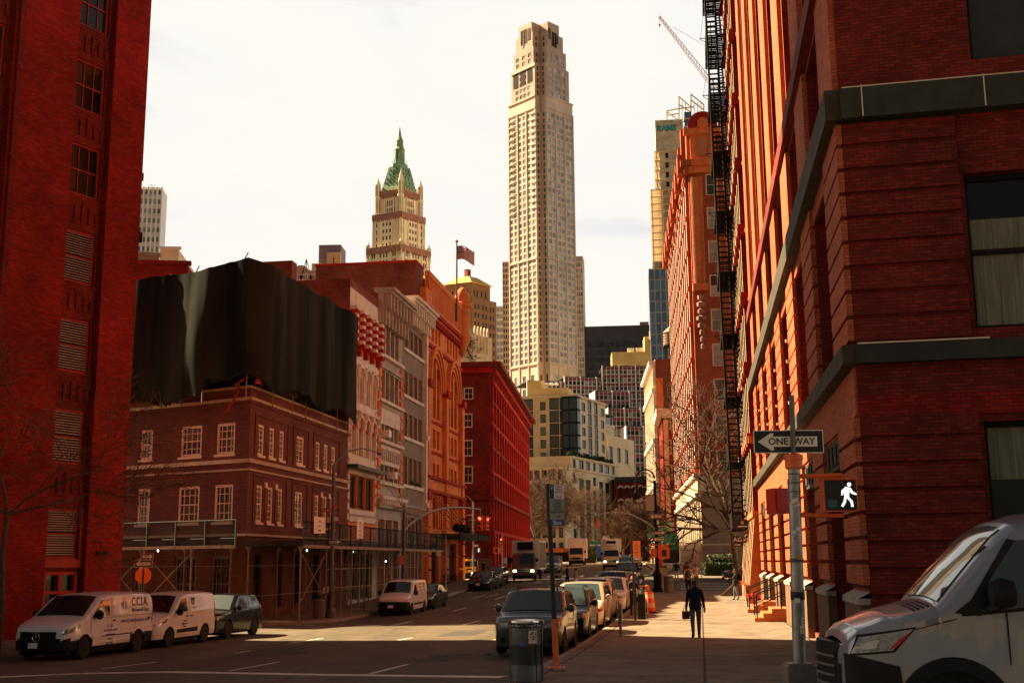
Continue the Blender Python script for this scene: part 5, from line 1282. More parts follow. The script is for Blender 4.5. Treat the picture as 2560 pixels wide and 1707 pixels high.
# --- pale apartment block with stacked bay windows closing the street
def bld_apartments():
 dr=(.432,.902);dl=(-.97,.24);c=at(1440,1000,300);ZT=45
 root=thing('pale_apartment_block','pale stone apartment block with dark stacked bay windows closing the street','building',(c.x,c.y,2.2));B=Building(root);w=MB()
 C=Vector((c.x,c.y,0));DL=Vector((*dl,0)).normalized();DR=Vector((*dr,0)).normalized()
 fl=Face(C+DL*27,(-DL.x,-DL.y));fr=Face(C,(DR.x,DR.y));Lr=21;Ll=27
 al=lambda px,py:fl.A(px,py);ar=lambda px,py:fr.A(px,py)
 H0,H1=27.0,44.9
 hs=[];nf=5;fh=3.3;y0=28.0
 bays_l=[(1289,1302,'b'),(1311,1333,'b'),(1351,1365,'w'),(1374,1398,'b'),(1400,1416,'b')]
 for l,r,t in bays_l:
  a0,a1=al(l,1080),al(r,1080)
  for k in range(nf):hs.append((a0,a1,y0+fh*k,y0+fh*k+(3.1 if t=='b' else 2.2)))
 a0c=al(1420,1080)
 w.fr=fl;w.wall(0,Ll,-2,ZT,hs,'beige_stone',reveal=.3)
 for h in hs:B.win(fl,*h,d=-.2,frame='trim_black',gl='glass_teal',fw=.16,nx=2,ny=1)
 hr=[]
 for l,r,t in((1441,1448,'b'),(1455,1464,'w'),(1470,1480,'b'),(1486,1495,'b'),(1503,1511,'w')):
  a0,a1=ar(l,1080),ar(r,1080)
  for k in range(nf):hr.append((max(a0,.1),a1,y0+fh*k,y0+fh*k+(3.1 if t=='b' else 2.2)))
 w.fr=fr;w.wall(0,Lr,-2,ZT,hr,'cream_wall',reveal=.3)
 for h in hr:B.win(fr,*h,d=-.2,frame='trim_black',gl='glass_teal',fw=.16,nx=2,ny=1)
 w.fr=LOC;w.raw([Vector((p.x,p.y,ZT))for p in(C,C+DR*Lr,C+DR*Lr+DL*Ll,C+DL*Ll)],'roof_tar');w.fr=Face(C+DR*Lr,(DL.x,DL.y));w.q([(0,0,-2),(Ll,0,-2),(Ll,0,ZT),(0,0,ZT)],'cream_wall')
 w.build('wall',root)
 b=MB(fl);b.box(0,Ll+.3,0,.4,ZT-.6,ZT,'stone_cream');b.fr=fr;b.box(0,Lr,0,.4,ZT-.6,ZT-.002,'stone_cream');b.build('cornice',root)
 b=MB(fl);b.box(Ll-3.6,Ll+.4,0,.5,27.6,44.0,'glass_teal');b.fr=fr;b.box(-.5,1.2,0,.5,27.6,44.002,'glass_teal')
 b.fr=fl
 for k in range(6):b.box(Ll-3.7,Ll+.5,.4,.6,27.5+fh*k,28.0+fh*k,'trim_black');b.fr=fr;b.box(-.6,1.3,.4,.62,27.5+fh*k,28.0+fh*k,'trim_black');b.fr=fl
 for a in(Ll-3.65,Ll-1.9,Ll+.2):b.box(a,a+.18,.45,.62,27.5,44,'trim_black')
 b.build('corner_bay',root)
 c2=at(1411,1200,286);C2=Vector((c2.x,c2.y,0));fl2=Face(C2+DL*26,(-DL.x,-DL.y));fr2=Face(C2,(DR.x,DR.y));L2=37;ZL=fl2.Hh(1409,1166)
 w=MB(fl2);hs=[]
 for l,r in((1320,1333),(1336,1350),(1355,1368),(1372,1388),(1396,1407)):
  a0,a1=fl2.A(l,1250),fl2.A(r,1250)
  for k in range(6):hs.append((a0,a1,4.6+3.5*k,7.0+3.5*k))
 w.wall(0,26,-2,ZL,hs,'beige_stone',reveal=.3)
 for h in hs:B.win(fl2,*h,d=-.22,frame='trim_black',gl='glass_dark',fw=.16,nx=2,ny=1)
 ZR=fr2.Hh(1432,1140);hr=[]
 for l,r,t in((1433,1441,'w'),(1449,1461,'b'),(1466,1477,'b'),(1484,1491,'w'),(1499,1509,'b'),(1514,1525,'b'),(1531,1538,'w')):
  a0,a1=fr2.A(l,1250),fr2.A(r,1250)
  if t=='b':
   for k in range(8):hr.append((a0,a1,4.4+3.1*k,7.4+3.1*k))
  else:
   for k in range(7):hr.append((a0,a1,4.8+3.35*k,7.0+3.35*k))
 hr=[h for h in hr if h[3]<ZL-.02]+[(h[0],h[1],ZL+.15,ZR-.7)for h in hr if abs(h[2]-4.4)<.01 or abs(h[2]-4.8)<.01]
 hr=[h for h in hr if h[2]<ZL or h[0]>fr2.A(1430,1200)]
 w.fr=fr2;a_st=fr2.A(1428,1200);w.wall(a_st,L2,ZL-.001,ZR,[h for h in hr if h[2]>=ZL],'cream_wall',reveal=.3);w.wall(0,L2,-2,ZL-.001,[h for h in hr if h[3]<ZL],'cream_wall',reveal=.3)
 for h in hr:
  if h[3]<ZL or h[2]>=ZL:B.win(fr2,*h,d=-.22,frame='trim_black',gl='glass_teal',fw=.16,nx=2,ny=1)
 w.fr=LOC;w.raw([Vector((p.x,p.y,ZL))for p in(C2,C2+DR*L2,C2+DR*L2+DL*20,C2+DL*26)],'roof_tar')
 e0=fr2.pt(a_st,0,0);w.raw([Vector((p.x,p.y,ZR))for p in(e0,C2+DR*L2,C2+DR*L2+DL*12,e0+DL*12)],'roof_tar');w.fr=Face(e0+DL*12,(-DL.x,-DL.y));w.q([(0,0,ZL),(12,0,ZL),(12,0,ZR),(0,0,ZR)],'beige_stone')
 w.build('podium_wall',root)
 b=MB(fr2);b.box(0,L2,0,.35,ZL-.5,ZL,'stone_cream')
 b.box(a_st,L2,0,.3,ZR-.5,ZR,'stone_cream');b.fr=fl2;b.box(0,26.3,0,.35,ZL-.5,ZL-.002,'stone_cream');b.build('podium_cornice',root)
 b=MB(fl2);b.box(-8,26,.2,2.6,4.6,5.6,'orange_paint');b.box(-8,26,.1,2.4,3.9,4.6,'dark_room');b.fr=fr2;b.box(-2,L2,.2,2.6,4.6,5.598,'orange_paint');b.box(-2,L2,.02,2.4,2,4.598,'dark_room');b.build('shop_canopy',root)
 r=random.Random(11);b=MB()
 for i in range(260):
  a=a_st+1+r.random()*(L2-a_st-3);q_=fr2.pt(a,-.2-r.random()*1.4,ZR+r.random()*1.1);s=.3+r.random()*.4;n1=Vector((r.gauss(0,1),r.gauss(0,1),r.gauss(0,1))).normalized();t=n1.orthogonal().normalized()*s;u_=n1.cross(t)
  b.raw([q_-t,q_-u_,q_+t,q_+u_],'leaf_dark')
 b.build('roof_hedge',root)
 C3=C+DR*22.5;f3=Face(C3,(DR.x,DR.y));f3l=Face(C3+DL*16,(-DL.x,-DL.y));w=MB(f3);zt=f3.Hh(1520,1085)
 hh=[(.8+6.2*k,3.4+6.2*k,29.6,33.6)for k in range(3)];w.wall(0,21,20,zt,hh,'cream_wall',reveal=.3)
 for h in hh:B.win(f3,*h,d=-.2,frame='trim_black',gl='glass_dark',fw=.18,nx=2,ny=1)
 w.fr=f3l;w.q([(0,0,20),(16,0,20),(16,0,zt),(0,0,zt)],'cream_wall');w.q([(13.8,.02,24),(15.5,.02,24),(15.5,.02,zt-1),(13.8,.02,zt-1)],'dark_room');w.fr=LOC
 w.raw([Vector((p.x,p.y,zt))for p in(C3,C3+DR*21,C3+DR*21+DL*16,C3+DL*16)],'roof_tar');w.fr=f3;w.box(-1,13,-9,-3,zt,zt+3.0,'cream_wall');w.box(-1,13.2,-9,-2.8,zt+3.0,zt+3.6,'stone_pale');w.box(-1,11,-8,-3.4,zt+3.6,zt+6.0,'glass_teal');w.box(-1.4,11.6,-8.4,-2.6,zt+6.0,zt+6.5,'stone_dark');w.build('penthouse_wall',root)
 w=MB(fl);a1,a2=al(1316,980),al(1350,980);w.box(a1,a2,-9,-1.5,ZT,ZT+4.3,'yellow_wall');w.box(a2,al(1416,980),-8,-1.5,ZT,ZT+2.2,'yellow_wall');w.build('roof_bulkhead',root)
 w=MB(fl)
 for a,r_ in((al(1358,955),.45),(al(1371,955),.7),(al(1384,955),.5)):q_=fl.pt(a,-4,ZT+3.2);w.lathe([(.05,-.1),(r_,.2),(r_,.5),(.05,.8)],'white_metal',q_,10)
 w.build('roof_fan',root)
 B.done(100)
bld_apartments()
def bld_red_brick_low():
 c=at(1545,1300,312);rt=thing('red_arched_window_house','red brick house with white arched window heads at the street end','building',(c.x,c.y,2.2));B=Building(rt);w=MB()
 f=Face((c.x-.5,c.y),(1,-.12));zt=f.Hh(1550,1192)
 hs=[];
 for k,y in enumerate((1242,1275,1310)):
  h1=f.Hh(1550,y-25+3);
  for i in range(7):hs.append((.9+1.75*i,1.9+1.75*i,h1-2.4,h1))
 w.fr=f;w.wall(0,14,-1,zt-1.5,hs,'brick_red',reveal=.25);w.box(0,14.2,-9,.6,zt-1.5,zt,'stone_dark');w.fr=f;w.q([(0,0,-1),(0,-9,-1),(0,-9,zt-1.5),(0,0,zt-1.5)],'brick_red');w.build('wall',rt)
 for h in hs:B.win(f,*h,d=-.2,frame='trim_black',gl='glass_dark',fw=.12)
 B.done()
 for h in hs[:14]:
  b=MB(f);c0=(h[0]+h[1])/2;n=6
  for i in range(n):
   t0,t1=PI*i/n,PI*(i+1)/n;b.poly([(c0-.8*math.cos(t0),h[3]+.75*math.sin(t0)),(c0-.8*math.cos(t1),h[3]+.75*math.sin(t1)),(c0-.5*math.cos(t1),h[3]+.4*math.sin(t1)),(c0-.5*math.cos(t0),h[3]+.4*math.sin(t0))],0,.15,'white_paint')
  b.build('window_hood',rt)
bld_red_brick_low()
# --- burgundy and white slab with metal mullions
def bld_burgundy():
 Y=470;c=at(1500,930,Y);C=Vector((c.x,c.y,0));rt=thing('burgundy_panel_slab','white gridded office slab with burgundy panels under every window row','building',(c.x,c.y,5));B=Building(rt);w=MB();md=MB()
 segs=[((1318,952),(1411,942)),((1411,942),(1500,934)),((1506,936),(1640,915))]
 sp=MB();fhs=3.45
 for si,((x0,y0),(x1,y1))in enumerate(segs):
  p,q_=at(x0,y0,Y+(0,4,12)[si]),at(x1,y1,Y+(4,8,12)[si]);f=Face((p.x,p.y),(q_.x-p.x,q_.y-p.y));L=math.hypot(q_.x-p.x,q_.y-p.y);zt=p.z if si<2 else q_.z
  n=max(4,int(L/1.62));cs=cols(0,L,n);nf=17
  hs=grid(cs,L/n-.22,[zt-3.3-fhs*k for k in range(nf)],1.75)
  w.fr=f;w.wall(0,L,5,zt,hs,'white_metal',reveal=.15)
  for h in hs:B.win(f,*h,d=-.1,frame='white_metal',gl='glass_bright' if R.random()<.75 else 'glass_dark',fw=.1,ny=1)
  sp.fr=f
  for k in range(nf):
   for c_ in cs:h=zt-3.3-fhs*k;sp.q([(c_-L/n/2+.11,.04,h+1.82),(c_+L/n/2-.11,.04,h+1.82),(c_+L/n/2-.11,.04,h+3.2),(c_-L/n/2+.11,.04,h+3.2)],'spandrel_burgundy')
  md.fr=f
  for i in range(0,n+1,4):a=L*i/n;md.box(a-.28,a+.28,0,.5,5,zt+.3,'white_metal','b');md.box(a+.28,a+.55,0,.42,5,zt,'black_iron','b')
  w.fr=f;w.box(0,L,-20,0,zt-.02,zt+.25,'roof_tar','f')
 w.build('wall',rt);sp.build('spandrel_panel',rt);md.build('mullion',rt);B.done(99)
 for(x0,y0,x1,y1,dy)in((1487,978,1572,964,-10),(1520,1020,1600,1006,-16),(1565,1066,1640,1058,-22)):
  p,q_=at(x0,y0,Y+dy),at(x1,y1,Y+dy+3);f=Face((p.x,p.y),(q_.x-p.x,q_.y-p.y));L=math.hypot(q_.x-p.x,q_.y-p.y);zt=p.z;b=MB(f);n=int(L/1.62);cs=cols(0,L,n)
  hs=grid(cs,L/n-.22,[zt-3.3-fhs*k for k in range(8)],1.75);b.wall(0,L,5,zt,hs,'white_metal',reveal=.12)
  for h in hs:b.q([(h[0],-.1,h[2]),(h[1],-.1,h[2]),(h[1],-.1,h[3]),(h[0],-.1,h[3])],'glass_bright' if R.random()<.5 else 'glass_dark');b.q([(h[0],.04,h[3]+.07),(h[1],.04,h[3]+.07),(h[1],.04,h[3]+1.45),(h[0],.04,h[3]+1.45)],'spandrel_burgundy')
  for i in range(0,n+1,4):a=L*i/n;b.box(a-.28,a+.28,0,.5,5,zt+.3,'white_metal','b');b.box(a+.28,a+.5,0,.4,5,zt,'black_iron','b')
  b.box(0,L,-8,0,zt,zt+.3,'roof_tar','f');b.q([(0,0,5),(0,-8,5),(0,-8,zt),(0,0,zt)],'white_metal');b.build('stepped_wing',rt)
bld_burgundy()
# --- tall limestone tower with setbacks
def bld_tower():
 Y=573;PC=at(1360,900,Y);C=Vector((PC.x,PC.y,0));DL=Vector((-17.2,19,0)).normalized();DR=Vector((17.6,17.4,0)).normalized()
 root=thing('limestone_skyscraper','very tall pinkish limestone skyscraper with stepped crown, tallest in view','building',(C.x,C.y,60));B=Building(root);w=MB()
 Ll,Lr=25.0,24.5;NT=4.2
 def tier(il,ir,z0,z1,colsL,colsR,fh=3.42,mat='limestone',nt=NT,wh=2.25,wins=True):
  """one setback storey block; il / ir = inset of the outer ends, nt = notch cut out of the near corner"""
  base=C+(DL+DR)*max(0,0)
  fl=Face(C+DL*(Ll-il),(-DL.x,-DL.y));fr=Face(C,(DR.x,DR.y));LL,LR=Ll-il,Lr-ir
  nf=int((z1-z0-.6)/fh)
  kw=dict(z0=z0,z1=z1,h0=z0+.9,fh=fh,nf=nf,wh=wh,mat=mat,frame='trim_tan',gl='glass_tower',reveal=.25,fw=.09,nx=2)
  facade_wall(w,B,fl,LL-nt,cs=[a*(LL-nt)for a in colsL]if wins else[],ww=2.3,**kw)
  fr2=Face(C+DR*nt,(DR.x,DR.y));facade_wall(w,B,fr2,LR-nt,cs=[a*(LR-nt)for a in colsR]if wins else[],ww=2.1,**kw)
  n1=Face(C+DL*nt,(DR.x,DR.y));n2=Face(C+DL*nt+DR*nt,(-DL.x,-DL.y))
  kw['gl']='glass_slot'
  facade_wall(w,B,n1,nt,cs=[nt*.5]if wins else[],ww=1.3,**kw);facade_wall(w,B,n2,nt,cs=[nt*.5]if wins else[],ww=1.3,**kw)
  a,b_=C+DL*LL,C+DR*LR;d_=a+DR*LR
  w.fr=LOC
  for p,q_ in((b_,d_),(d_,a)):w.raw([Vector((p.x,p.y,z0)),Vector((q_.x,q_.y,z0)),Vector((q_.x,q_.y,z1)),Vector((p.x,p.y,z1))],mat)
  w.raw([Vector((p.x,p.y,z1))for p in(C+DL*nt,C+DL*nt+DR*nt,C+DR*nt,b_,d_,a)],mat)
 colsL=(.09,.245,.42,.58,.75,.91);colsR=(.09,.225,.43,.565,.77,.905)
 hz_=lambda py:at(1362,py,Y).z
 tier(0,0,55,hz_(905),(.2,.5,.8),(.2,.35,.65,.8),fh=6.8,wh=4.6)
 tier(0,0,hz_(905),hz_(262),colsL,colsR)
 tier(0,0,hz_(262),hz_(232),(),(),wins=False)
 tier(2.4,2.4,hz_(232),hz_(150),colsL[1:5],colsR[1:5],mat='limestone_top')
 tier(4.4,4.4,hz_(150),hz_(108),(.2,.5,.8),(.2,.5,.8),mat='limestone_top',nt=5.0)
 tier(6.4,6.6,hz_(108),hz_(70),(.5,),(.5,),mat='limestone_top',nt=5.6)
 tier(8.6,9.6,hz_(70),hz_(44),(),(),mat='limestone_top',nt=6.2,wins=False)
 w.build('wall',root);B.done(100)
 fl=Face(C+DL*(Ll-2.4),(-DL.x,-DL.y));LL=Ll-2.4-NT
 for k in range(3):b=MB(fl);a=LL*(.2+.3*k);b.box(a-2.0,a+2.0,-.05,.08,hz_(195),hz_(160),'dark_room');b.build('loggia',root)
 b=MB(fl);b.box(0,LL+.3,0,.5,hz_(158),hz_(154),'stone_pale');b.build('string_course',root)
 fl3=Face(C+DL*(Ll-8.6),(-DL.x,-DL.y));fr3=Face(C+DR*6.2,(DR.x,DR.y))
 for fc,a,wd,h0,h1 in((fl3,4.0,2.2,92,56),(fl3,8.2,.8,88,58),(fr3,1.2,.9,88,60),(fr3,4.8,1.9,102,66),(fr3,7.4,.7,92,70)):
  b=MB(fc);b.box(a-wd,a+wd,-.05,.1,hz_(h0),hz_(h1),'dark_room')
  for q_ in range(3):b.box(a-wd+q_*wd-.08,a-wd+q_*wd+.08,.1,.25,hz_(h0),hz_(h1),'limestone_top')
  b.build('louvre',root)
 b=MB()
 for fc,LLx in((Face(C+DL*Ll,(-DL.x,-DL.y)),Ll-NT),(Face(C+DR*NT,(DR.x,DR.y)),Lr-NT)):
  b.fr=fc
  for i in range(4):a=LLx*i/3;b.box(a-.35,a+.35,0,.35,55,hz_(262),'limestone','b')
  for py in(905,640,262,232):b.box(-.2,LLx+.2,0,.5,hz_(py)-.5,hz_(py)+.3,'limestone')
 b.build('pier',root)
 b=MB();f0=Face(C+DL*Ll,(-DL.x,-DL.y));a=(Ll-NT)
 for k in range(16):h=hz_(250)-5-3.42*k*1;b.fr=f0;b.box(a*.83,a*.97,0,.8,h-1.0,h-.6,'stone_pale');b.box(a*.03,a*.17,0,.8,h-1.0,h-.6,'stone_pale')
 b.build('bay_sill',root)
bld_tower()
# --- gothic cream tower with copper-green roof
def bld_gothic():
 Y=640;P=at(1002,640,Y);C=Vector((P.x,P.y,0));DL=Vector((-19.4,9.5,0)).normalized();DR=Vector((15.0,17.0,0)).normalized();hz_=lambda py:at(1000,py,Y).z
 root=thing('gothic_cream_tower','cream gothic tower with steep green copper roof and corner pinnacles','building',(C.x,C.y,120));B=Building(root);w=MB()
 cen=C+DL*11+DR*11
 def tier(half,z0,z1,n,fh,wh,ww,mat='woolworth_cream'):
  c=cen-DL*half-DR*half;L=2*half;fl=Face(c+DL*L,(-DL.x,-DL.y));fr=Face(c,(DR.x,DR.y));nf=int((z1-z0-.5)/fh)
  xs=[L*t for t in n]
  for f in(fl,fr):facade_wall(w,B,f,L,z0,z1,cs=xs,ww=ww,h0=z0+.6,fh=fh,nf=nf,wh=wh,mat=mat,frame='terracotta',gl='glass_dark',reveal=.4,fw=.12)
  w.fr=LOC;a,b_,d_=c+DL*L,c+DR*L,c+DL*L+DR*L
  for p,q_ in((b_,d_),(d_,a)):w.raw([Vector((p.x,p.y,z0)),Vector((q_.x,q_.y,z0)),Vector((q_.x,q_.y,z1)),Vector((p.x,p.y,z1))],mat)
  w.raw([Vector((p.x,p.y,z1))for p in(c,b_,d_,a)],mat);return fl,fr,L,c
 tr=(.17,.23,.41,.5,.59,.77,.83)
 z_a,z_b,z_c,z_d=hz_(612),hz_(527),hz_(468),hz_(398)
 f1=tier(11.6,120,z_a,tr,4.4,3.0,1.0);f2=tier(9.6,z_a,z_b,(.14,.38,.5,.62,.86),4.1,2.2,1.2);f3=tier(7.4,z_b,z_c,(.3,.4,.5,.6,.7),4.6,3.4,.9)
 w.build('wall',root);B.done(100)
 for(fl,fr,L,c),z in((f1,z_a),(f2,z_b),(f3,z_c)):
  b=MB()
  for f in(fl,fr):
   b.fr=f;b.box(0,L,0,.7,z-3.0,z+.2,'terracotta')
   n=int(L/1.3)
   for i in range(n):a=L*(i+.5)/n;b.poly([(a-.5,z-3.0),(a,z-4.2),(a+.5,z-3.0)],.05,.65,'terracotta');b.box(a-.16,a+.16,.2,.5,z+.2,z+1.1,'woolworth_cream')
  b.build('gothic_cornice',root)
  b=MB()
  for f in(fl,fr):
   b.fr=f
   for t in(.03,.12,.3,.7,.88,.97):b.box(L*t-.28,L*t+.28,0,.5,z-20,z-3,'woolworth_cream','b')
  b.build('gothic_pier',root)
 def pinn(p,z0,z1,r,ztip,name='corner_pinnacle'):
  b=MB();b.lathe([(r,z0),(r,z1-9),(r*1.25,z1-8.6),(r*1.25,z1-7.4),(r*.95,z1-7),(r*.95,z1),(r*1.1,z1+.2),(r*.2,z1+(ztip-z1)*.8),(.05,ztip)],'woolworth_cream',(p.x,p.y,0),8);
  for i in range(8):
   w_=2*PI*i/8;q_=Vector((p.x+r*math.cos(w_),p.y+r*math.sin(w_),0));b.tube(q_+Z3*z0,q_+Z3*(z1+.8),.14,'terracotta',4)
  b.build(name,root)
 h=7.4
 for s,t in((-1,-1),(1,-1),(-1,1),(1,1)):
  pinn(cen+DL*h*1.05*s+DR*h*1.05*t,z_b-2,hz_(450),1.55,hz_(428 if(s,t)!=(-1,-1)else 415))
  pinn(cen+DL*11*s+DR*11*t,z_a-6,z_a+1.5,1.1,z_a+5,'lower_pinnacle')
 def pyr(h0,h1,z0,z1,mat,name,off=0):
  b=MB();P0=[cen+DL*h0*s+DR*h0*t+Z3*z0 for s,t in((-1,-1),(-1,1),(1,1),(1,-1))];P1=[cen+DL*h1*s+DR*h1*t+Z3*z1 for s,t in((-1,-1),(-1,1),(1,1),(1,-1))]
  for i in range(4):j=(i+1)%4;b.raw([P0[i],P0[j],P1[j],P1[i]],mat)
  b.raw(P1,mat);b.build(name,root)
 pyr(7.0,5.9,z_c,z_c+4.5,'copper_green','copper_roof');pyr(5.9,3.9,z_c+4.5,hz_(401),'copper_green','copper_roof')
 b=MB()
 for(f_,s)in((DL,DR),(DR,DL)):
  for k in range(4):
   for i in range(4-k//2):
    t=(k+.6)/4.5;hh=5.9+(3.9-5.9)*t;z=z_c+4.5+(hz_(401)-z_c-4.5)*t;n=4-k//2;x=(i-(n-1)/2)*hh*.5
    p=cen-f_*(hh+.15)+s*x+Z3*z;b.tube(p-Z3*.5,p+Z3*.9,.34,'dark_room',4,.1)
 b.build('dormer',root)
 b=MB()
 for s in range(6):
  for f_,g in((DL,DR),(DR,DL)):p=cen-f_*7.0+g*(-5.5+2.2*s);b.tube(p+Z3*z_c,p+Z3*(z_c+3.2),.5,'woolworth_cream',4,.2)
 b.build('gable',root)
 zt=hz_(401);b=MB();b.lathe([(4.8,zt),(4.8,zt+1.6),(3.8,zt+1.7),(3.1,zt+2),(3.0,zt+10.5),(3.3,zt+10.8),(2.3,zt+12.5),(2.0,zt+16),(2.2,zt+16.3),(1.1,zt+19),(.15,zt+25),(.05,hz_(333))],'copper_green',(cen.x,cen.y,0),8)
 for i in range(8):w_=2*PI*(i+.5)/8;q_=cen+Vector((math.cos(w_),math.sin(w_),0))*2.5;b.tube(q_+Z3*(zt+3.5),q_+Z3*(zt+9),.45,'dark_room',4)
 for i in range(8):w_=2*PI*i/8;q_=cen+Vector((math.cos(w_),math.sin(w_),0))*3.8;b.tube(q_+Z3*zt,q_+Z3*(zt+5.5),.4,'copper_green',4,.05)
 b.build('lantern',root)
bld_gothic()
# --- remaining skyline
def skyline():
 Y=450;c=at(1180,800,Y);z1=at(1180,742,Y).z
 sp=dict(cs=[1.8,3.6,6.2,8.0,10.6,12.4],ww=1.1,h0=52,fh=3.5,nf=15,wh=1.9,frame='terracotta',gl='glass_slot',reveal=.3)
 dl,dr=Vector((-13,6,0)).normalized(),Vector((9,10,0)).normalized()
 z2=at(1180,690,Y).z
 def ex(root,B,fl,fr,w):
  L=13.2;C=Vector((c.x,c.y,0))
  fl2=Face(C+dl*13.4+dr*1.6,(-dl.x,-dl.y));fr2=Face(C+dl*1.6+dr*1.6,(dr.x,dr.y))
  facade_wall(w,B,fl2,11.8,z1,z2-2.0,[1.8,3.4,5.9,8.4,10],.9,z1+1,4,1,2.6,'brick_tan','terracotta','glass_slot',.3)
  facade_wall(w,B,fr2,11,z1,z2-2.0,[1.8,3.4,5.9,8.4],.9,z1+1,4,1,2.6,'brick_tan','terracotta','glass_slot',.3)
  b=MB();cc=C+dl*7.5+dr*7.1;za,zb=z2-2.0,at(1180,688,Y).z+1.0
  P0=[cc+dl*6.6*s+dr*6.2*t+Z3*za for s,t in((-1,-1),(-1,1),(1,1),(1,-1))];P1=[cc+dl*2.6*s+dr*2.4*t+Z3*zb for s,t in((-1,-1),(-1,1),(1,1),(1,-1))]
  for i in range(4):j=(i+1)%4;b.raw([P0[i],P0[j],P1[j],P1[i]],'gold_roof')
  b.raw(P1,'gold_roof');b.build('roof',root)
  b=MB();b.lathe([(1.3,zb-.5),(1.3,zb+3.2),(1.5,zb+3.3)],'brick_brown',(cc.x,cc.y,0),4);b.build('chimney',root)
 two_face('gold_roofed_tower','tan brick tower with golden pyramid roof behind the flagpole',c,dl,dr,15,14.2,40,z1,sp,sp,'brick_tan','stone_cream',99,ex)
 Y=260;c=at(1183,850,Y);z1=at(1190,835,Y).z
 def ex2(root,B,fl,fr,w):
  b=MB(fl);b.poly([(.0,z1-1),(5.2,z1-1),(4.3,z1+1.9),(1.0,z1+2.2)],-5,-.3,'copper_green');b.build('mansard',root)
  b=MB(fr)
  for i in range(5):b.box(.2+1.1*i,.6+1.1*i,-.2,.3,z1-4,z1+.9,'stone_cream');b.poly([(.15+1.1*i,z1+.9),(.65+1.1*i,z1+.9),(.4+1.1*i,z1+2)],-.1,.25,'stone_cream')
  b.build('finial',root)
 s2=dict(cs=[1.2,2.6,4.0],ww=.8,h0=20,fh=3.4,nf=8,wh=2.0,frame='trim_tan',gl='glass_slot',reveal=.3)
 two_face('small_gothic_house','small cream gothic house with green mansard below the golden-roofed tower',c,(-1,.35),(.75,.9),6,6.5,10,z1,s2,s2,'stone_cream','roof_tar',60,ex2)
 def slab_(name,label,pl,pr,py,Y,mat,gl,frame,fh,nc,z0=40,dep=12,wf=.75,hf=.72,tilt=.15,spandrel=None):
  p,q_=at(pl,py,Y),at(pr,py,Y);L=q_.x-p.x;rt=thing(name,label,'building',(p.x,p.y,z0));B=Building(rt);w=MB();f=Face((p.x,p.y+L*tilt),(L,-L*tilt));LL=L*math.sqrt(1+tilt*tilt);nf=int((p.z-z0)/fh)
  facade_wall(w,B,f,LL,z0,p.z,cols(.1,LL-.1,nc),(LL/nc)*wf,p.z-nf*fh+(1-hf)*fh*.5,fh,nf,fh*hf,mat,frame,gl,.12,fw=.08,ny=1)
  w.fr=f;w.box(0,LL,-dep,-.001,z0,p.z,mat,'fo');w.build('wall',rt);B.done(90);return rt,f,LL,p.z
 slab_('dark_gridded_slab','narrow dark gridded slab against the left side of the tall skyscraper',1256,1274,654,610,'stone_taupe','glass_slot','trim_tan',3.3,3)
 slab_('striped_glass_slab','pale striped glass tower between gold-roofed tower and dark slab',1235,1258,765,660,'white_metal','glass_blue','white_metal',4.0,7)
 slab_('slim_pale_slab','slim pale slab behind the right side of the tall skyscraper',1438,1456,640,640,'limestone','glass_tower','trim_tan',3.4,3)
 rt,f,L,z=slab_('black_office_slab','broad black glass office slab under the blue tower',1457,1622,815,640,'steel_blue','glass_black','steel_blue',4.2,22,70,30,.86,.62,.1)
 b=MB(f);b.box(-.2,L+.2,0,.4,z-9,z+.3,'steel_blue')
 for i in range(7):a=L*i/6;b.box(a-.3,a+.3,.4,.7,70,z,'steel_blue','b')
 b.box(L-5,L,-8,-2,z,z+2.6,'purple_clad');b.build('parapet',rt)
 Y=540;c=at(1530,900,Y);c2=at(1645,900,Y);rt=thing('yellow_brick_block','yellow brick block with stepped roof below the rooftop water tank','building',(c.x,c.y,50));B=Building(rt);f=Face((c.x,c.y),(c2.x-c.x,-1.0));z1=at(1530,880,Y).z;z2=at(1630,842,Y).z;w=MB(f);L=c2.x-c.x+5
 hs=[(x,x+1.2,h,h+2.6)for x in(1.5,6.5,11.8,15.8)for h in(z1-9,z1-15)]+[(8.4,11,z1-15,z1-12)]
 w.wall(0,L,40,z1,hs,'yellow_wall',reveal=.3);w.box(0,L,-14,0,40,z1,'yellow_wall','fo');w.box(15.4,L,-12,.3,z1,z2,'yellow_wall');w.build('wall',rt)
 for h in hs:B.win(f,*h,d=-.25,frame='trim_tan',gl='glass_dark')
 B.done()
 b=MB(f)
 for a in(7.6,11.6):b.box(a,a+3.1,-4,-2,z1+.6,z1+2.2,'white_metal')
 b.build('roof_unit',rt)
 def tank(px,py0,py1,Y,r,label,mat='wood_tank',top='trim_tan'):
  p=at(px,py1,Y);zt=at(px,py0,Y).z;h=zt-p.z;rt=thing('water_tank',label,'water tank',(p.x,p.y,p.z-h*.6))
  b=MB();b.lathe([(r,p.z),(r*.97,p.z+h*.66)],mat,(p.x,p.y,0),20)
  for k in range(5):z=p.z+h*.66*(k+.5)/5;b.lathe([(r*1.01,z-.04),(r*1.025,z),(r*1.01,z+.04)],'black_iron',(p.x,p.y,0),20,cap=False)
  b.build('tank',rt);b=MB();b.lathe([(r*1.06,p.z+h*.66),(.05,zt)],top,(p.x,p.y,0),20);b.build('conical_roof',rt)
  b=MB()
  for s,t in((-1,-1),(1,-1),(1,1),(-1,1)):b.tube((p.x+s*r*.7,p.y+t*r*.7,p.z-h*.6),(p.x+s*r*.7,p.y+t*r*.7,p.z),.12,'black_iron',4)
  b.box(p.x-r,p.x+r,-p.y-r,-p.y+r,p.z-.15,p.z,'black_iron');b.build('stand',rt)
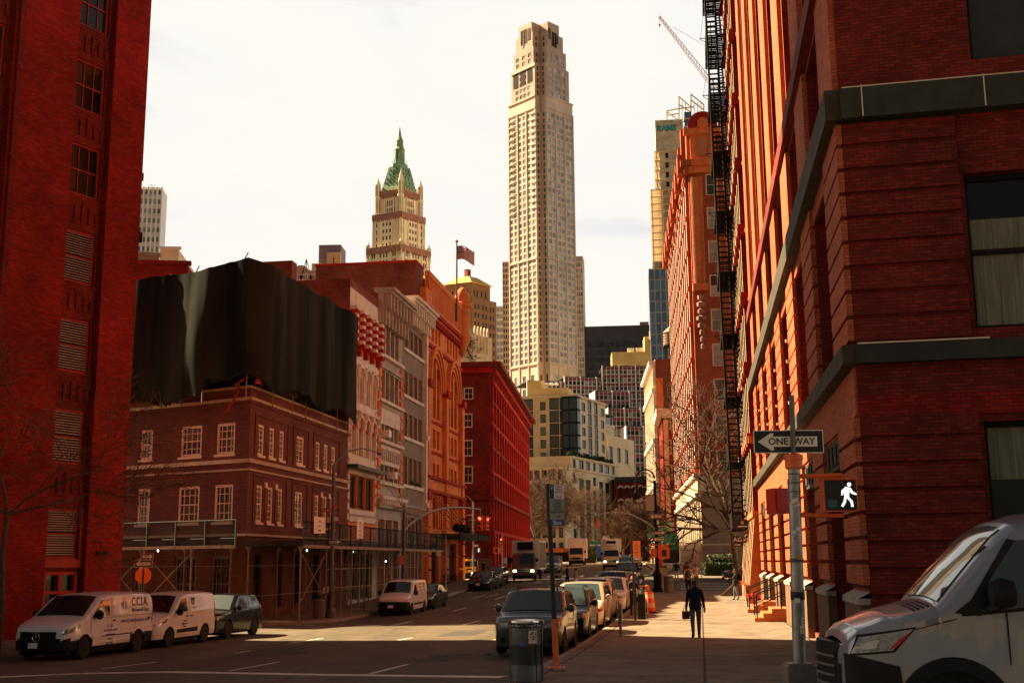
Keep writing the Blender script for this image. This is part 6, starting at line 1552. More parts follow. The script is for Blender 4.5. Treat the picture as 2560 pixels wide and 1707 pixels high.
 tank(1638,817,850,538,2.8,'pale round water tank with conical lid on the yellow brick block','box_pale','white_paint');tank(1677,815,865,210,1.35,'brown wooden rooftop water tank beside the ornate orange tower')
 Y=420;p=at(1622,690,Y);rt=thing('unfinished_concrete_tower','unfinished concrete tower with open floors, teal graffiti on top and blue glass below','building',(p.x,p.y,60));B=Building(rt);w=MB()
 zt=at(1640,672,Y).z;q_=at(1720,690,Y);f=Face((p.x,p.y),(q_.x-p.x,-1.5));L=q_.x-p.x
 nf=int((zt-60)/4.2)
 facade_wall(w,B,f,L,60,zt,cols(0,L,7),L/7-.12,zt-4.1*nf,4.1,nf,3.9,'steel_blue','white_metal','glass_blue',.1,fw=.08,ny=1);w.box(0,L,-14,-.001,60,zt,'steel_blue','fo');w.build('glass_wall',rt);B.done(80)
 b=MB(f);a0=f.A(1632,600);z3=at(1632,475,Y).z;n=12
 for k in range(n):
  z=zt+(z3-zt)*k/(n-1);b.box(a0-.3,L,-13,.3,z-.35,z,'concrete_slab')
  if k<n-1:
   for a in(a0,a0+3.6,a0+6.5):b.box(a,a+.35,-.4,0,z,z+2.4,'concrete_slab')
   b.box(a0+4.2,L,-9,-1.2,z,z+2.2,'concrete_raw')
   for t in range(5):b.box(a0+t*.9,a0+t*.9+.05,0,.05,z,z+1.1,'concrete_raw')
   b.box(a0,a0+4,0,.05,z+1.0,z+1.1,'concrete_raw')
 b.build('concrete_floors',rt)
 b=MB(f);a1=f.A(1641,420);z4=at(1640,380,Y).z;z5=at(1640,303,Y).z;n=5
 b.box(a1,L,-12,.2,z4,z5,'concrete_raw')
 for k in range(n):
  z=z3+(z4-z3)*k/(n-1);b.box(a1-.6,L,-12,.5,z-.4,z,'concrete_slab')
  if k<n-1:b.box(a1+1.2,L,-9,-.3,z,z+(z4-z3)/(n-1),'concrete_raw');b.box(a1,a1+.4,-.3,.1,z,z+(z4-z3)/(n-1)-.4,'concrete_slab');b.box(a1+3.5,a1+4.6,-.3,-.2,z+1,z+3,'dark_room')
 for k in range(2):b.box(a1,L,.2,.26,z4+(z5-z4)*(k+1)/3-.12,z4+(z5-z4)*(k+1)/3,'concrete_slab')
 b.build('concrete_core',rt)
 b=MB()
 t0=lambda px,py,dy=0:at(px,py,Y+dy)
 for px,y0,y1 in((1667,312,278),(1697,330,242),(1727,330,236),(1759,330,262)):b.tube(t0(px,y0,4),t0(px,y1,4),.35,'concrete_slab',4)
 for(a,c_)in(((1667,278),(1698,272)),((1667,290),(1698,284)),((1697,242),(1727,268)),((1727,236),(1759,262)),((1697,262),(1727,280)),((1698,272),(1735,268)),((1667,280),(1695,300)),((1727,250),(1759,275))):b.tube(t0(*a,4),t0(*c_,4),.28,'concrete_slab',4)
 for px in(1705,1713,1735,1744,1752):b.tube(t0(px,300,4),t0(px,255,4),.2,'concrete_slab',4)
 b.build('steel_frame',rt)
 b=MB(f);a=f.A(1711,300);
 for k in range(3):h=at(1711,300+20*k,Y).z;b.box(a,a+2.6,-3,.3,h,h+2.4,'glass_blue');b.box(a-.3,a+3,-3,.35,h-.5,h,'concrete_slab')
 b.build('hoist',rt)
 h=at(1665,324,Y).z;am=f.A(1666,325)
 m1=tmat(f.pt(am,.26,h),f.a,f.d);text('RAMS',3.3,'navy_text',rt,tmat(f.pt(am,.32,h),f.a,f.d),name='graffiti',bold=.12,sx=.86);text('RAMS',3.2,'teal_paint',rt,tmat(f.pt(am,.40,h),f.a,f.d),name='graffiti',bold=.06,sx=.86)
 p,q_=at(1648,42,380),at(1790,222,380);rt=thing('crane_jib','slanting red and white lattice crane jib against the sky','crane',(q_.x,q_.y,q_.z));b=MB();n=22;d_=(q_-p).normalized();up=Vector((0,-1,0)).cross(d_).normalized()
 e=[up*.62,-up*.62+Vector((0,.7,0)),-up*.62-Vector((0,.7,0))]
 for k in e:b.tube(p+k*.5,q_+k*1.3,.13,'crane_red' if k is e[0]else 'crane_white',4)
 for i in range(n):
  a,c_=p.lerp(q_,i/n),p.lerp(q_,(i+1)/n);s0,s1=.5+.8*i/n,.5+.8*(i+1)/n
  b.tube(a+e[0]*s0,c_+e[1]*s1,.07,'crane_white',3);b.tube(c_+e[0]*s1,c_+e[1]*s1,.06,'crane_white',3);b.tube(a+e[0]*s0,c_+e[2]*s1,.07,'crane_white',3)
 b.build('lattice',rt)
 b=MB();b.tube(at(1682,68,380),at(1790,130,380),.06,'black_iron',3);b.tube(p,p-Z3*3.2,.05,'black_iron',3);b.lathe([(.1,-.6),(.4,-.2),(.4,.2),(.1,.5)],'crane_red',p-Z3*3.2,6);b.build('cable',rt)
 rt,f,L,z=slab_('white_balcony_tower','pale modern tower with bent glass bays left of the netted roof',330,406,470,400,'white_metal','glass_tower','white_metal',3.5,7,60,10,.62,.55,-.12)
 b=MB(f)
 for i in range(8):b.box(L*i/7-.2,L*i/7+.2,0,.9,60,z,'white_metal','b')
 b.tube(f.pt(L*.6,-3,z),f.pt(L*.6,-3,z+2),.08,'black_iron',3);b.tube(f.pt(L*.45,-3,z+1.8),f.pt(L*.75,-3,z+1.8),.06,'black_iron',3);b.build('fin',rt)
 def box_(name,label,pl,pr,py,Y,mat,dep=10,z0=8,tilt=.1,cap=None):
  p,q_=at(pl,py,Y),at(pr,py,Y);L=q_.x-p.x;rt=thing(name,label,'building',(p.x,p.y,z0));f=Face((p.x,p.y+L*tilt),(L,-L*tilt));b=MB(f);b.box(0,L*math.sqrt(1+tilt*tilt),-dep,0,z0,p.z,mat,'o');b.build('wall',rt)
  b=MB(f);b.box(-.2,L+.3,-.3,.2,p.z,p.z+.35,cap or mat);b.build('coping',rt)
 box_('cream_rear_wall','blank pale wall rising behind the left end of the net',402,447,624,150,'cream_wall',12,8,-.1,'white_paint');box_('grey_shed','grey rooftop shed just right of the tall red block',318,398,642,120,'stone_taupe',6,8,-.3);box_('red_rear_house','flat red brick house end peeping over the left end of the net',318,470,664,100,'brick_red',8,8,-.12)
 rt,f,L,z=slab_('purple_office_tower','dull purple office tower on the skyline left of the gothic tower',797,852,612,520,'purple_clad','purple_clad','purple_clad',4,10,90,12,.5,.9,.05);b=MB(f);b.box(L*.42,L+.3,.1,2.5,90,at(830,634,520).z,'tan_far');b.box(L*.72,L*.76,2.5,2.6,90,at(830,648,520).z,'dark_room');b.box(-2.5,L*.15,.1,3,90,at(790,662,520).z,'tan_far');b.build('annexe',rt)
 a=FB.A(740,700)
 def roofthing(name,label,cat,fn):rt=thing(name,label,cat,FB.pt(a,-6,22));fn(rt)
 p=at(758,690,100);rt=thing('rooftop_brick_hut','brick hut with railed roof behind the right end of the net','building',(p.x,p.y,10));b=MB(LOC);b.box(p.x-3.2,p.x+4.4,-p.y-6,-p.y,10,at(800,722,100).z,'brick_party');b.box(p.x-3.4,p.x+4.6,-p.y-6,-p.y+.2,at(800,722,100).z,at(800,714,100).z,'trim_tan');b.build('wall',rt)
 b=MB();zt=at(800,714,100).z
 for i in range(9):x=p.x-3.2+i*.9;b.tube((x,p.y-.1,zt),(x,p.y-.1,zt+1),.03,'white_metal',4)
 for h in(.5,1.0):b.tube((p.x-3.2,p.y-.1,zt+h),(p.x+4.2,p.y-.1,zt+h),.03,'white_metal',4)
 b.build('railing',rt)
 b=MB(LOC);b.box(p.x-4,p.x+8,-p.y-14,-p.y-8,10,at(790,690,110).z,'brick_party');b.box(p.x+1.0,p.x+2.4,-p.y-8,-p.y-6,10,at(815,668,100).z,'brick_brown');b.build('rear_wall',rt)
 for px,py,s,lab in((752,684,.8,'round grey satellite dish on the roof behind the net'),(777,690,.55,'smaller satellite dish by the brick chimney')):
  q_=at(px,py,104);rt=thing('satellite_dish',lab,'satellite dish',q_-Z3*1.2);b=MB();b.tube(q_-Z3*1.6,q_,.06,'black_iron',5);b.build('mast',rt);b=MB();b.lathe([(.05,.25),(s*.7,.1),(s,-.05),(s*.98,-.08),(.05,.15)],'stone_grey',q_,16,axis='y');b.build('reflector',rt)
 for px,py in((732,660),(766,648)):
  q_=at(px,py,104);g=at(px,700,104);rt=thing('rooftop_aerial','thin tripod aerial %s on the brick roof behind the net'%('nearer the net peak' if px==732 else 'beside the satellite dish'),'aerial',g);b=MB()
  for dx in(-.5,0,.5):b.tube((g.x+dx,g.y,g.z),q_,.04,'black_iron',4)
  b.build('tripod',rt)
skyline()
def flag():
 Y=FB.pt(FB.A(1130,760),0,0).y;b0=at(1142,752,Y);t=at(1142,606,Y);rt=thing('flagpole','tall grey flagpole on the roof of the orange arched block','flagpole',b0);b=MB();b.tube(b0-Z3*2,t,.11,'grey_post',8,.06);b.build('pole',rt);b=MB();b.lathe([(.02,-.2),(.2,0),(.02,.2)],'brass',t+Z3*.1,10);b.build('finial',rt)
 q_=at(1143,615,Y);n=24;H_=1.35;b=MB();Lf=1.75
 def P(i,j):s=i/n;return q_+Vector((s*Lf*.95,.22*math.sin(s*7+.4),-H_*j/13-.55*s*s+.12*math.sin(s*6)))
 for i in range(n):
  for j in range(13):
   m='flag_red' if j%2==0 else 'flag_white'
   if i<n*.4 and j<7:m='flag_blue' if(i+j)%2 or j in(0,6)else 'flag_white'
   b.raw([P(i,j+1),P(i+1,j+1),P(i+1,j),P(i,j)],m)
 o=b.build('flag',None,smooth=80,weld=True);tag(o,'small striped flag with blue corner flying from the tall pole','flag');o.modifiers.new('thickness','SOLIDIFY').thickness=.01
flag()
shop_signs()
# ------------------------------------------------------------------ vehicles
WHEELS={}
def wheel_parts(r,w,rim):
 k=(r,w,rim)
 if k in WHEELS:return WHEELS[k]
 b=MB();b.lathe([(r*.62,-w/2),(r*.93,-w/2),(r,-w*.32),(r,w*.32),(r*.93,w/2),(r*.62,w/2)],'rubber',(0,0,0),22,axis='y')
 t=b.mesh('wheel',40);b=MB()
 b.lathe([(.02,w*.30),(r*.16,w*.34),(r*.2,w*.22),(r*.55,w*.2),(r*.64,w*.46),(r*.66,w*.2),(r*.6,-w*.3)],rim,(0,0,0),22,axis='y')
 for s in(1,):
  for i in range(5):
   a=2*PI*i/5;c,s_=math.cos(a),math.sin(a);p=Vector((r*.36*c,w*.30,r*.36*s_));b.tube(p-Vector((r*.2*c,0,r*.2*s_)),p+Vector((r*.26*c,0,r*.26*s_)),.035*r/.33,rim,4)
 WHEELS[k]=(t,b.mesh('rim',40));return WHEELS[k]
class Car:
 """local frame: x from nose (0) to tail (L), y to the left, z up; side surfaces y = hw(x, z)"""
 def __init__(s,name,label,cat,loc,rear,L,W,prof,paint,belt=.9,sill=.24,wx=(.85,3.5),wr=.33,ar=None,tum=.16,rf=.7,kf=.2,rr=.5,kr=.12,crown=.04,rnd=.07,lower=None,lowz=.45,group=None,rim='rim_grey',roof_from=None,nx=46,bulge=.07):
  z=zg(loc[0],loc[1])if len(loc)==2 else loc[2]
  s.L,s.W,s.prof,s.belt,s.sill,s.wx,s.wr,s.ar=L,W,prof,belt,sill,wx,wr,ar or wr+.07
  s.tum,s.rf,s.kf,s.rr,s.kr,s.crown,s.rnd,s.bulge=tum,rf,kf,rr,kr,crown,rnd,bulge
  s.ht=max(p[1]for p in prof);d=Vector((rear[0],rear[1],0)).normalized()
  s.root=thing(name,label,cat,(loc[0],loc[1],z),group,world=False,rot=(0,0,math.atan2(d.y,d.x)))
  q=Vector((loc[0],loc[1],0))+d*L;s.root.rotation_euler[1]=-math.atan2(zg(q.x,q.y)-z,L)if len(loc)==2 else 0
  s.body(paint,lower,lowz,nx)
  s.wheels(rim)
 def zt(s,x):
  p=s.prof
  for(x0,z0),(x1,z1)in zip(p,p[1:]):
   if x<=x1+1e-9:
    k=(x-x0)/(x1-x0)if x1>x0 else 1;return z0+(z1-z0)*k
  return p[-1][1]
 def plan(s,x):
  k=1
  if x<s.rf:t=(s.rf-x)/s.rf;k=1-s.kf*(1-math.sqrt(max(0,1-t*t)))
  if x>s.L-s.rr:t=(x-s.L+s.rr)/s.rr;k=1-s.kr*(1-math.sqrt(max(0,1-t*t)))
  return k
 def hw(s,x,z):
  h=s.W/2*s.plan(x)
  if z>s.belt:h*=1-s.tum*(z-s.belt)/max(.1,s.ht-s.belt)*(1 if s.ht-s.belt>.1 else 0)
  elif z<.5:h*=1-.05*(.5-z)/.3
  else:h*=1-.018*abs(z-.68)/.3
  t=s.zt(x);r=s.rnd
  if z>t-r:k=min(1,(z-t+r)/r);h-=r*(1-math.sqrt(max(0,1-k*k)))
  return h
 def zb(s,x):
  for w in s.wx:
   if abs(x-w)<s.ar:return max(s.sill,s.wr+math.sqrt(s.ar**2-(x-w)**2))
  return s.sill
 def fx(s,sy):return-s.bulge*(1-sy*sy)
 def body(s,paint,lower,lowz,nx):
  xs=set(round(s.L*i/nx,4)for i in range(nx+1))|set(round(p[0],4)for p in s.prof)
  for w in s.wx:
   for k in(-1,-.985,-.93,-.8,-.55,-.25,0,.25,.55,.8,.93,.985,1):xs.add(round(w+k*s.ar+(1e-3 if k==-1 else-1e-3 if k==1 else 0),4));
   xs.add(round(w-s.ar,4));xs.add(round(w+s.ar,4))
  for k in(.02,.06,.12,.2,.3,.42,.55):xs.add(round(s.rf*k,4));xs.add(round(s.L-s.rr*k,4))
  xs=sorted(x for x in xs if 0<=x<=s.L);b=MB();nz=10;cols_=[]
  lv=lambda a,c:[a+(c-a)*t for t in(0,.1,.22,.36,.5,.62,.74,.84,.92,.97,1)]
  for x in xs:
   c=[(x+(s.fx(1)if x==0 else 0),s.hw(x,z),z)for z in lv(s.zb(x),s.zt(x))];cols_.append(c)
  for sg in(1,-1):
   for c0,c1 in zip(cols_,cols_[1:]):
    for j in range(nz):
     P=[Vector((p[0],sg*p[1],p[2]))for p in(c0[j],c1[j],c1[j+1],c0[j+1])]
     zc=sum(p.z for p in P)/4;b.raw(P if sg<0 else P[::-1],lower if lower and zc<lowz else paint)
  ns=8;sy=[-1+2*i/ns for i in range(ns+1)]
  top=lambda c,t:Vector((c[-1][0],t*c[-1][1],c[-1][2]+s.crown*(1-t*t)))
  for c0,c1 in zip(cols_,cols_[1:]):
   for i in range(ns):b.raw([top(c0,sy[i]),top(c0,sy[i+1]),top(c1,sy[i+1]),top(c1,sy[i])],paint)
  for e,c in((0,cols_[0]),(1,cols_[-1])):
   off=(lambda t:s.fx(t))if e==0 else(lambda t:.05*(1-t*t))
   for j in range(nz):
    for i in range(ns):
     P=[Vector((c[jj][0]+off(sy[ii]),sy[ii]*c[jj][1],c[jj][2]+(s.crown*(1-sy[ii]**2)if jj==nz else 0)))for jj,ii in((j,i),(j,i+1),(j+1,i+1),(j+1,i))]
     b.raw(P if e else P[::-1],lower if lower and P[0].z<lowz else paint)
  o=b.build('body',s.root,smooth=38)
  u=MB();w=s.W/2-.2;u.box(.25,s.L-.25,-w,w,.17,min(.62,s.belt-.1),'trim_black')
  for x in s.wx:u.box(x-s.ar,x+s.ar,-s.W/2+.06,s.W/2-.06,s.wr+.02,s.wr+s.ar-.02,'trim_black')
  u.build('underbody',s.root)
 def wheels(s,rim):
  t,r=wheel_parts(s.wr,.21,rim)
  for x in s.wx:
   for sg in(1,-1):
    o=link('wheel',t,s.root);o.location=(x,sg*(s.W/2-.115),s.wr)
    if sg<0:o.rotation_euler=(0,0,PI)
    k=bpy.data.objects.new('rim',r);COL.objects.link(k);k.parent=o
 def side(s,name,quad,mat,off=.008,n=7,sides=(1,-1)):
  """panel lying on both flanks; quad = four (x, z)"""
  for sg in sides:
   b=MB();V={}
   for i in range(n+1):
    for j in range(n+1):
     u,v=i/n,j/n;(x0,z0),(x1,z1),(x2,z2),(x3,z3)=quad
     x=(x0*(1-u)+x1*u)*(1-v)+(x3*(1-u)+x2*u)*v;z=(z0*(1-u)+z1*u)*(1-v)+(z3*(1-u)+z2*u)*v
     V[i,j]=Vector((x-(off if x<.15 else 0),sg*(s.hw(max(0,x),z)+off),z))
   for i in range(n):
    for j in range(n):b.raw([V[i,j],V[i+1,j],V[i+1,j+1],V[i,j+1]],mat)
   b.build(name,s.root,smooth=50)
 def top(s,name,x0,x1,f0,f1,mat,off=.01,n=8):
  """panel on the upper surface (windscreen, rear glass)"""
  b=MB();V={}
  for i in range(n+1):
   x=x0+(x1-x0)*i/n;f=f0+(f1-f0)*i/n;h=s.hw(x,s.zt(x));sl=(s.zt(x+.02)-s.zt(x-.02))/.04;nn=Vector((-sl,0,1)).normalized()
   for j in range(n+1):t=(-1+2*j/n)*f;V[i,j]=Vector((x,t*h,s.zt(x)+s.crown*(1-t*t)))+nn*off
  for i in range(n):
   for j in range(n):b.raw([V[i,j],V[i,j+1],V[i+1,j+1],V[i+1,j]],mat)
  return b.build(name,s.root,smooth=50)
 def front(s,name,y0,y1,z0,z1,mat,off=.012,rear=False,n=6,y2=None,y3=None):
  b=MB();V={}
  for i in range(n+1):
   for j in range(3):
    t=j/2;a,c=(y0*(1-t)+(y2 if y2 is not None else y0)*t),(y1*(1-t)+(y3 if y3 is not None else y1)*t);y=a+(c-a)*i/n;z=z0+(z1-z0)*t;X=s.L if rear else 0;sy=y/max(.1,s.hw(X,z))
    V[i,j]=Vector(((s.L+.05*(1-sy*sy)+off)if rear else s.fx(sy)-off,y,z))
  for i in range(n):
   for j in range(2):b.raw([V[i,j],V[i+1,j],V[i+1,j+1],V[i,j+1]],mat)
  return b.build(name,s.root)
 def mirror(s,x,z,mat,r=.12):
  for sg in(1,-1):
   b=MB();y=sg*(s.hw(x,z)+.13);b.lathe([(.02,-.09),(r*.8,-.07),(r,.0),(r*.75,.07),(.02,.1)],mat,(x,y,z),10,axis='x');b.tube((x,y,z),(x+.03,sg*(s.hw(x,z)-.04),z-.07),.03,mat,5);b.build('mirror',s.root,smooth=50)
 def seams(s,xs,z0,z1):
  b=MB()
  for x in xs:
   for sg in(1,-1):
    P=[Vector((x+dx,sg*(s.hw(x,z)+.004),z))for dx,z in((0,z0),(.016,z0),(.016,z1),(0,z1))];M_=[Vector((x+dx,sg*(s.hw(x,(z0+z1)/2)+.004),(z0+z1)/2))for dx in(0,.016)]
    b.raw([P[0],P[1],M_[1],M_[0]],'trim_black');b.raw([M_[0],M_[1],P[2],P[3]],'trim_black')
  b.build('door_seam',s.root)
 def handles(s,xs,z,mat='trim_black'):
  for x in xs:s.side('door_handle',[(x,z),(x+.17,z),(x+.17,z+.045),(x,z+.045)],mat,.022,1)
 def plate(s,z=.5,y=0,txt='',rear=False):s.front('number_plate',y-.16,y+.16,z,z+.16,'sign_white',.03,rear)
 def rails(s,x0,x1,mat='trim_black',f=.8):
  for sg in(1,-1):
   b=MB();pt=lambda x,h:Vector((x,sg*s.hw(x,s.zt(x))*f,s.zt(x)+s.crown*(1-f*f)+h));n=6
   b.path([pt(x0,.0),pt(x0+.12,.07)]+[pt(x0+.12+(x1-x0-.24)*i/n,.075)for i in range(1,n)]+[pt(x1-.12,.07),pt(x1,0)],.022,mat,5);b.build('roof_rail',s.root)
 def emblem_ring(s,z,r,mat='chrome',spokes=True):
  b=MB();X=s.fx(0)-.03;n=20
  P=[Vector((X,r*math.cos(2*PI*i/n),z+r*math.sin(2*PI*i/n)))for i in range(n)]
  for i in range(n):b.tube(P[i],P[(i+1)%n],r*.09,mat,5)
  if spokes:
   for k in(90,210,330):b.tube((X,0,z),(X,r*math.cos(rad(k)),z+r*math.sin(rad(k))),r*.1,mat,4,r*.03)
  b.build('emblem',s.root)
def suv(name,label,cat,loc,rear,paint,L=4.5,W=1.8,H=1.68,rails=False,screen='screen_teal',rim='rim_grey',group='cars parked along the right kerb',lights='lamp_clear',grille='trim_black',chrome=True,low=None,hood=1.02,sedan=False,van=False,on=False):
 h=hood
 if sedan:prof=[(0,.66),(.06,.74),(.5,.86),(1.25,.95),(2.15,H-.03),(2.7,H),(3.3,H-.04),(4.05,1.05),(L-.12,.98),(L,.9)];ws=(1.30,2.12);rg=(3.35,4.02)
 elif van:prof=[(0,.72),(.06,.82),(.4,.95),(1.0,1.08),(2.0,H-.05),(2.6,H),(L-.5,H-.03),(L-.1,H-.3),(L,1.0)];ws=(1.03,1.97);rg=(L-.49,L-.12)
 else:prof=[(0,.80),(.05,.88),(.35,h-.06),(1.15,h+.04),(1.95,H-.04),(2.5,H),(L-.75,H-.04),(L-.25,H-.5),(L,1.0)];ws=(1.19,1.92);rg=(L-.74,L-.27)
 c=Car(name,label,cat,loc,rear,L,W,prof,paint,belt=prof[3][1]-.02,sill=.26,wx=(.88,L-.92),wr=.35 if not sedan else.32,group=group,rim=rim,lower=low,lowz=.42,nx=40)
 c.top('windscreen',*ws,.93,.86,screen);c.top('rear_glass',*rg,.84,.86,'car_glass')
 b0=prof[3][1]+.05;t=H-.13;xa,xb=ws[1]+.12,(3.3 if sedan else L-.62);m=(xa+xb)/2-.1
 c.side('side_window',[(ws[0]+.42,b0),(m-.05,b0+.02),(m-.05,t),(xa-.02,t-.03)],'car_glass');
 if sedan:c.side('side_window',[(m+.03,b0+.02),(xb+.28,b0+.05),(xb-.1,t-.04),(m+.03,t)],'car_glass')
 else:c.side('side_window',[(m+.03,b0+.02),(xb-.55,b0+.03),(xb-.62,t),(m+.03,t)],'car_glass');c.side('side_window',[(xb-.47,b0+.03),(xb+.12,b0+.08),(xb-.12,t-.05),(xb-.54,t)],'car_glass')
 c.seams((ws[0]+.2,m-.01,xb-.3),.36,b0);c.handles((m-.28,xb-.62),b0-.14,paint if paint!='paint_white' else 'trim_black')
 hl='lamp_on' if on else lights;z0=prof[1][1]-.13
 c.side('headlight',[(.0,z0),(.42,z0+.06),(.46,z0+.16),(.02,z0+.13)],hl,.012);hwf=c.hw(0,z0)
 for sg in(1,-1):c.front('headlamp_lens',sg*(hwf-.34),sg*hwf,z0,z0+.13,hl)
 c.front('grille',-.42,.42,z0-.06,z0+.12,grille,y2=-.46,y3=.46)
 if chrome:c.front('grille_bar',-.40,.40,z0+.02,z0+.05,'chrome',.02)
 c.front('lower_intake',-.5,.5,.3,.44,'trim_black');c.plate(.46)
 for sg in(1,-1):c.front('fog_lamp_recess',sg*.56,sg*(hwf-.03),.36,.5,'trim_black')
 c.mirror(ws[0]+.42,b0+.06,paint)
 c.side('tail_light',[(L-.32,b0-.14),(L-.02,b0-.2),(L-.02,b0+.02),(L-.26,b0+.06)],'lamp_red',.012)
 if rails:c.rails(2.15,L-.7,'chrome' if rails==2 else 'trim_black')
 return c
def uvt(u,v):p=uv(u,v);return(p.x,p.y)
def put(px,py,off=0):g=G(px,py);return(g.x,g.y)
S_=(SV.x,SV.y);KU=-4.65
def kerb(v,du=0):return uvt(KU+du,v)
c=suv('parked_suv','dark green suv nearest the camera on the right kerb, behind the litter bin','car',kerb(31.6),S_,'paint_green',4.6,1.86,1.70,rails=1,hood=1.06)
b=MB()
for sg in(-.13,.33):b.box(.72,.95,-sg-.28,-sg,1.09,1.102,'trim_black')
c.front('grille_frame',-.5,.5,.865,.895,'chrome',.03,y2=-.5,y3=.5);c.front('grille_frame',-.4,.4,.665,.69,'chrome',.03)
b=MB();n=16;X=c.fx(0)-.035
for i in range(n):a0,a1=2*PI*i/n,2*PI*(i+1)/n;b.tube((X,.11*math.cos(a0),.79+.055*math.sin(a0)),(X,.11*math.cos(a1),.79+.055*math.sin(a1)),.009,'chrome',4)
for(y,z)in((-.05,.01),(.02,.02),(.04,-.015),(-.01,-.01),(.065,.015)):b.box(X-.005,X+.005,-y-.008,-y+.008,.79+z-.008,.79+z+.008,'chrome')
b.build('emblem',c.root);b=MB();b.path([(1.5,.1,1.5),(1.48,.1,1.62)],.008,'trim_black',4)
suv('parked_suv','black suv directly behind the dark green suv','car',kerb(37.6,.15),S_,'paint_black',4.5,1.82,1.62,rails=1)
suv('parked_minivan','pearl white minivan third in the kerbside line','car',kerb(43.6,.1),S_,'paint_pearl',5.1,1.92,1.72,van=True,lights='lamp_red',chrome=False)
suv('parked_suv','cream suv with roof rails behind the pearl minivan','car',kerb(50.3,-.1),S_,'paint_cream',4.7,1.86,1.76,rails=2,screen='screen_dark')
suv('parked_suv','white suv fifth in line beside the blue pay station','car',kerb(57,.15),S_,'paint_white',4.5,1.82,1.68,rails=1)
suv('parked_suv','dark grey suv with crossed roof rack behind the white suv','car',kerb(63.2,-.1),S_,'paint_grey',4.9,1.92,1.84,rails=1,screen='screen_dark')
suv('parked_car','pale hatchback almost hidden behind the pay station','car',kerb(69.6,.2),S_,'paint_cream',4.2,1.76,1.58)
g=G(1592,1462);suv('parked_suv','dark blue-black suv last before the crosswalk, below the crook lamp','car',(g.x-.5,g.y+2),(SV2.x,SV2.y),'paint_black',4.7,1.9,1.72,rails=1,screen='screen_pale',group=None)
van_dir=(math.sin(rad(11.5)),math.cos(rad(11.5)));vn=Vector((math.cos(rad(11.5)),-math.sin(rad(11.5)),0));vdv=Vector((*van_dir,0));V0=Vector((-13.35,35.9,0))
def vpos(t,w):p=V0+vdv*t-vn*(w/2);return(p.x,p.y)
def panel_van(label,t,L,W,H,prof,ws,low,lowz,name='cargo_van',rot=None,loc=None,**kw):
 c=Car(name,label,'van',loc or vpos(t,W),rot or van_dir,L,W,prof,'paint_white',belt=1.12,sill=.3,tum=.10,kf=.26,rf=.9,rr=.25,kr=.06,crown=.05,rnd=.1,lower=low,lowz=lowz,group=None,rim=kw.get('rim','rim_dark'),wx=kw['wx'],wr=kw.get('wr',.34),bulge=.12)
 c.top('windscreen',*ws,.95,.9,'screen_dark',off=.02);return c
c=panel_van('white van lettered C.C.I.A. Mechanical Corp., nearest at lower left',0,5.14,1.95,1.93,[(0,.88),(.05,.96),(.35,1.08),(.95,1.22),(1.9,1.84),(2.4,1.91),(3.5,1.93),(4.9,1.90),(5.08,1.78),(5.14,1.5)],(1.0,1.88),'trim_black',.62,wx=(.93,4.13))
c.side('side_window',[(1.28,1.22),(2.35,1.24),(2.3,1.76),(1.86,1.74)],'car_glass');c.side('side_panel',[(2.5,1.26),(4.95,1.26),(4.86,1.80),(2.5,1.82)],'paint_white',.014);c.seams((1.22,2.42,3.9),.5,1.8);c.side('belt_line',[(1.2,1.18),(5.0,1.20),(5.0,1.225),(1.2,1.205)],'rim_grey',.012)
c.handles((2.5,4.7),1.06);c.side('headlight',[(.0,.76),(.62,.90),(.66,1.06),(.02,.90)],'lamp_clear',.012);c.side('indicator',[(.5,.90),(.66,.93),(.68,1.05),(.56,1.0)],'lamp_red',.016)
c.front('grille',-.6,.6,.52,.86,'trim_black',.02);c.emblem_ring(.70,.12);c.plate(.38,.1);c.mirror(1.5,1.3,'trim_black',.15);c.side('sill_line',[(1.35,.36),(3.6,.36),(3.6,.62),(1.35,.62)],'paint_white',.01);c.side('tail_light',[(5.0,.95),(5.12,.95),(5.1,1.3),(5.0,1.3)],'lamp_red',.01)
def van_text(c,txt,x,z,size,mat='van_logo',sx=.8,bold=0,off=.02,sg=-1,sh=0):
 return text(txt,size,mat,c.root,tmat((x,-(c.hw(x,z)+off),z),(1,0,.0),(0,-1,.06)),sx=sx,bold=bold)
def find_flank(c):pass
van_text(c,'C.C.I.A.',4.2,1.62,.40,'van_logo',.84,.008);van_text(c,'Mechanical Corp.',4.22,1.37,.18,'van_logo',.9,.004);van_text(c,'WWW.CCIAMECHANICAL.COM',3.9,1.03,.15,'van_logo',.85);
for i,(t,s_)in enumerate((('C.C.I.A.',.13),('MECHANICAL CORP',.10),('~~~~~~~~~~~~~',.09),('MASPETH',.09),('NEW YORK',.09))):van_text(c,t,2.35,.93-i*.135,s_,'van_logo',.85)
b=MB()
for r,w_ in((.20,.014),(.13,.02),(.07,.016)):
 for i in range(20):
  a0,a1=2*PI*i/20,2*PI*(i+.8)/20;f=lambda a,rr:Vector((3.18+rr*math.cos(a)*.8,-(c.hw(3.18,1.52)+.024),1.52+rr*math.sin(a)))
  if r!=.13 or i%5:b.tube(f(a0,r*(1+.25*(i%7)/7)),f(a1,r*(1+.25*(i%7)/7)),w_*.5,'van_logo',4)
b.build('emblem',c.root)
c=panel_van('white compact van with small blue logo between the lettered van and black crossover',5.42,4.5,1.84,1.84,[(0,.78),(.05,.86),(.4,1.0),(1.0,1.12),(1.75,1.72),(2.2,1.81),(3.2,1.84),(4.3,1.80),(4.45,1.7),(4.5,1.4)],(1.04,1.73),'paint_white',.3,wx=(.9,3.62),wr=.32,rim='rim_grey')
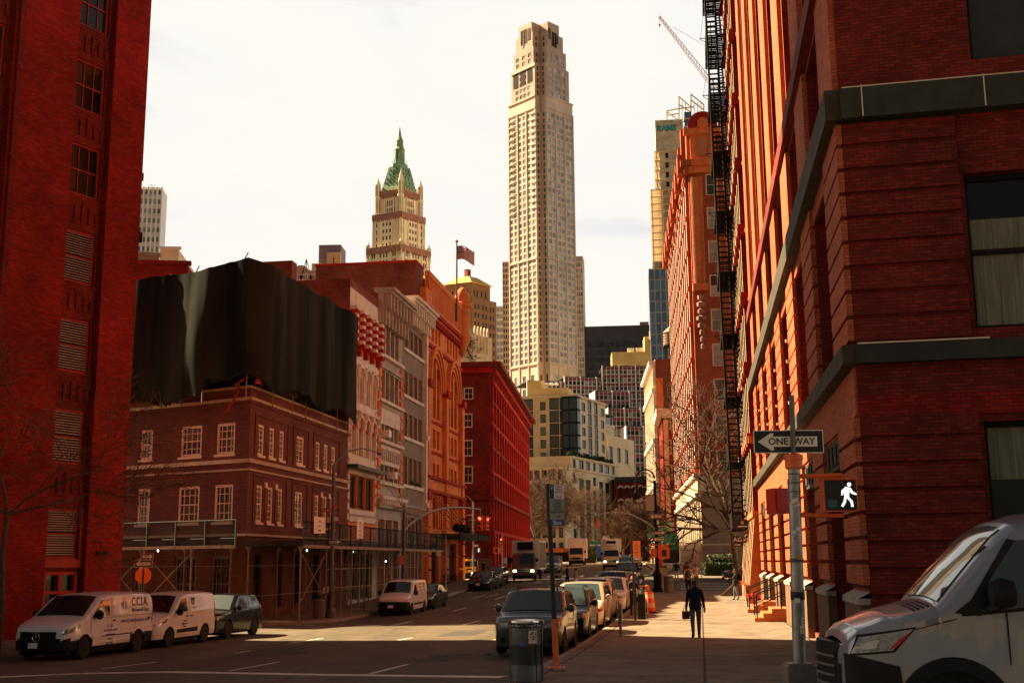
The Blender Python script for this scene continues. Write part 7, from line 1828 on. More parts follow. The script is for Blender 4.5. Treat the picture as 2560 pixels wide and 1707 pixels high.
c.side('side_window',[(1.28,1.16),(2.2,1.18),(2.12,1.66),(1.74,1.62)],'car_glass');c.side('side_panel',[(2.36,1.18),(4.3,1.2),(4.2,1.70),(2.36,1.72)],'paint_white',.012);c.seams((1.2,2.28,3.3),.4,1.7);c.handles((2.05,2.4),1.0);c.side('side_moulding',[(1.4,.46),(3.0,.46),(3.0,.62),(1.4,.58)],'trim_black',.014)
c.side('headlight',[(.04,.74),(.6,.86),(.78,1.0),(.1,.84)],'lamp_clear',.012);c.side('indicator',[(.5,.84),(.62,.87),(.76,.99),(.62,.95)],'lamp_red',.016);c.front('grille',-.5,.5,.56,.74,'trim_black',.015,y2=-.62,y3=.62);c.front('lower_intake',-.4,.4,.3,.44,'trim_black');c.mirror(1.35,1.2,'trim_black',.14);c.emblem_ring(.8,.06,spokes=False)
c.side('tail_light',[(4.36,.9),(4.48,.9),(4.46,1.4),(4.36,1.4)],'lamp_red',.01)
b=MB();b.box(2.5,2.72,-.002,.004,1.38,1.66,'blue_text');o=b.build('emblem',c.root);o.location=(0,-(c.hw(2.6,1.5)+.02),0);van_text(c,'~~~~~~~~',2.72,1.3,.07,'blue_text');van_text(c,'~',2.61,1.52,.2,'sign_white',.9,0,.03)
for i,t in enumerate(('~~~~~~~','~~~~~~~~~~~~~','~~~~~')):van_text(c,t,1.98,.86-.1*i,.08,'van_logo')
c=suv('parked_crossover','black crossover behind the two white vans on the left','car',vpos(10.2,1.8),van_dir,'paint_black',4.3,1.79,1.66,screen='screen_pale',group=None,rim='rim_grey')
g=G(1090*.8838+0,1500);K2=uvt(-17.15,62.0)
pv=lambda u,v,W:(uv(u-W/2,v).x,uv(u-W/2,v).y)
c=panel_van('white small van with black bumper and paper-covered rear side, past the corner scaffold',0,4.75,1.85,1.9,[(0,.86),(.06,.95),(.4,1.05),(.95,1.16),(1.7,1.78),(2.1,1.87),(3.2,1.9),(4.6,1.86),(4.72,1.7),(4.75,1.3)],(1.0,1.68),'paint_white',.3,wx=(.9,3.95),wr=.32,rim='rim_grey',loc=pv(-16.1,64.5,1.85),rot=S_)
c.front('bumper',-.78,.78,.3,.78,'trim_black',.03);c.side('bumper_wrap',[(0,.3),(.55,.3),(.5,.74),(0,.78)],'trim_black',.014);c.side('headlight',[(.06,.82),(.5,.88),(.6,1.05),(.16,.96)],'lamp_clear',.012);c.plate(.44,.05);c.side('side_window',[(1.22,1.18),(2.1,1.2),(2.05,1.68),(1.66,1.64)],'car_glass');c.side('side_panel',[(2.3,1.2),(4.5,1.22),(4.42,1.76),(2.3,1.78)],'trim_cream',.012);c.seams((1.15,2.2,3.3),.4,1.75);c.handles((2.0,2.35),1.05);c.side('side_moulding',[(1.35,.55),(3.4,.55),(3.4,.66),(1.35,.66)],'trim_black',.014);c.mirror(1.3,1.22,'trim_black',.14)
for i in range(6):van_text(c,('~~~~~~','~~~~~~~','~~~~~~~','~~~~~~~','~~~~~~~','~~~~~~~')[i],3.0+(i%2)*.8,1.66-.17*(i//2),.15,'box_brown',.7)
suv('parked_sedan','black sedan parked behind the small white van under the traffic light arm','car',pv(-16.2,71.0,1.84),S_,'paint_black',4.8,1.84,1.46,sedan=True,group=None,screen='screen_pale')
suv('parked_sedan','glossy black sedan beside the left crosswalk, facing the camera','car',(at(1214,1470,94).x-.6,94),S_,'paint_black',4.7,1.84,1.46,sedan=True,group=None)
suv('parked_car','dark grey car tucked behind the black sedan next to the box truck','car',(at(1252,1460,100).x-.9,100),S_,'paint_grey',4.6,1.84,1.55,group=None)
c=panel_van('yellow taxi van seen from behind beside the orange block',0,4.6,1.8,1.86,[(0,.78),(.4,1.0),(1.0,1.12),(1.75,1.75),(2.2,1.84),(3.2,1.86),(4.4,1.82),(4.55,1.7),(4.6,1.3)],(1.04,1.73),'paint_white',.3,wx=(.9,3.62),wr=.32,name='taxi_van',loc=(at(1160,1420,117).x,121.5),rot=(.12,-1))
for o in c.root.children:
 if o.name.startswith('body'):o.data.materials[0]=MATS['paint_taxi']
tag(c.root,cat='taxi');c.front('rear_window',-.68,.68,1.15,1.68,'car_glass',.03,rear=True);c.front('plate_recess',-.3,.3,.82,.95,'trim_black',.03,rear=True);c.plate(.66,0,rear=True);c.front('bumper',-.85,.85,.3,.55,'trim_black',.05,rear=True)
for sg in(1,-1):c.front('tail_light',sg*.74,sg*.84,.75,1.25,'lamp_red',.03,rear=True)
def truck(label,loc,rear,cab,box,W,Hc,Hb,Lb,reefer=True,on=False,screen='screen_dark'):
 prof=[(0,1.0),(.02,1.15),(.12,1.35),(.42,Hc-.1),(.65,Hc),(1.6,Hc),(1.75,Hc-.05)]
 c=Car('box_truck',label,'truck',loc,rear,1.75,W,prof,cab,belt=1.3,sill=.5,wx=(.95,1.2+Lb*.72),wr=.42,tum=.06,kf=.12,rf=.4,kr=.02,rr=.2,crown=.03,rnd=.08,group=None,rim='rim_grey',nx=24,bulge=.06)
 c.top('windscreen',.135,.43,.93,.9,screen,off=.02);c.side('side_window',[(.5,1.35),(1.35,1.35),(1.35,Hc-.22),(.62,Hc-.22)],'car_glass')
 b=MB();w=W/2+.14;b.box(1.95,1.95+Lb,-w,w,.95,Hb,box);
 for x in(1.93,1.95+Lb):b.box(x-.03,x+.05,-w-.03,w+.03,.93,Hb+.03,'white_metal')
 for s_ in(-w-.02,w-.02):b.box(1.95,1.95+Lb,s_,s_+.04,Hb-.08,Hb+.02,'white_metal');b.box(1.95,1.95+Lb,s_,s_+.04,.93,1.05,'white_metal')
 b.build('cargo_box',c.root);b=MB();b.box(.6,1.9+Lb,-.45,.45,.55,.95,'trim_black');b.build('chassis',c.root)
 if reefer:b=MB();b.box(1.45,1.95,-W*.33,W*.33,Hb-.8,Hb-.1,'trim_black' if reefer==1 else 'white_metal');b.box(1.43,1.46,-W*.27,W*.27,Hb-.55,Hb-.25,'dark_room');b.build('refrigeration_unit',c.root)
 hl='lamp_on' if on else 'lamp_clear'
 for sg in(1,-1):c.front('headlight',sg*(W/2-.42),sg*(W/2-.13),.72,.9,hl,.02)
 c.front('grille',-.55,.55,.74,1.02,'chrome' if on else 'trim_black',.015);c.front('grille_bar',-.5,.5,.85,.91,'trim_black',.022);c.front('bumper',-W/2+.1,W/2-.1,.45,.66,cab if on else 'trim_black',.05);c.plate(.5,.0);c.mirror(.5,1.75,'trim_black',.16);return c
g=at(1309,1450,104.5);truck('brown box truck with black refrigeration unit, beside the crimson building',(g.x,g.y,g.z+.0),(math.sin(rad(7)),math.cos(rad(7))),'paint_brown','box_brown',2.1,2.35,3.45,6.2,1,True)
g=at(1529,1421,138);truck('beige box truck with glowing headlights, right of the far white truck',(g.x,g.y,g.z),(SV2.x,SV2.y),'truck_beige','truck_beige',2.05,2.2,3.45,5.5,2,True)
g=at(1441,1412,158);truck('smaller pale box truck farther back, directly behind the cyclist',(g.x,g.y,g.z),(math.sin(rad(6)),math.cos(rad(6))),'box_pale','box_pale',2.1,2.3,3.5,5.2,0,False)
for i,(px,py,Y,p,lab)in enumerate(((1398,1420,128,'paint_silver','silver hatchback by the far left kerb, right of the black pole'),(1400,1409,146,'paint_grey','grey car farther up the left kerb'),(1585,1418,128,'paint_grey','dark car behind the last parked suv on the right'),(1572,1395,150,'paint_black','dark suv with raised roof by the orange notice'),(1603,1405,160,'paint_cream','cream car far along the right kerb under the tree'))):
 g=at(px,py,Y);suv('parked_car',lab,'car',(g.x-.8,Y,zg(g.x,Y)),(SV2.x,SV2.y),p,4.5,1.8,1.6,group='far parked cars')
g=at(1833,1466,93);c=suv('parked_suv','dark suv nosing out of the side street beside the hedge','car',(at(1812,1466,95).x,95.5,zg(14,95)),(.97,-.1),'paint_grey',4.6,1.85,1.7,group=None,screen='screen_dark')
# ------------------------------------------------------------------ big silver van, front right
prof=[(0,1.06),(.03,1.13),(.12,1.21),(.45,1.34),(.80,1.43),(.94,1.47),(1.32,1.88),(1.60,2.17),(1.80,2.31),(2.05,2.385),(2.6,2.43),(5.7,2.43),(5.9,2.3),(5.93,1.5)]
sx,sy_=3.50,12.55;SD=Vector((.977,-.10,0)).normalized();SN=Vector((SD.y,-SD.x,0))
p=Vector((sx,sy_,0))-SN*1.0
c=Car('silver_van','large silver cargo van with black bumper, cut off at lower right','van',(p.x,p.y,.54),(SD.x,SD.y),5.93,2.02,prof,'paint_silver',belt=1.3,sill=.36,wx=(1.03,4.6),wr=.36,ar=.47,tum=.17,rf=.95,kf=.30,rr=.25,kr=.05,crown=.05,rnd=.13,lower=None,rim='rim_grey',nx=90,bulge=.16)
c.top('windscreen',.97,1.72,.93,.88,'screen_pale',off=.015,n=14);c.side('side_window',[(1.20,1.40),(2.95,1.56),(2.9,2.18),(1.74,2.14)],'car_glass',.012,16);c.side('mirror_triangle',[(1.08,1.40),(1.34,1.37),(1.42,1.60),(1.3,1.56)],'trim_black',.016,6)
c.side('window_rubber',[(1.16,1.365),(2.98,1.52),(2.98,1.555),(1.16,1.40)],'trim_black',.014,10);c.side('window_rubber',[(1.2,1.44),(1.26,1.44),(1.78,2.14),(1.70,2.16)],'trim_black',.014,10)
c.side('headlight',[(.05,.98),(.44,1.02),(.66,1.24),(.14,1.15)],'lamp_clear',.014,10);c.side('indicator',[(.40,1.02),(.50,1.07),(.655,1.23),(.52,1.14)],'lamp_red',.02,6);c.side('lamp_reflector',[(.14,1.02),(.28,1.04),(.32,1.13),(.19,1.1)],'chrome',.022,5)
c.side('bumper_wrap',[(.0,.30),(.56,.30),(.50,.86),(.0,.98)],'trim_black',.02,10);c.front('bumper',-.62,.62,.30,.86,'trim_black',.02,n=10);c.front('grille',-.56,.56,.86,1.08,'trim_black',.025);c.side('lamp_surround',[(.03,.955),(.46,1.0),(.70,1.26),(.12,1.175)],'trim_black',.009,10)
for k in range(5):c.front('grille_slat',-.54,.54,.52+k*.1,.545+k*.1,'rim_grey',.034)
for sg in(1,-1):
 b=MB();n=18;A=[]
 for i in range(n+1):
  w_=PI*(.0+i/n);A.append([Vector((1.03+r*math.cos(w_),sg*(c.hw(1.03+r*math.cos(w_),max(.37,.36+r*math.sin(w_)))+.016),max(.30,.36+r*math.sin(w_))))for r in(.46,.60)])
 for q0,q1 in zip(A,A[1:]):b.raw([q0[0],q1[0],q1[1],q0[1]],'trim_black')
 b.build('arch_moulding',c.root)
c.side('lower_cladding',[(1.5,.36),(4.1,.36),(4.1,.52),(1.5,.52)],'trim_black',.016,8);c.seams((1.6,2.98),.5,1.42);c.handles((2.9,),1.12)
b=MB()
for sg in(1,-1):
 P=[Vector((x,sg*(c.hw(x,z)+.004),z))for x,z in((.66,1.23),(.76,1.25),(.86,1.28),(.98,1.31),(1.1,1.34))];b.path(P,.006,'trim_black',4)
b.build('bonnet_seam',c.root)
b=MB()
for k in range(4):b.tube((.72+k*.05,-.25,1.455+k*.013),(.72+k*.05,-.8,1.42+k*.013),.012,'trim_black',4)
for sg in(-1,1):b.tube((.98,sg*.1,1.57),(1.5,sg*.72-.1,2.08),.012,'trim_black',4)
b.build('wiper',c.root)
for sg in(1,-1):
 m=MB();m.lathe([(.02,-.12),(.12,-.1),(.16,0),(.13,.12),(.02,.15)],'trim_black',(1.52,sg*1.16,1.60),12,axis='x');m.tube((1.52,sg*1.12,1.48),(1.42,sg*.95,1.42),.05,'trim_black',6);m.build('mirror',c.root,smooth=50)
 # ------------------------------------------------------------------ street furniture
def mesh_mat(name,col,a):
 m,nt,b=_mat(name);b.inputs['Base Color'].default_value=c4(col);b.inputs['Roughness'].default_value=.7
 tr=nt.nodes.new('ShaderNodeBsdfTransparent');mx=nt.nodes.new('ShaderNodeMixShader');mx.inputs[0].default_value=a
 nt.links.new(b.outputs[0],mx.inputs[1]);nt.links.new(tr.outputs[0],mx.inputs[2]);o=[n for n in nt.nodes if n.type=='OUTPUT_MATERIAL'][0];nt.links.new(mx.outputs[0],o.inputs[0])
mesh_mat('shed_mesh',(.012,.009,.008),.38)
def gz(x,y,s=.15):return Vector((x,y,zg(x,y)+s))
VF_=Face((0,0),(1,0))
def facing(p,yaw=0.0):
 """frame at p whose outward side looks back at the camera side (-y), turned by yaw"""
 return Face((p[0],p[1]),(math.cos(yaw),math.sin(yaw)))
def litter_bin():
 g=at(1316,1702,21.2);x,y,z=g;rt=thing('litter_bin','tall round steel litter bin with black slogan band in front of the green suv','litter bin',g);H_=1.05;r=.30
 b=MB();b.lathe([(r*.98,0),(r*1.02,.02),(r*1.02,.30),(r*.99,.31),(r*.99,.62),(r,.63),(r,.92),(r*1.03,.935)],'bin_steel',(x,y,z),40,mats=['bin_dark','bin_steel','bin_dark','bin_dark','bin_dark','bin_steel','bin_steel']);b.build('drum',rt,smooth=30)
 b=MB();b.lathe([(r*1.045,.93),(r*1.045,.995)],'sign_black',(x,y,z),40,cap=False);b.build('slogan_band',rt,smooth=30)
 b=MB();b.lathe([(r*1.06,.99),(r*1.08,1.01),(r*1.06,1.04),(r*.8,H_),(r*.55,1.03),(r*.5,.9)],'chrome',(x,y,z),40,cap=False);b.lathe([(r*.52,.88),(.01,.88)],'dark_room',(x,y,z),20);b.build('lid',rt,smooth=30)
 def on(ang):a=rad(ang);n=Vector((math.sin(a),-math.cos(a),0));return Vector((x,y,z))+n*r*1.05,Vector((math.cos(a),math.sin(a),0)),n
 for ang,t in((-52,'litter *'),(-3,"Don't litter"),(47,"* Don't")):
  for i,ch in enumerate(t):
   p,tt,n=on(ang+(i-(len(t)-1)/2)*5.6)
   if ch!=' ':text(ch,.055,'sign_white',rt,tmat(p+Z3*.962,tt,n))
 p,tt,n=on(22);f=Face((p.x,p.y),(tt.x,tt.y));b=MB(f);b.box(-.075,.075,-.02,.003,z+.66,z+.88,'box_pale');r_=random.Random(2)
 for i in range(26):a,h=-.06+r_.random()*.1,z+.68+r_.random()*.17;b.box(a,a+.01+r_.random()*.03,.003,.005,h,h+.012,'leather_red' if i%3 else 'sign_black')
 b.build('sticker',rt)
 p,tt,n=on(-14);b=MB(Face((p.x,p.y),(tt.x,tt.y)));b.box(-.03,.03,-.02,.003,z+.62,z+.68,'blue_tarp');b.build('sticker',rt)
 for ang in(35,62):p,tt,n=on(ang);b=MB(Face((p.x,p.y),(tt.x,tt.y)));b.box(-.006,.006,-.03,.004,z+.02,z+.9,'bin_dark');b.build('door_edge',rt)
litter_bin()
def parking_pole():
 g=at(1391,1668,24.4);t=at(1370,1209,24.4);rt=thing('parking_sign_pole','black pole with orange painted foot and parking sign, beside the litter bin','sign pole',g);L=t-g
 b=MB();k=.26;b.tube(g,g+L*k,.062,'orange_paint',14,.058);b.build('painted_foot',rt,smooth=40);b=MB();b.tube(g+L*k,t,.05,'sign_black',14,.046);b.build('pole',rt,smooth=40)
 b=MB();b.lathe([(.2,0),(.2,.015),(.08,.03)],'orange_paint',g,12)
 for i in range(4):a=PI/4+PI/2*i;b.lathe([(.02,.015),(.02,.04)],'galvanised',g+Vector((.15*math.cos(a),.15*math.sin(a),0)),6)
 b.build('base_plate',rt)
 f=Face((at(1374,1260,24.35).x,24.33),(.93,.37));hz_=lambda py:at(1390,py,24.4).z;W=.33
 b=MB(f);b.box(.0,W,-.01,.0,hz_(1246),hz_(1212),'sign_white');b.box(0,.10,0,.003,hz_(1246),hz_(1212),'sign_black');b.box(.0,W,-.01,.0,hz_(1298),hz_(1247),'grey_banner');b.box(.0,W,-.01,.0,hz_(1313),hz_(1299),'sign_blue');b.build('sign',rt)
 tx=lambda s,a,py,sz,m,**k:text(s,sz,m,rt,tmat(f.pt(a,.006,hz_(py)),f.a,f.d),sx=.8,**k)
 tx('P',.05,1220,.1,'sign_white')
 for i,s in enumerate(('TUESDAY','FRIDAY','8AM-9AM')):tx(s,.21,1217+i*6.5,.05,'sign_red')
 tx('<-->',.21,1241,.09,'sign_red',bold=.004)
 for i,s in enumerate(('2 HOUR','METERED','PARKING','8AM-7PM','EXCEPT SUNDAY')):tx(s,.18,1253+i*6.6,.052,'sign_green')
 tx('-->',.19,1291,.11,'sign_green',bold=.005);tx('~~~~',.1,1302,.04,'sign_white');tx('02412',.17,1307.5,.09,'sign_white',bold=.002)
parking_pole()
def one_way(rt,f,a0,a1,h0,h1,left=True,d=.0,tilt=0):
 """black plate, white arrow, ONE WAY lettering"""
 b=MB(f);b.box(a0,a1,d-.008,d,h0,h1,'sign_white');e=(h1-h0)*.04;b.box(a0+e,a1-e,d-.006,d+.002,h0+e,h1-e,'sign_black')
 w,h=a1-a0,h1-h0;m=(h0+h1)/2;X=(lambda t:a0+w*t)if left else(lambda t:a1-w*t)
 P=[(X(.06),m),(X(.25),m+h*.38),(X(.29),m+h*.36),(X(.28),m+h*.22),(X(.91),m+h*.22),(X(.91),m-h*.22),(X(.28),m-h*.22),(X(.29),m-h*.36),(X(.25),m-h*.38)]
 b.q([(a,d+.004,hh)for a,hh in P],'sign_white');b.build('plate',rt)
 text('ONE',h*.40,'sign_black',rt,tmat(f.pt(X(.35)if left else X(.72),d+.006,m),f.a,f.d),extrude=.001,sx=1.02,bold=h*.008);text('WAY',h*.40,'sign_black',rt,tmat(f.pt(X(.72)if left else X(.40),d+.006,m),f.a,f.d),extrude=.001,sx=1.02,bold=h*.008)
def ped_pole():
 Y=15.5;g=at(1999,1700,Y);g.z=.66;t=at(1984,1150,Y);rt=thing('one_way_signal_pole','grey stickered pole carrying a ONE WAY arrow and walk signal, at right','signal pole',g)
 b=MB();b.tube(g,t,.088,'galvanised',20,.078);b.build('pole',rt,smooth=40);axis=(t-g);P=lambda py:g+axis*((at(1990,py,Y).z-g.z)/axis.z)
 f=Face((g.x,g.y),(1,0));b=MB(f);z=at(1990,1656,Y).z;b.box(-.18,.18,-.18,.18,.5,z-.03,'galvanised');b.box(-.155,.155,-.155,.155,z-.03,z,'galvanised');b.box(-.02,.02,.18,.19,.7,.74,'rim_dark');b.build('base_box',rt)
 p=P(1155);b=MB();b.lathe([(.10,-.09),(.115,-.07),(.115,.02),(.125,.03),(.125,.09),(.08,.11)],'signal_orange',p,18);b.build('collar',rt,smooth=30)
 p2=at(1979,988,Y);b=MB();b.tube(P(1145),p2,.035,'grey_post',8);b.build('top_post',rt)
 fs=Face((0,Y+.03),(1,-.0));x0,x1=at(1885,1100,Y).x,at(2060,1100,Y).x;one_way(rt,fs,x0,x1,at(1970,1132,Y).z,at(1970,1074,Y).z)
 zA,zB=at(2050,1190,Y).z,at(2050,1287,Y).z;q=P(1240);b=MB()
 b.tube((q.x,Y,zA),(at(2102,1190,Y).x,Y-.05,zA+.01),.03,'signal_orange',10);b.tube((q.x,Y,zB),(at(2106,1287,Y).x,Y-.05,zB-.01),.03,'signal_orange',10);b.build('arm',rt,smooth=40)
 x0,x1,z0,z1=at(2053,1240,Y).x,at(2136,1240,Y).x,at(2090,1279,Y).z,at(2090,1199,Y).z;f=Face((0,Y),(1,-.02));b=MB(f);b.box(x0,x1,-.16,.06,z0,z1,'signal_orange');b.box(x0+.014,x1-.014,.06,.064,z0+.014,z1-.014,'sign_black');b.box(x0-.01,x1+.01,.06,.16,z1,z1+.012,'signal_orange');b.build('walk_signal',rt)
 b=MB(f);u=(x1-x0);C=lambda a,h:(x0+u*a,z0+(z1-z0)*h);d0,d1=.064,.070
 sh=[[(.66,.76),(.80,.73),(.86,.62),(.97,.54),(.96,.50),(.83,.54),(.76,.62),(.74,.44),(.84,.32),(.86,.14),(.79,.14),(.77,.29),(.66,.42),(.64,.28),(.55,.13),(.49,.17),(.57,.31),(.60,.46),(.60,.62),(.56,.50),(.51,.50),(.53,.65)]]
 for s in sh:b.q([(a,d1,h)for a,h in(C(*p_)for p_ in s)],'walk_white')
 hd=C(.765,.83);b.q([(hd[0]+.027*math.cos(2*PI*i/12),d1,hd[1]+.027*math.sin(2*PI*i/12))for i in range(12)],'walk_white');b.build('walk_figure',rt)
 b=MB(f);c0,c1=C(.1,.12),C(.38,.36);b.q([(c0[0],d1,c0[1]),(c1[0],d1,c0[1]),(c1[0],d1,c1[1]),(c0[0],d1,c1[1])],'painted_reflection');b.build('reflection_patch',rt)  # blue reflection on the signal face, painted as a flat coloured patch
 x0,x1,z0,z1=at(1992,1240,Y).x,at(2029,1240,Y).x,at(2010,1280,Y).z,at(2010,1205,Y).z;b=MB(Face((0,Y+.05),(1,.25)));b.box(x0,x1+.02,-.2,.08,z0+.02,z1-.02,'signal_red');b.box(x0+.03,x1-.01,.08,.11,z0+.06,z1-.06,'signal_red');b.build('signal_back',rt)
 def st(py,h,w,ang,mat,name='sticker',rot=0):
  p=P(py);a=rad(ang);n=Vector((math.sin(a),-math.cos(a),0));tt=Vector((math.cos(a),math.sin(a),0));q_=p+n*.0885;ff=Face((q_.x,q_.y),(tt.x,tt.y));b=MB(ff);c,s=math.cos(rot),math.sin(rot)
  pts=[(x*c-y*s,q_.z+x*s+y*c)for x,y in((-w/2,-h/2),(w/2,-h/2),(w/2,h/2),(-w/2,h/2))];b.poly(pts,-.004,.003,mat);b.build(name,rt);return ff,q_
 ff,q_=st(1256,.105,.085,-8,'sign_white',rot=.35);text('NY',.055,'sign_red',rt,tmat(ff.pt(0,.005,q_.z-.02),ff.a+Z3*.35,ff.d),bold=.002);b=MB(ff);b.lathe([(.001,-.004),(.018,0),(.001,.004)],'sign_red',ff.pt(.0,.0,q_.z+.03),8,axis='y');b.build('heart',rt)
 for py,h,w,ang,m in((1322,.05,.05,10,'sign_white'),(1330,.03,.03,-20,'sign_white'),(1345,.03,.025,-22,'sign_red'),(1390,.025,.09,5,'brass'),(1396,.015,.08,12,'brass'),(1500,.06,.07,-18,'sign_white'),(1555,.13,.05,28,'sign_white'),(1572,.11,.06,20,'sign_white'),(1600,.05,.03,-5,'grey_banner'),(1450,.03,.04,0,'grey_banner')):st(py,h,w,ang,m)
 for k in range(5):st(1548+k*8,.02,.035,24,'sign_black')
 for py,h,m in((1488,.11,'sign_black'),(1476,.03,'grey_banner'),(1400,.05,'grey_post')):p=P(py);b=MB();b.lathe([(.0905,-h/2),(.0925,0),(.0905,h/2)],m,p,18,cap=False);b.build('tape_band',rt)
 for k in range(4):p=P(1185+k*22);b=MB();b.lathe([(.0835,-.006),(.086,0),(.0835,.006)],'rim_dark',p,18,cap=False);b.build('steel_strap',rt)
ped_pole()
def kerb_bits():
 g=G(1552,1590,.15);rt=thing('meter_post','headless silver parking meter post on the sunlit kerb','meter post',g);b=MB();b.lathe([(.13,0),(.13,.02),(.05,.06),(.045,.42),(.07,.44),(.07,.98),(.05,1.0)],'galvanised',g,14);b.build('post',rt,smooth=40);b=MB();b.box(g.x-.06,g.x-.03,-g.y-.02,-g.y+.02,g.z+1.0,g.z+1.12,'galvanised');b.build('broken_bracket',rt)
 g=G(1589,1553,.15);t=at(1577,1330,g.y);rt=thing('kerb_sign_pole','thin black leaning pole with orange paper notice by the pay station','sign pole',g);b=MB();b.tube(g,t,.035,'sign_black',8);b.lathe([(.12,0),(.1,.03)],'galvanised',g,8);b.build('pole',rt)
 f=facing((at(1582,1372,g.y).x,g.y-.05));z0,z1=at(1585,1394,g.y).z,at(1585,1351,g.y).z;b=MB(f);b.box(.0,.30,-.006,0,z0,z1,'sign_orange');b.build('notice',rt)
 for i,s in enumerate(('~~','~~~~~~','~~~~~','~~~~~~','~~~~')):text(s,.07,'sign_red',rt,tmat(f.pt(.15,.004,z1-.08-i*.12),f.a,f.d),sx=.7)
 g=G(1605,1548,.15);rt=thing('pay_station','blue black parking pay station marked with a white P','pay station',g);f=facing(g,-.15);b=MB(f);b.box(-.15,.15,-.3,0,g.z,g.z+1.0,'sign_black');b.box(-.14,.14,-.3,.01,g.z+1.0,g.z+1.2,'pay_teal');b.box(-.15,.15,-.32,.012,g.z+1.2,g.z+1.68,'pay_blue');b.box(-.13,.13,-.25,0,g.z+1.68,g.z+1.74,'sign_black');b.build('cabinet',rt);text('P',.24,'sign_white',rt,tmat(f.pt(0,.016,g.z+1.5),f.a,f.d),bold=.006)
 b=MB(f);b.box(-.09,.09,.012,.02,g.z+1.3,g.z+1.36,'sign_orange');b.box(-.05,.05,.012,.02,g.z+1.22,g.z+1.27,'sign_white');b.box(-.1,.0,.011,.02,g.z+1.03,g.z+1.17,'sign_white');b.build('panel_label',rt)
 g=G(1624,1531,.15);rt=thing('traffic_barrel','red orange striped traffic barrel with warning lamp on the pavement','traffic barrel',g);b=MB();pr=[(.32,0),(.32,.06),(.27,.07),(.265,.24),(.25,.25),(.245,.44),(.23,.45),(.225,.64),(.21,.65),(.2,.84),(.18,.92),(.05,.95)];b.lathe(pr,'barrel_orange',g,18,mats=['rubber','rubber','barrel_orange','barrel_orange','reflective','barrel_orange','barrel_orange','barrel_orange','reflective','barrel_orange','barrel_orange']);b.build('drum',rt,smooth=30)
 b=MB();b.lathe([(.02,-.14),(.12,-.1),(.14,0),(.12,.1),(.02,.14)],'orange_paint',g+Vector((-.1,-.04,1.1)),12,axis='y');b.tube(g+Vector((-.1,-.04,.9)),g+Vector((-.1,-.04,1.0)),.03,'rubber',6);b.build('warning_lamp',rt,smooth=40)
 b=MB();b.tube(g+Vector((-.12,-.3,0)),g+Vector((-.1,-.3,.75)),.02,'white_metal',6);b.lathe([(.1,0),(.02,.05)],'white_metal',g+Vector((-.12,-.3,0)),8);b.build('bent_post',rt)
 g=G(1220,1638);o=MB();r=random.Random(5);rows=[]
 for i in range(9):
  a=i/8;rows.append([g+Vector((-.14+.28*a,.06*math.cos(k*1.05+a*3)*(1-abs(2*a-1)**2*.6),.02+.035*abs(math.sin(k*.52+a*5))*(1.2-abs(2*a-1))))for k in range(6)])
 for r0,r1 in zip(rows,rows[1:]):
  for k in range(6):o.raw([r0[k],r0[(k+1)%6],r1[(k+1)%6],r1[k]],'black_cloth')
 tag(o.build('dropped_glove',None,smooth=80),'crumpled black glove lying on the road left of the litter bin','glove')
 a,c=G(1800,1489,.16),at(1836,1459,67.5);rt=thing('cellar_hatch','pale open cellar hatch leaf sloping up from the pavement','hatch',a);q=a+Vector((.35,1.1,0));c=Vector((a.x+1.0,a.y+.3,a.z+.85));b=MB();dv=q-a
 P=[a,q,c+dv,c];n=(q-a).cross(c-a).normalized()*.05;b.raw(P,'box_pale');b.raw([p+n for p in P],'grey_banner')
 for i in range(4):j=(i+1)%4;b.raw([P[i],P[j],P[j]+n,P[i]+n],'galvanised')
 for k in(.25,.5,.75):b.tube(a.lerp(c,k),(a+dv).lerp(c+dv,k),.02,'galvanised',4)
 b.build('leaf',rt)
 for(px,py,w,h,lab)in((1812,1507,2.0,.9,'nearer'),(1822,1499,1.7,.8,'farther')):
  g=G(px,py,.154);b=MB();e=[uv(*touv(g.x+dx,g.y+dy))for dx,dy in((0,0),(w,-.2),(w+.1,h),(.1,h+.2))];b.raw([Vector((p.x,p.y,zg(p.x,p.y)+.155))for p in e],'galvanised');tag(b.build('cellar_cover',None),'flat grey metal cellar cover %s the standing woman'%('on the pavement in front of' if lab=='nearer' else 'right beneath'),'cellar cover')
kerb_bits()
def signal_head(rt,p,f,mat='signal_orange',name='signal_head',s=1.0,back=False,side=False):
 b=MB(Face((p.x,p.y),(f.a.x,f.a.y)));w,h=.17*s,.5*s;b.box(-w,w,-.1*s,.12*s,p.z-h,p.z+h,mat)
 for k in(-1,0,1):
  z=p.z+k*.33*s;c=Face((p.x,p.y),(f.a.x,f.a.y)).pt(0,.12*s,z)
  if not back:
   for i in range(8):
    t0,t1=PI*i/8,PI*(i+1)/8;b.q([(.13*s*math.cos(t0),.12*s,z+.13*s*math.sin(t0)),(.13*s*math.cos(t1),.12*s,z+.13*s*math.sin(t1)),(.13*s*math.cos(t1),.34*s,z+.11*s*math.sin(t1)),(.13*s*math.cos(t0),.34*s,z+.11*s*math.sin(t0))],mat)
   b.q([(.11*s*math.cos(2*PI*i/10),.125*s,z+.11*s*math.sin(2*PI*i/10))for i in range(10)],'signal_lit' if k==1 else 'dark_room')
 b.build(name,rt)
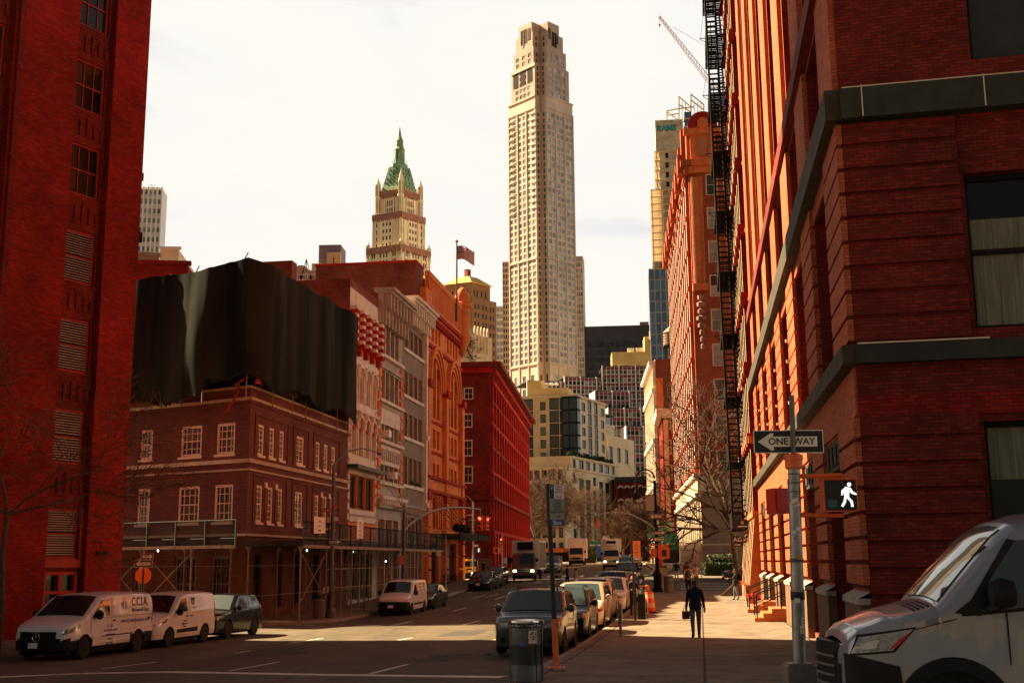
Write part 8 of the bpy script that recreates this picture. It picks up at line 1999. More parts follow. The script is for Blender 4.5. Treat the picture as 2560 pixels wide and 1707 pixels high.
def lamps():
 Y=77.5;g=G(1645,1485,.15);g=Vector((at(1645,1485,Y).x,Y,zg(at(1645,1485,Y).x,Y)+.15));rt=thing('crook_lamp_post','black bishop crook lamp post with one way signs and grey banner','lamp post',g)
 t=at(1640,1200,Y);b=MB();b.lathe([(.34,0),(.34,.15),(.26,.3),(.28,1.1),(.2,1.25),(.13,1.4),(.1,t.z-g.z)],'black_iron',g,12);b.build('pole',rt,smooth=40)
 b=MB();X=g.x;zt=t.z;R0=.62;c=Vector((X-R0,Y,zt+.1));P=[Vector((c.x+R0*math.cos(PI*i/12),Y,c.z+R0*math.sin(PI*i/12)))for i in range(13)]+[Vector((c.x-R0,Y,zt-.7))];b.path(P,.055,'black_iron',8)
 P=[Vector((c.x+(.36-.022*i)*math.cos(i*.5),Y,c.z+.1+(.36-.022*i)*math.sin(i*.5)))for i in range(15)];b.path(P,.03,'black_iron',6);b.build('crook',rt,smooth=60)
 q=Vector((c.x-R0,Y,zt-.7));b=MB();b.lathe([(.04,.1),(.1,0),(.12,-.3),(.2,-.45),(.27,-.55)],'black_iron',q,12);b.build('lamp_hood',rt,smooth=40);b=MB();b.lathe([(.25,-.55),(.22,-.72),(.1,-.85),(.01,-.9)],'lamp_clear',q,12);b.build('lamp_globe',rt,smooth=60)
 f=facing((g.x,Y-.12));hz_=lambda py:at(1645,py,Y).z
 b=MB(f);b.box(-.62,-.1,.0,.02,hz_(1276),hz_(1238),'grey_banner');b.box(-.64,.08,.0,.03,hz_(1238),hz_(1238)+.04,'black_iron');b.build('banner',rt)
 one_way(rt,f,-.45,.46,hz_(1296),hz_(1284));one_way(rt,f,-.2,.62,hz_(1336),hz_(1327),left=False,d=.05);one_way(rt,f,-.25,.55,hz_(1352),hz_(1343),d=.02)
 b=MB(f);b.box(.08,.7,0,.02,hz_(1318),hz_(1313),'sign_black');b.box(.05,.2,0,.02,hz_(1310),hz_(1300),'sign_white');b.build('street_name_plate',rt);text('~~~~~~~~~~~',.1,'sign_white',rt,tmat(f.pt(.39,.025,(hz_(1318)+hz_(1313))/2),f.a,f.d))
 b=MB(f);b.box(-.4,-.02,-.2,.1,hz_(1392),hz_(1370),'signal_orange');b.box(.05,.8,-.2,.12,hz_(1396),hz_(1366),'signal_orange');b.box(.3,.62,.12,.13,hz_(1390),hz_(1374),'sign_black');b.tube(f.pt(-.4,0,hz_(1362)),f.pt(.75,0,hz_(1362)),.05,'signal_orange',6);b.build('walk_signal',rt)
 b=MB();a0,a1=Vector((g.x,Y,hz_(1322))),at(1493,1286,Y-2);b.path([a0.lerp(a1,i/8)+Z3*(.55*math.sin(PI*i/8))for i in range(9)],.07,'galvanised',6,.04);b.tube(Vector((g.x,Y,hz_(1290))),a1,.012,'black_iron',3);b.build('mast_arm',rt);signal_head(rt,a1-Z3*.55,f,back=True,s=.55,name='hanging_signal')
 g2=Vector((g.x+.55,Y-1.2,zg(g.x,Y)+.15));r2=thing('litter_bin','brownish steel litter bin at the foot of the crook lamp','litter bin',g2);b=MB();b.lathe([(.3,0),(.3,.95),(.34,1.0),(.2,1.08)],'bin_steel',g2,16);b.build('drum',r2,smooth=30);b=MB();b.lathe([(.345,.99),(.36,1.03),(.345,1.06)],'chrome',g2,16,cap=False);b.build('rim',r2)
 g3=Vector((g.x+.7,Y+3,zg(g.x,Y)+.15));r2=thing('kerb_cabinet','tall grey call box with red front behind the crook lamp','cabinet',g3);b=MB(facing(g3));b.box(-.35,.35,-.6,0,g3.z,g3.z+1.55,'stone_grey');b.box(-.3,.3,-.55,.02,g3.z+1.55,g3.z+1.65,'bin_dark');b.build('case',r2);b=MB(facing(g3));b.box(-.2,.05,-.3,0,g3.z+1.65,g3.z+2.1,'signal_red');b.lathe([(.25,2.1),(.22,2.35),(.05,2.5)],'galvanised',(g3.x-.05,g3.y+.2,g3.z),10);b.build('call_point',r2)
 def pole(name,label,px,Y,pyt,r=.1,mat='grey_post',base=True):
  x=at(px,1450,Y).x;g=gz(x,Y);t=at(px+1,pyt,Y);rt=thing(name,label,'light pole' if 'light' in name else 'pole',g);b=MB();b.tube(g,Vector((x,Y,t.z)),r,mat,12,r*.75);b.build('pole',rt,smooth=40)
  if base:b=MB();b.lathe([(r*2,0),(r*2,.35),(r*1.2,.5)],mat,g,10);b.build('base',rt)
  return rt,g,Vector((x,Y,t.z))
 Y=62.5;rt,g,t=pole('street_light','grey street light with Thomas St sign at the left corner, over the scaffold',829,Y,1162,.12);b=MB();e=at(948,1131,Y+5);b.path([t-Z3*.5,t,t.lerp(e,.25)+Z3*.55,t.lerp(e,.6)+Z3*.5,e],.06,'grey_post',6,.04);b.build('arm',rt,smooth=60);b=MB();d_=(e-t);d_.z=0;d_.normalize();s_=Vector((d_.y,-d_.x,0))*.16
 b.raw([e-s_,e+s_,e+d_*.8+s_*.6,e+d_*.8-s_*.6],'galvanised');b.raw([p-Z3*.13 for p in(e-s_,e+s_,e+d_*.8+s_*.6,e+d_*.8-s_*.6)],'lamp_clear')
 for p,q in((e-s_,e+s_),(e+s_,e+d_*.8+s_*.6),(e+d_*.8+s_*.6,e+d_*.8-s_*.6),(e+d_*.8-s_*.6,e-s_)):b.raw([p,q,q-Z3*.13,p-Z3*.13],'galvanised')
 b.build('luminaire',rt)
 f=facing((g.x,Y-.14));hz_=lambda py:at(829,py,Y).z;b=MB(f);b.box(-.62,-.06,0,.02,hz_(1280),hz_(1270),'leather_red');b.box(.06,.26,0,.02,hz_(1269),hz_(1260),'sign_red');b.box(-.3,-.08,0,.05,hz_(1306),hz_(1292),'stone_grey');b.box(.08,.28,-.1,.1,hz_(1302),hz_(1292),'box_pale');b.build('street_name_plate',rt);text('Thomas St',.12,'sign_white',rt,tmat(f.pt(-.34,.025,hz_(1275)),f.a,f.d));one_way(rt,f,-.28,.48,hz_(1361),hz_(1347),left=False)
 Y=76.5;rt,g,t=pole('signal_arm_pole','grey pole with long curved arm hanging an orange traffic signal, before the grey house',1009,Y,1268,.13)
 b=MB();e=at(1201,1273,Y+6);a0=Vector((t.x,Y,at(1009,1324,Y).z));b.path([a0.lerp(e,i/10)+Z3*(.75*math.sin(PI*(i/10)**.8))for i in range(11)],.09,'galvanised',8,.05);b.build('arm',rt,smooth=60);b=MB();b.tube(e,e-Z3*.5,.03,'galvanised',5);b.tube(t,e,.012,'black_iron',3)
 for k in range(3):b.tube(t-Z3*.3*k,FB.pt(aC1+1+2.2*k,.1,8.4+.5*k),.014,'black_iron',3)
 b.build('stay_wire',rt);f=facing(e,-.35);signal_head(rt,e-Z3*.95,f,s=1.0);signal_head(rt,e+Vector((.42,.2,-.95)),facing(e,.9),s=.95,name='side_signal')
 b=MB(facing(t));b.box(-.75,.12,-.1,.1,t.z-.12,t.z+.02,'galvanised');b.lathe([(.05,0),(.12,.1),(.1,.25),(.02,.3)],'galvanised',t,8);b.build('luminaire',rt);b=MB(facing((g.x-.12,Y-.15)));z=at(1005,1411,Y).z;b.box(-.13,.13,-.1,.12,z,z+.55,'signal_orange');b.build('signal_box',rt)
 Y=89;rt,g,t=pole('thin_sign_post','thin grey post on a block foot before the orange arched block',1114,Y,1338,.06,'galvanised')
 Y=86;rt,g,t=pole('parking_sign','small white parking arrow sign on a thin post before the orange block',1096,Y,1375,.03,'galvanised',False);f=facing((g.x,Y-.06));b=MB(f);b.box(-.16,.16,0,.01,t.z-.4,t.z-.04,'sign_white');b.build('plate',rt);text('<->',.2,'sign_black',rt,tmat(f.pt(0,.014,t.z-.22),f.a,f.d))
 Y=95;rt,g,t=pole('black_post','slim black post beside the glossy black sedan',1192,Y,1366,.05,'sign_black',False)
 Y=116;rt,g,t=pole('corner_signal_pole','pale pole with curved light and walk signals at the crimson block corner',1183,Y,1254,.11,'galvanised');f=facing((g.x,Y-.13));hz_=lambda py:at(1183,py,Y).z
 b=MB();b.path([t,t+Vector((-.5,0,.5)),t+Vector((-1.1,0,.75)),t+Vector((-1.7,0,.8))],.04,'galvanised',6);b.tube(Vector((t.x-.5,Y,hz_(1299))),Vector((t.x+.4,Y,hz_(1299))),.05,'galvanised',5);b.build('arm',rt)
 b=MB(f);b.box(-.5,-.1,0,.02,hz_(1348),hz_(1342),'grey_banner');b.box(.0,.5,0,.02,hz_(1353),hz_(1347),'sign_black');b.box(.05,.5,0,.02,hz_(1366),hz_(1361),'sign_white');b.build('plate',rt);b=MB(f);b.box(.25,.75,-.2,.1,hz_(1381),hz_(1368),'galvanised');b.box(.3,.7,.1,.11,hz_(1380),hz_(1369),'sign_black');b.box(.5,.6,.11,.12,hz_(1379),hz_(1370),'walk_white');b.build('walk_signal',rt)
 Y=118;rt,g,t=pole('far_signal_pole','pole with orange signal heads before the crimson pilasters',1256,Y,1338,.07,'galvanised');signal_head(rt,at(1252,1354,Y),facing(t,.4),s=.75);b=MB(facing((g.x,Y-.1)));z=at(1250,1383,Y).z;b.box(-.85,-.05,-.2,.1,z,z+.62,'signal_orange');b.box(-.7,-.45,.1,.11,z+.1,z+.5,'dark_room');b.build('walk_signal',rt)
 Y=56;rt,g,t=pole('stop_sign_post','post with orange octagon sign and two one way arrows, above the compact white van',357,Y,1381,.045,'sign_black',False);f=facing((g.x,Y-.06));hz_=lambda py:at(357,py,Y).z;c=(hz_(1416)+hz_(1460))/2;r_=.40
 b=MB(f);b.poly([(r_*math.cos(PI/8+PI/4*i),c+r_*math.sin(PI/8+PI/4*i))for i in range(8)],-.09,-.08,'orange_paint');b.build('octagon',rt);one_way(rt,f,-.12,.46,hz_(1398),hz_(1383),left=False);one_way(rt,f,-.40,.42,hz_(1417),hz_(1400),d=-.01)
 Y=230;c=at(1515,1345,Y);rt=thing('street_clock','small round white clock on a post, far beyond the beige truck','clock',Vector((c.x,Y,2.2)));b=MB();b.tube((c.x,Y,2.2),(c.x,Y,c.z-.7),.12,'black_iron',6);b.lathe([(.95,-.2),(.95,.2)],'black_iron',c,14,axis='y');b.build('post',rt);b=MB();b.lathe([(.75,-.24),(.75,-.21)],'sign_white',c,14,axis='y');b.build('dial',rt)
lamps()
def left_bits():
 g=at(797,1541,61.5);g.z=zg(g.x,61.5)+.15;rt=thing('litter_bin','round tan litter bin under the scaffold shed, at the left corner kerb','litter bin',g);b=MB();b.lathe([(.28,0),(.3,.02),(.3,.85),(.33,.9),(.25,1.0)],'box_brown',g,18);b.build('drum',rt,smooth=30);b=MB();b.lathe([(.24,.95),(.2,1.15),(.02,1.2)],'black_cloth',g,12);b.build('bin_liner',rt,smooth=60)
 g=at(818,1541,62.6);g.z=zg(g.x,62.6)+.15;rt=thing('news_box','black newspaper box with white notice next to the tan bin','news box',g);f=facing(g,.2);b=MB(f);b.box(-.3,.3,-.5,0,g.z,g.z+1.1,'sign_black');b.box(-.32,.32,-.52,.02,g.z+1.1,g.z+1.2,'sign_black');b.build('case',rt);b=MB(f);b.poly([(-.26,g.z+1.22),(.06,g.z+1.3),(.06,g.z+1.62),(-.26,g.z+1.54)],-.1,-.08,'sign_white');b.build('notice',rt)
 rt=thing('pavement_shed','dark scaffold shed over the left pavement, below the brick corner building','scaffold shed',Vector((cB.x,cB.y,-.4)));LS=aD1-.5;D=3.4;zt,zb=4.55,3.35
 b=MB(FB);b.box(-D*.35,LS,.15,D,zb,zb+.28,'plywood_dark');b.fr=FX;b.box(-6,LBX+D*.75,.15,D,zb-.004,zb+.276,'plywood_dark');b.build('deck',rt)
 b=MB(FB);b.box(-D*.35,LS,D,D+.12,zb-.1,zb+.06,'scaffold');b.fr=FX;b.box(6,LBX+D*.75,D,D+.12,zb-.12,zb+.03,'scaffold');b.build('edge_beam',rt)
 b=MB(FB);b.q([(-D*.35,D+.02,zb+.3),(LS,D+.02,zb+.3),(LS,D+.02,zt),(-D*.35,D+.02,zt)],'shed_mesh');b.fr=FX;b.q([(-6,D+.02,zb+.3),(LBX+D*.75,D+.02,zb+.3),(LBX+D*.75,D+.02,zt),(-6,D+.02,zt)],'shed_mesh');b.build('parapet_screen',rt)
 b=MB()
 for f,a0,a1 in((FB,-D*.35,LS),(FX,-6,LBX+D*.75)):
  for h in(zb+.34,zt):b.tube(f.pt(a0,D+.05,h),f.pt(a1,D+.05,h),.035,'black_iron',5)
  n=int((a1-a0)/1.9)
  for i in range(n+1):a=a0+(a1-a0)*i/n;b.tube(f.pt(a,D+.06,zb),f.pt(a,D+.06,zt),.045,'green_shop',5)
 b.build('parapet_rail',rt)
 k=0
 for f,lst in((FB,(-1.1,3.0,5.6,7.6,10.2,13.0,15.8,18.2,20.6,23.2)),(FX,(14.6,11.4,8.2,5.0,1.8,-1.4))):
  for d in(D-.1,.6):
   for a in lst:
    if d<1 and f is FB and k%2:pass
    p=f.pt(a,d,0);b=MB();z=zg(p.x,p.y);b.tube((p.x,p.y,z),(p.x,p.y,zb),.045,'scaffold',7);b.lathe([(.12,0),(.12,.03)],'scaffold',(p.x,p.y,z+.15),6);b.lathe([(.05,-.28),(.17,-.02)],'scaffold',(p.x,p.y,zb),4);b.build('post',rt);k+=1
  b=MB()
  for a0,a1 in zip(lst,lst[1:]):
   d=D-.1;P=lambda a,h:f.pt(a,d,h)
   if f is FX or a0<0:b.tube(P(a0,.6),P(a1,zb-.3),.025,'scaffold',5);b.tube(P(a0,zb-.3),P(a1,.6),.025,'scaffold',5)
   else:
    for h in(1.2,2.2):b.tube(P(a0,h),P(a1,h),.022,'scaffold',5)
   for h in(.9,2.4):b.tube(f.pt(a0,.6,h),f.pt(a1,.6,h),.02,'scaffold',5)
  b.build('cross_brace',rt)
 for i,(f,a,d,z)in enumerate(((FB,4.2,1.8,3.2),(FX,10.5,1.6,3.2),(FB,13.8,1.5,3.2),(FB,21.2,1.6,2.6))):b=MB();b.lathe([(.01,-.05),(.04,0),(.01,.05)],'bulb',f.pt(a,d,z),8);b.build('bulb',rt)
 for px0,px1,y0,y1,lab,lines in((785,812,1291,1335,'white paper notice with purple text hung on the shed rail',('~~~~~~','~~~~','~~~~~~~~~','~~~~~~~')),(892,907,1297,1348,'narrow white banner with dark emblem hung on the shed rail',('~~','~~~~','~~~~~~','~~~~~','~~~~~~~'))):
  fo=Face(FB.pt(0,D+.12,0),SV[:2]);a0,h1=fo.hit(px0,y0);a1,h0=fo.hit(px1,y1);p=fo.pt(a0,0,h0);rt2=thing('shed_banner',lab,'banner',p);b=MB(fo);b.poly([(a0,h0),(a1,h0+.05),(a1,h1),(a0,h1+.03)],0,.02,'sign_white');b.build('sheet',rt2)
  for i,s in enumerate(lines):text(s,.30 if s=='~~' else.13,'van_logo' if i%2==0 else 'leather_red',rt2,tmat(fo.pt((a0+a1)/2,.025,h1-.22-i*.22),fo.a,fo.d),sx=.8)
 c=at(1676,1385,172);rt=thing('shop_awning','dark green domed awning over a shop doorway, at the low red house','awning',Vector((c.x,172,2.2)));f=Face((c.x-1.0,171),(1,-.1));b=MB(f);z=c.z+.6;b.poly(arch_pts(1.0,1.25,z,z+2.6,10),-3,0,'awning_green');b.box(-.25,2.25,-3,-.02,2,z,'dark_room');b.build('dome',rt);text('~~~~~~~~~',.28,'sign_white',rt,tmat(f.pt(1.0,.02,z+.9),f.a,f.d),sx=.9)
 f2=Face((c.x-2.6,178),(1,-.1));b=MB(f2);b.q([(0,.0,z+4.4),(3.6,0,z+4.4),(3.6,1.2,z+1.8),(0,1.2,z+1.8)],'copper_green');b.build('side_awning',rt)
left_bits()
# ------------------------------------------------------------------ people
def person(label,loc,face,h=1.74,top='navy_cloth',legs='jeans',skin='skin',hair='hair_dark',stride=0.0,arms=((8,0),(8,0)),bend=(12,12),fat=1.0,cap=None,coat=0.0,fingers=False,group=None,long=False,z=None):
 """one continuous skinned body; face = direction looked at; arms = (outward, forward swing) degrees per arm; stride = step phase"""
 s=h/1.74;g=Vector((loc[0],loc[1],(zg(loc[0],loc[1])+.15)if z is None else z));rt=thing('person',label,'person',g,group,world=False,rot=(0,0,math.atan2(face[1],face[0])-PI/2))
 V=[];E_=[];Rd=[];B=[]
 def add(p,r,par=None,bone='torso'):
  V.append(Vector(p)*s);Rd.append((r[0]*s*fat,r[1]*s*fat)if isinstance(r,tuple)else(r*s*fat,)*2);B.append(bone)
  if par is not None:E_.append((par,len(V)-1))
  return len(V)-1
 pel=add((0,0,.95),(.165,.125));wa=add((0,.01,1.12),(.15,.11),pel);ch=add((0,.0,1.32),(.175,.12),wa);up=add((0,-.01,1.43),(.12,.09),ch);ne=add((0,0,1.50),.056,up,'skin');hd=add((0,.02,1.585),(.075,.085),ne,'skin');tp=add((0,.015,1.69),(.066,.078),hd,'skin')
 segs=[]
 for k,sg in enumerate((-1,1)):
  st=stride*(1 if k else-1);hip=add((sg*.095,0,.88),.095,pel,'legs');kn=add((sg*.10,.22*st+.03,.5+.015*abs(st)),.066,hip,'legs');bx=max(0,-st)
  an=add((sg*.10,.34*st-.16*bx,.09+.12*bx),.046,kn,'legs');he=add((sg*.10,.34*st-.19*bx,.05+.13*bx),.045,an,'shoe');add((sg*.115,.34*st+.13-.14*bx,.035+.03*bx),.042,he,'shoe')
  o,sw=arms[k];sh=add((sg*.185,0,1.40),.068,up,'top');a,w_=rad(o),rad(sw);dv=Vector((sg*math.sin(a),math.sin(w_)*math.cos(a),-math.cos(a)*math.cos(w_)));el=Vector(V[sh])/s+dv*.29;e=add(el,.048,sh,'top');b_=rad(bend[k]);w2=w_+b_;dv2=Vector((sg*math.sin(a)*.6,math.sin(w2),-math.cos(w2))).normalized();wr=add(el+dv2*.24,.034,e,'top');pm=add(el+dv2*.32,(.042,.026),wr,'skin');segs.append((wr,pm,dv2,sg))
 me=bpy.data.meshes.new('person');me.from_pydata(V,E_,[]);o=bpy.data.objects.new('tmp',me);COL.objects.link(o)
 m=o.modifiers.new('s','SKIN');m.use_smooth_shade=True
 sv=me.skin_vertices[0].data
 for i,r in enumerate(Rd):sv[i].radius=r
 sv[0].use_root=True
 m2=o.modifiers.new('u','SUBSURF');m2.levels=m2.render_levels=2
 dg=bpy.context.evaluated_depsgraph_get();nm=bpy.data.meshes.new_from_object(o.evaluated_get(dg));bpy.data.objects.remove(o)
 mats=[top,legs,skin,'shoe'];nm.materials.clear()
 for x in mats:nm.materials.append(MATS[x])
 bone=[(E[0],E[1],B[E[1]])for E in E_]
 def dist(p,a,b):
  ab=b-a;t=max(0,min(1,(p-a).dot(ab)/max(1e-9,ab.length_squared)));return(p-a-ab*t).length
 for f in nm.polygons:
  c=f.center;k=min(bone,key=lambda q:dist(c,V[q[0]],V[q[1]])-(Rd[q[0]][0]+Rd[q[1]][0])*.35)[2]
  if k=='torso':k='legs' if c.z<(.86 if not long else.5)*s else 'top'
  if k=='legs' and c.z>(.94-coat)*s:k='top'
  f.material_index={'top':0,'legs':1,'skin':2,'shoe':3}[k];f.use_smooth=True
 if fingers:
  bm=bmesh.new();bm.from_mesh(nm);fb=MB()
  for wr,pm,dv,sg in segs:
   c=V[pm];ax=dv.normalized();fw=Vector((0,1,0));fw=(fw-ax*fw.dot(ax)).normalized();pn=ax.cross(fw)*-sg
   for i,L in enumerate((.062,.072,.068,.052)):
    p0=c+ax*.03+fw*(.030-.02*i);p1=p0+ax*L*.55-pn*.004;p2=p1+(ax*.75-pn*sg*.0+fw*.1).normalized()*L*.5;fb.tube(p0,p1,.0095,skin,6,.0085);fb.tube(p1,p2,.0085,skin,6,.006)
   p0=c+fw*.035-ax*.02;fb.tube(p0,p0+(fw*.7+ax*.7)*.05,.0105,skin,6,.008)
  t=fb.mesh('f');
  for p in t.polygons:p.material_index=2
  bm.from_mesh(t);bm.to_mesh(nm);bm.free()
 ob=link('body',nm,rt)
 b=MB();H_=V[hd];
 for sg in(-1,1):b.lathe([(.004,-.012),(.026*s,0),(.004,.012)],skin,H_+Vector((sg*.082*s,-.01,.0)),8,axis='x')
 b.tube(H_+Vector((0,.088*s,.015)),H_+Vector((0,.112*s,-.022)),.008,skin,6,.013);b.build('ear_and_nose',rt)
 b=MB()
 for sg in(-1,1):b.lathe([(.002,-.004),(.011,0),(.002,.004)],'hair_dark',H_+Vector((sg*.03,.095*s,.02)),8,axis='y')
 b.box(-.022,.022,-H_.y-.098*s,-H_.y-.09*s,H_.z-.055,H_.z-.047,'leather_red');b.build('eye_and_mouth',rt)
 b=MB();seg=14;rings=[]
 for j in range(7):
  ph=PI*.5*j/6;z=(V[tp].z+.052*s)-(1-math.cos(ph))*.125*s;r=.088*s*math.sin(ph)+.002;rings.append([Vector((r*math.cos(2*PI*i/seg),r*1.12*math.sin(2*PI*i/seg)+.008-(.01 if math.sin(2*PI*i/seg)<0 else 0),z-(.05*s if(j==6 and math.sin(2*PI*i/seg)<-.2)else 0)+(.055*s if(j==6 and math.sin(2*PI*i/seg)>.5)else 0)))for i in range(seg)])
 for r0,r1 in zip(rings,rings[1:]):
  for i in range(seg):b.raw([r0[i],r0[(i+1)%seg],r1[(i+1)%seg],r1[i]],cap or hair)
 b.build('cap' if cap else 'hair',rt,smooth=80)
 if long:b=MB();b.lathe([(.07*s,.05),(.085*s,-.05),(.07*s,-.17),(.03,-.22)],hair,H_+Vector((0,-.045,.0)),10);b.build('long_hair',rt,smooth=60)
 if coat:b=MB();b.lathe([(.19*s,-.02),(.2*s,.08),(.17*s,.2)],top,(0,0,.93*s),16,cap=False);b.build('jumper_hem',rt,smooth=60)
 rt['_h']=[list(V[x[1]]+x[2]*.05)for x in segs];return rt,[V[x[1]]for x in segs]
def world_pt(rt,p):return Matrix.Translation(rt.location)@Matrix.Rotation(rt.rotation_euler[2],4,'Z')@Vector(p)
g=G(1741,1595,.15);man,hp=person('man in navy jumper and grey trousers walking away along the sunlit pavement',(g.x,g.y),(.1,1),1.74,stride=.55,arms=((12,-6),(12,10)),bend=(18,24),fat=1.12,coat=.07,fingers=True)
p=world_pt(man,hp[1]);rt=thing('coffee_cup','white paper coffee cup in the walking man\'s right hand','cup',p-Z3*.1);b=MB();b.lathe([(.03,-.1),(.04,.03)],'sign_white',p+Vector((.01,.03,0)),12);b.lathe([(.0305,-.07),(.038,-.01)],'box_brown',p+Vector((.0102,.03,0)),12,cap=False);b.build('cup',rt);b=MB();b.lathe([(.043,.03),(.042,.045),(.02,.05)],'trim_black',p+Vector((.01,.03,0)),12);b.build('lid',rt)
p=world_pt(man,hp[0]);rt=thing('red_handbag','dark red bag hanging at the walking man\'s left side','bag',p-Z3*.2);b=MB(facing(p,.5));q=p+Z3*.06;b.box(-.12,.1,-.05,.05,q.z-.30,q.z-.06,'leather_red');b.build('body',rt);b=MB();b.path([q+Vector((-.08,0,-.06)),q+Vector((-.05,0,.08)),q+Vector((.0,0,.12)),q+Vector((.05,0,-.06))],.01,'leather_red',5);b.build('strap',rt)
g=G(1692,1455);person('walker in dark jacket and pale trousers stepping onto the crosswalk',(g.x,g.y),(.2,1),1.72,'black_cloth','pale_cloth',stride=.4,arms=((14,-10),(14,12)),z=g.z)
g=at(1722,1478,74);pr,hp=person('pale shirted walker with dark backpack ahead of the navy jumper man',(g.x,g.y),(.1,1),1.74,'pale_cloth','black_cloth',stride=.35,arms=((16,-14),(12,12)))
p=world_pt(pr,(0,-.19,1.22));rt=thing('backpack','dark green backpack on the pale shirted walker\'s back','backpack',p-Z3*.25);b=MB();b.lathe([(.05,-.26),(.15,-.22),(.17,0),(.14,.2),(.03,.25)],'green_shop',p,10);b.build('sack',rt,smooth=60)
for sg in(-1,1):b=MB();b.path([world_pt(pr,(sg*.1,-.12,1.42)),world_pt(pr,(sg*.11,.05,1.47)),world_pt(pr,(sg*.12,.14,1.3))],.015,'green_shop',5);b.build('strap',rt)
g=at(1741,1470,79);person('person in black gilet over pale sleeves coming towards the camera',(g.x,g.y),(-.1,-1),1.76,'pale_cloth','jeans',stride=.3,arms=((22,6),(22,-6)),bend=(30,30))
g=at(1718,1470,86);person('person in rust red top half hidden behind the backpack walker',(g.x,g.y),(0,1),1.7,'red_cloth','black_cloth',stride=.2)
g=G(1841,1499,.15);wm,hp=person('dark haired woman in black coat standing by the open cellar hatch',(g.x,g.y),(-1,.1),1.70,'black_cloth','jeans',stride=.25,arms=((6,35),(6,40)),bend=(60,55),coat=.2,fingers=True,long=True)
g=G(1590,1538,.15);person('figure in black clothes and red cap at the pay station',(g.x-.05,g.y+.6),(.4,-1),1.66,'black_cloth','black_cloth',cap='signal_red',arms=((8,20),(8,20)),bend=(70,70))
g=at(1441,1462,84);person('pedestrian in tan jumper crossing the road behind the cars',(g.x,g.y),(1,.2),1.75,'tan_cloth','black_cloth',stride=.5,arms=((8,20),(8,-25)),z=zg(g.x,84),coat=.08)
g=at(1208,1432,112);person('person in black raising an arm, on the far left pavement',(g.x,g.y),(1,-.3),1.72,'black_cloth','black_cloth',arms=((10,10),(25,75)),bend=(10,10),stride=.2)
for i,(px,py,Y,t,l,lab)in enumerate(((1262,1425,128,'pale_cloth','jeans','pale shirted passer-by at the crimson block behind the truck cab'),(1274,1424,131,'black_cloth','black_cloth','dark clothed passer-by beside the crimson pilasters'),(1283,1424,134,'black_cloth','jeans','passer-by in dark coat just left of the box truck'),(1622,1402,168,'black_cloth','jeans','tiny walker left of the green awning'),(1632,1401,170,'pale_cloth','black_cloth','tiny pale topped walker near the green awning'),(1476,1396,190,'red_cloth','black_cloth','tiny red topped walker between the two far trucks'))):
 g=at(px,py,Y);person(lab,(g.x,Y),(0.2,1 if i%2 else-1),1.72,t,l,stride=.3,group='far pedestrians')
 # ------------------------------------------------------------------ cyclist
def bicycle():
 Y=92;g=at(1412,1434,Y);z=zg(g.x,Y);rt=thing('bicycle','blue fendered bicycle ridden across the crosswalk','bicycle',Vector((g.x,Y,z)));r=.33;x0,x1=g.x-.56,g.x+.52
 for x in(x0,x1):
  b=MB();n=20;c=Vector((x,Y,z+r))
  for i in range(n):a0,a1=2*PI*i/n,2*PI*(i+1)/n;b.tube(c+Vector((r*math.cos(a0),0,r*math.sin(a0))),c+Vector((r*math.cos(a1),0,r*math.sin(a1))),.022,'rubber',5)
  for i in range(8):a=PI*i/4;b.tube(c,c+Vector((r*math.cos(a),0,r*math.sin(a))),.005,'chrome',3)
  b.build('wheel',rt)
 P=lambda x,h:Vector((g.x+x,Y,z+h));b=MB()
 for p,q in((P(-.56,.33),P(-.38,.95)),(P(-.40,.85),P(.05,.3)),(P(-.38,.6),P(.05,.3)),(P(.05,.3),P(.2,.85)),(P(.05,.3),P(.52,.33)),(P(.2,.75),P(.52,.33))):b.tube(p,q,.03,'blue_tarp',6)
 b.tube(P(-.38,.95),P(-.36,1.08),.02,'black_iron',5);b.tube(P(-.36,1.08)-Y3*.28,P(-.36,1.08)+Y3*.28,.016,'black_iron',5);b.build('frame',rt)
 b=MB();b.box(g.x+.1,g.x+.34,-Y-.07,-Y+.07,z+.85,z+.92,'trim_black');b.build('saddle',rt);b=MB();b.poly([(.3,z+.5),(.5,z+.68),(.82,z+.62),(.86,z+.4)],-.03,.03,'blue_tarp');o=b.build('mudguard',rt);o.location.x+=g.x;o.location.y+=Y
 b=MB();b.box(g.x-.78,g.x-.5,-Y-.16,-Y+.16,z+.8,z+1.02,'black_iron');b.build('basket',rt)
 rd,hp=person('cyclist in dark clothes riding the blue bicycle',(g.x+.2,Y),(-1,0),1.7,'black_cloth','black_cloth',stride=.6,arms=((6,45),(6,45)),bend=(20,20),z=z+.10)
bicycle()
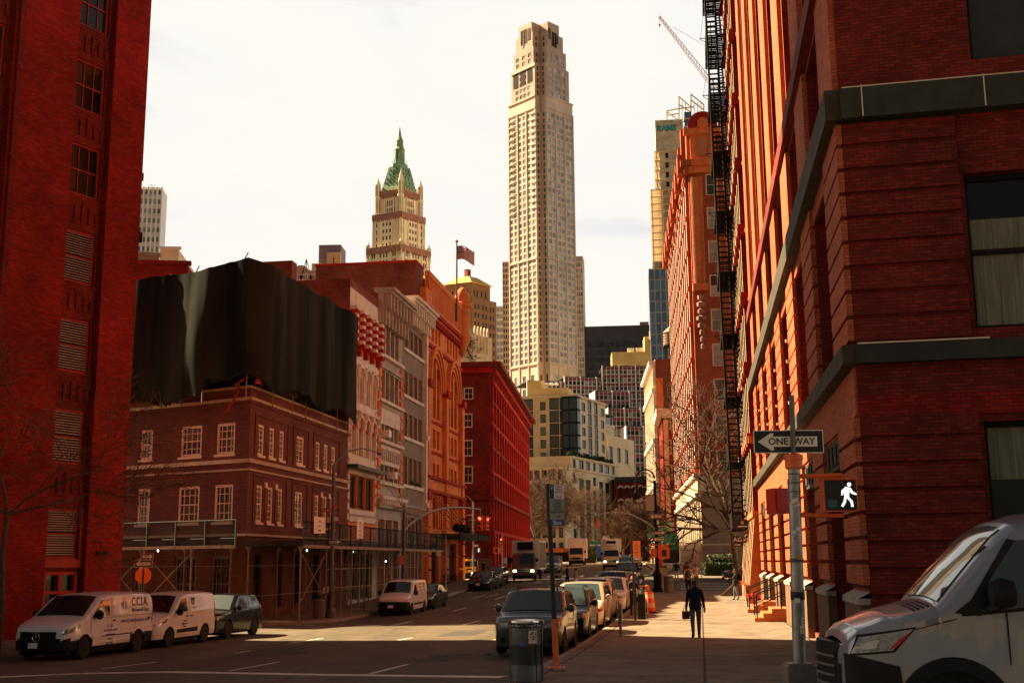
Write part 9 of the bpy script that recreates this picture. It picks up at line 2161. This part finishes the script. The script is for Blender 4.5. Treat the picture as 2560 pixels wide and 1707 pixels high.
# ------------------------------------------------------------------ trees and plants
TWIG=[.011]
def branch(T,C,p,d,L,r,lev,rnd,mt,ct,up=.15,maxlev=5,spread=.6,droop=0.0):
 n=4 if lev<2 else 3;q=p;dv=d.normalized()
 for i in range(n):
  dv=(dv+Vector((rnd.gauss(0,.16),rnd.gauss(0,.16),rnd.gauss(0,.12)+up*.25-droop*.2))).normalized();e=q+dv*L/n;r0=r*(1-.45*i/n);r1=r*(1-.45*(i+1)/n)
  (T if lev<2 else C).tube(q,e,max(r0,TWIG[0]),mt if lev<2 else ct,7 if lev<1 else 5 if lev<2 else 3,max(r1,TWIG[0]*.9),cap=False);q=e
  if lev<maxlev and(i>0 or lev>0):
   for _ in range(1 if lev<3 else 2):
    a=rnd.random()*2*PI;o=dv.orthogonal();o.rotate(Matrix.Rotation(a,3,dv));branch(T,C,q,dv*(1-spread*.5)+o*spread*(.8+.5*rnd.random())+Z3*up,L*(.52+.22*rnd.random()),r1*.62,lev+1,rnd,mt,ct,up,maxlev,spread,droop)
 if lev<maxlev:
  for k in range(2):o=dv.orthogonal();o.rotate(Matrix.Rotation(rnd.random()*6.3,3,dv));branch(T,C,q,dv+o*.5,L*.62,r*.5,lev+1,rnd,mt,ct,up,maxlev,spread,droop)
b_y=lambda p:p[1]
def tree(label,base,h,r,seed,mt='bark',ct='twig_brown',lean=(0,0),maxlev=5,up=.18,spread=.6,fork=.35,group=None,limbs=None,buds=0):
 TWIG[0]=.011 if b_y(base)<150 else.020
 rnd=random.Random(seed);b=Vector(base);rt=thing('bare_tree',label,'tree',b,group);T,C=MB(),MB();f=b+Vector((lean[0],lean[1],h*fork));T.path([b-Z3*.2,b+(f-b)*.33+Vector((.05,0,0)),b+(f-b)*.7-Vector((.06,0,0)),f],r,mt,9,r*.75)
 for(d,L,k)in limbs or[((rnd.gauss(0,.5),rnd.gauss(0,.5),.9),h*.42,.7)for _ in range(4)]:branch(T,C,f,Vector(d),L,r*k,1,rnd,mt,ct,up,maxlev,spread)
 T.build('trunk',rt,smooth=60)
 if buds:
  V=C.v;n=len(V)
  for i in range(buds):
   p=V[rnd.randrange(n)]+Vector((rnd.gauss(0,.06),rnd.gauss(0,.06),rnd.gauss(0,.06)));s=.035+rnd.random()*.05;t=Vector((rnd.gauss(0,1),rnd.gauss(0,1),rnd.gauss(0,1))).normalized()*s;u=t.orthogonal().normalized()*s;C.raw([p-t,p-u,p+t,p+u],ct)
 C.build('crown',rt);return rt
g=at(1842,1420,101);tree('big bare tree reaching left from the hedge behind the fire escape',(g.x,101,zg(g.x,101)+.1),19,.30,5,'bark_pale','twig_brown',lean=(-.2,0),maxlev=4,up=.10,fork=.2,limbs=[((-1,-.15,.02),4.6,.62),((-.55,.1,.8),6.2,.6),((-.2,-.1,1),7.2,.65),((-.9,.2,.35),4.8,.5),((.25,.1,1),6,.5),((-.6,-.2,.5),5.5,.5),((-.2,.2,.9),6.5,.5)],buds=900)
for i,(px,Y,h,lab,lim)in enumerate(((1336,205,16,'bare brown street tree before the pale apartment block, left of the pale truck',None),(1375,232,14.5,'bare street tree behind the first, partly over the pale truck',None),(1597,182,8.5,'dark trunked bare tree over the far parked cars',None),(1560,225,8.5,'bare brown tree right of the beige truck',None),(1478,262,9,'small bare tree before the shop canopy between the far trucks',None))):
 x=at(px,1400,Y).x;tree(lab,(x,Y,zg(x,Y)+.1),h,.22 if i!=2 else.34,20+i,'bark','twig_brown' if i%2==0 else 'twig_pale',maxlev=5 if i<4 else 4,up=.16,fork=.28,group=None,buds=2500)
tree('thin bare tree with pale twigs before the tall red block',(-16.9,39.3,zg(-16.9,39.3)+.1),11,.10,44,'bark','twig_pale',maxlev=4,up=.05,fork=.4,limbs=[((.7,.1,.5),3.2,.5),((.6,.3,.15),3.0,.5),((-.6,.1,.5),3,.5),((.1,.2,1),3.5,.6)])
g=at(1180,900,131);tree('small bare tree growing on the crimson block roof',(g.x,131,at(1180,912,131).z),3.2,.06,61,'bark','twig_brown',maxlev=4,fork=.2,buds=400)
def bush(name,label,cat,c,size,n,mats,seed,leaf=.09,group=None):
 r=random.Random(seed);b=MB();rt=thing(name,label,cat,Vector((c[0],c[1],c[2])),group)
 for i in range(n):
  u,v,w=r.random()*2-1,r.random()*2-1,r.random()
  if r.random()<.6:
   k=r.randrange(3)
   if k==0:u=math.copysign(1,u)*(.92+.08*r.random())
   elif k==1:v=-(.92+.08*r.random())
   else:w=.94+.1*r.random()
  k=.08*noise.noise((u*4,v*4,w*4));p=Vector((c[0]+(u+k)*size[0]/2,c[1]+(v+k)*size[1]/2,c[2]+(w+k)*size[2]));s=leaf*(.6+.8*r.random());t=Vector((r.gauss(0,1),r.gauss(0,1),r.gauss(0,1))).normalized()*s;q=t.orthogonal().normalized()*s*.7;b.raw([p-t,p-q,p+t,p+q],mats[0]if r.random()<.8 else mats[1])
 b.build('foliage',rt);s_=MB(LOC);s_.box(c[0]-size[0]*.42,c[0]+size[0]*.42,-c[1]-size[1]*.4,-c[1]+size[1]*.4,c[2],c[2]+size[2]*.8,'leaf_dark');s_.build('stems',rt)
g=at(1798,1443,108.5);z=zg(g.x,108.5)+.1;bush('hedge','dark clipped hedge by the ornate tower wall, across the side street','hedge',(g.x+.1,108.5,z),(3.0,1.6,1.15),3200,('leaf_dark','leaf_dark'),8);bush('flowering_shrub','yellow green flowering shrub above the clipped hedge','shrub',(g.x+.5,110.2,z),(2.4,1.2,1.9),1200,('leaf_dark','leaf_yellow'),9,.08)
g=at(1476,1410,180);bush('potted_shrub','dark green shrub beside the far pale truck','shrub',(at(1470,1400,185).x,185,zg(5,185)+.1),(2.4,1.6,2.6),900,('leaf_dark','leaf_yellow'),10,.16)
def far_bits():
 for i,(px,py,w,h,m,lab)in enumerate(((1489,1389,2.2,3.2,'blue_tarp','bright blue tarpaulin stall far down the street, between the trucks'),(1497,1392,2.2,3.0,'white_paint','white delivery stall beside the blue tarpaulin'))):
  Y=196+i*3;g=at(px,py+8,Y);z=zg(g.x,Y);rt=thing('street_stall',lab,'stall',Vector((g.x,Y,z)));b=MB(facing((g.x,Y)));b.box(-w/2,w/2,-1.5,0,z+.9,z+h*.8,m);b.poly([(-w/2-.1,z+h*.8),(w/2+.1,z+h*.8),(0,z+h)],-1.6,.1,m);b.build('cover',rt);b=MB()
  for a in(-w/2+.1,w/2-.1):b.tube((g.x+a,Y,z),(g.x+a,Y,z+1),.05,'black_iron',5)
  b.build('leg',rt)
 Y=205;g=at(1490,1362,Y);rt=thing('direction_sign','small green direction sign above the blue stall','sign',Vector((g.x,Y,zg(g.x,Y))));b=MB();b.tube((g.x,Y,zg(g.x,Y)),(g.x,Y,g.z),.07,'galvanised',6);b.build('post',rt);b=MB(facing((g.x,Y-.1)));b.box(-1.2,1.2,-.03,0,g.z-.6,g.z+.6,'sign_green');b.build('plate',rt);text('~~~~~~~~~~~~~~',.28,'sign_white',rt,tmat((g.x,Y-.12,g.z),(1,0,0),(0,-1,0)))
far_bits()
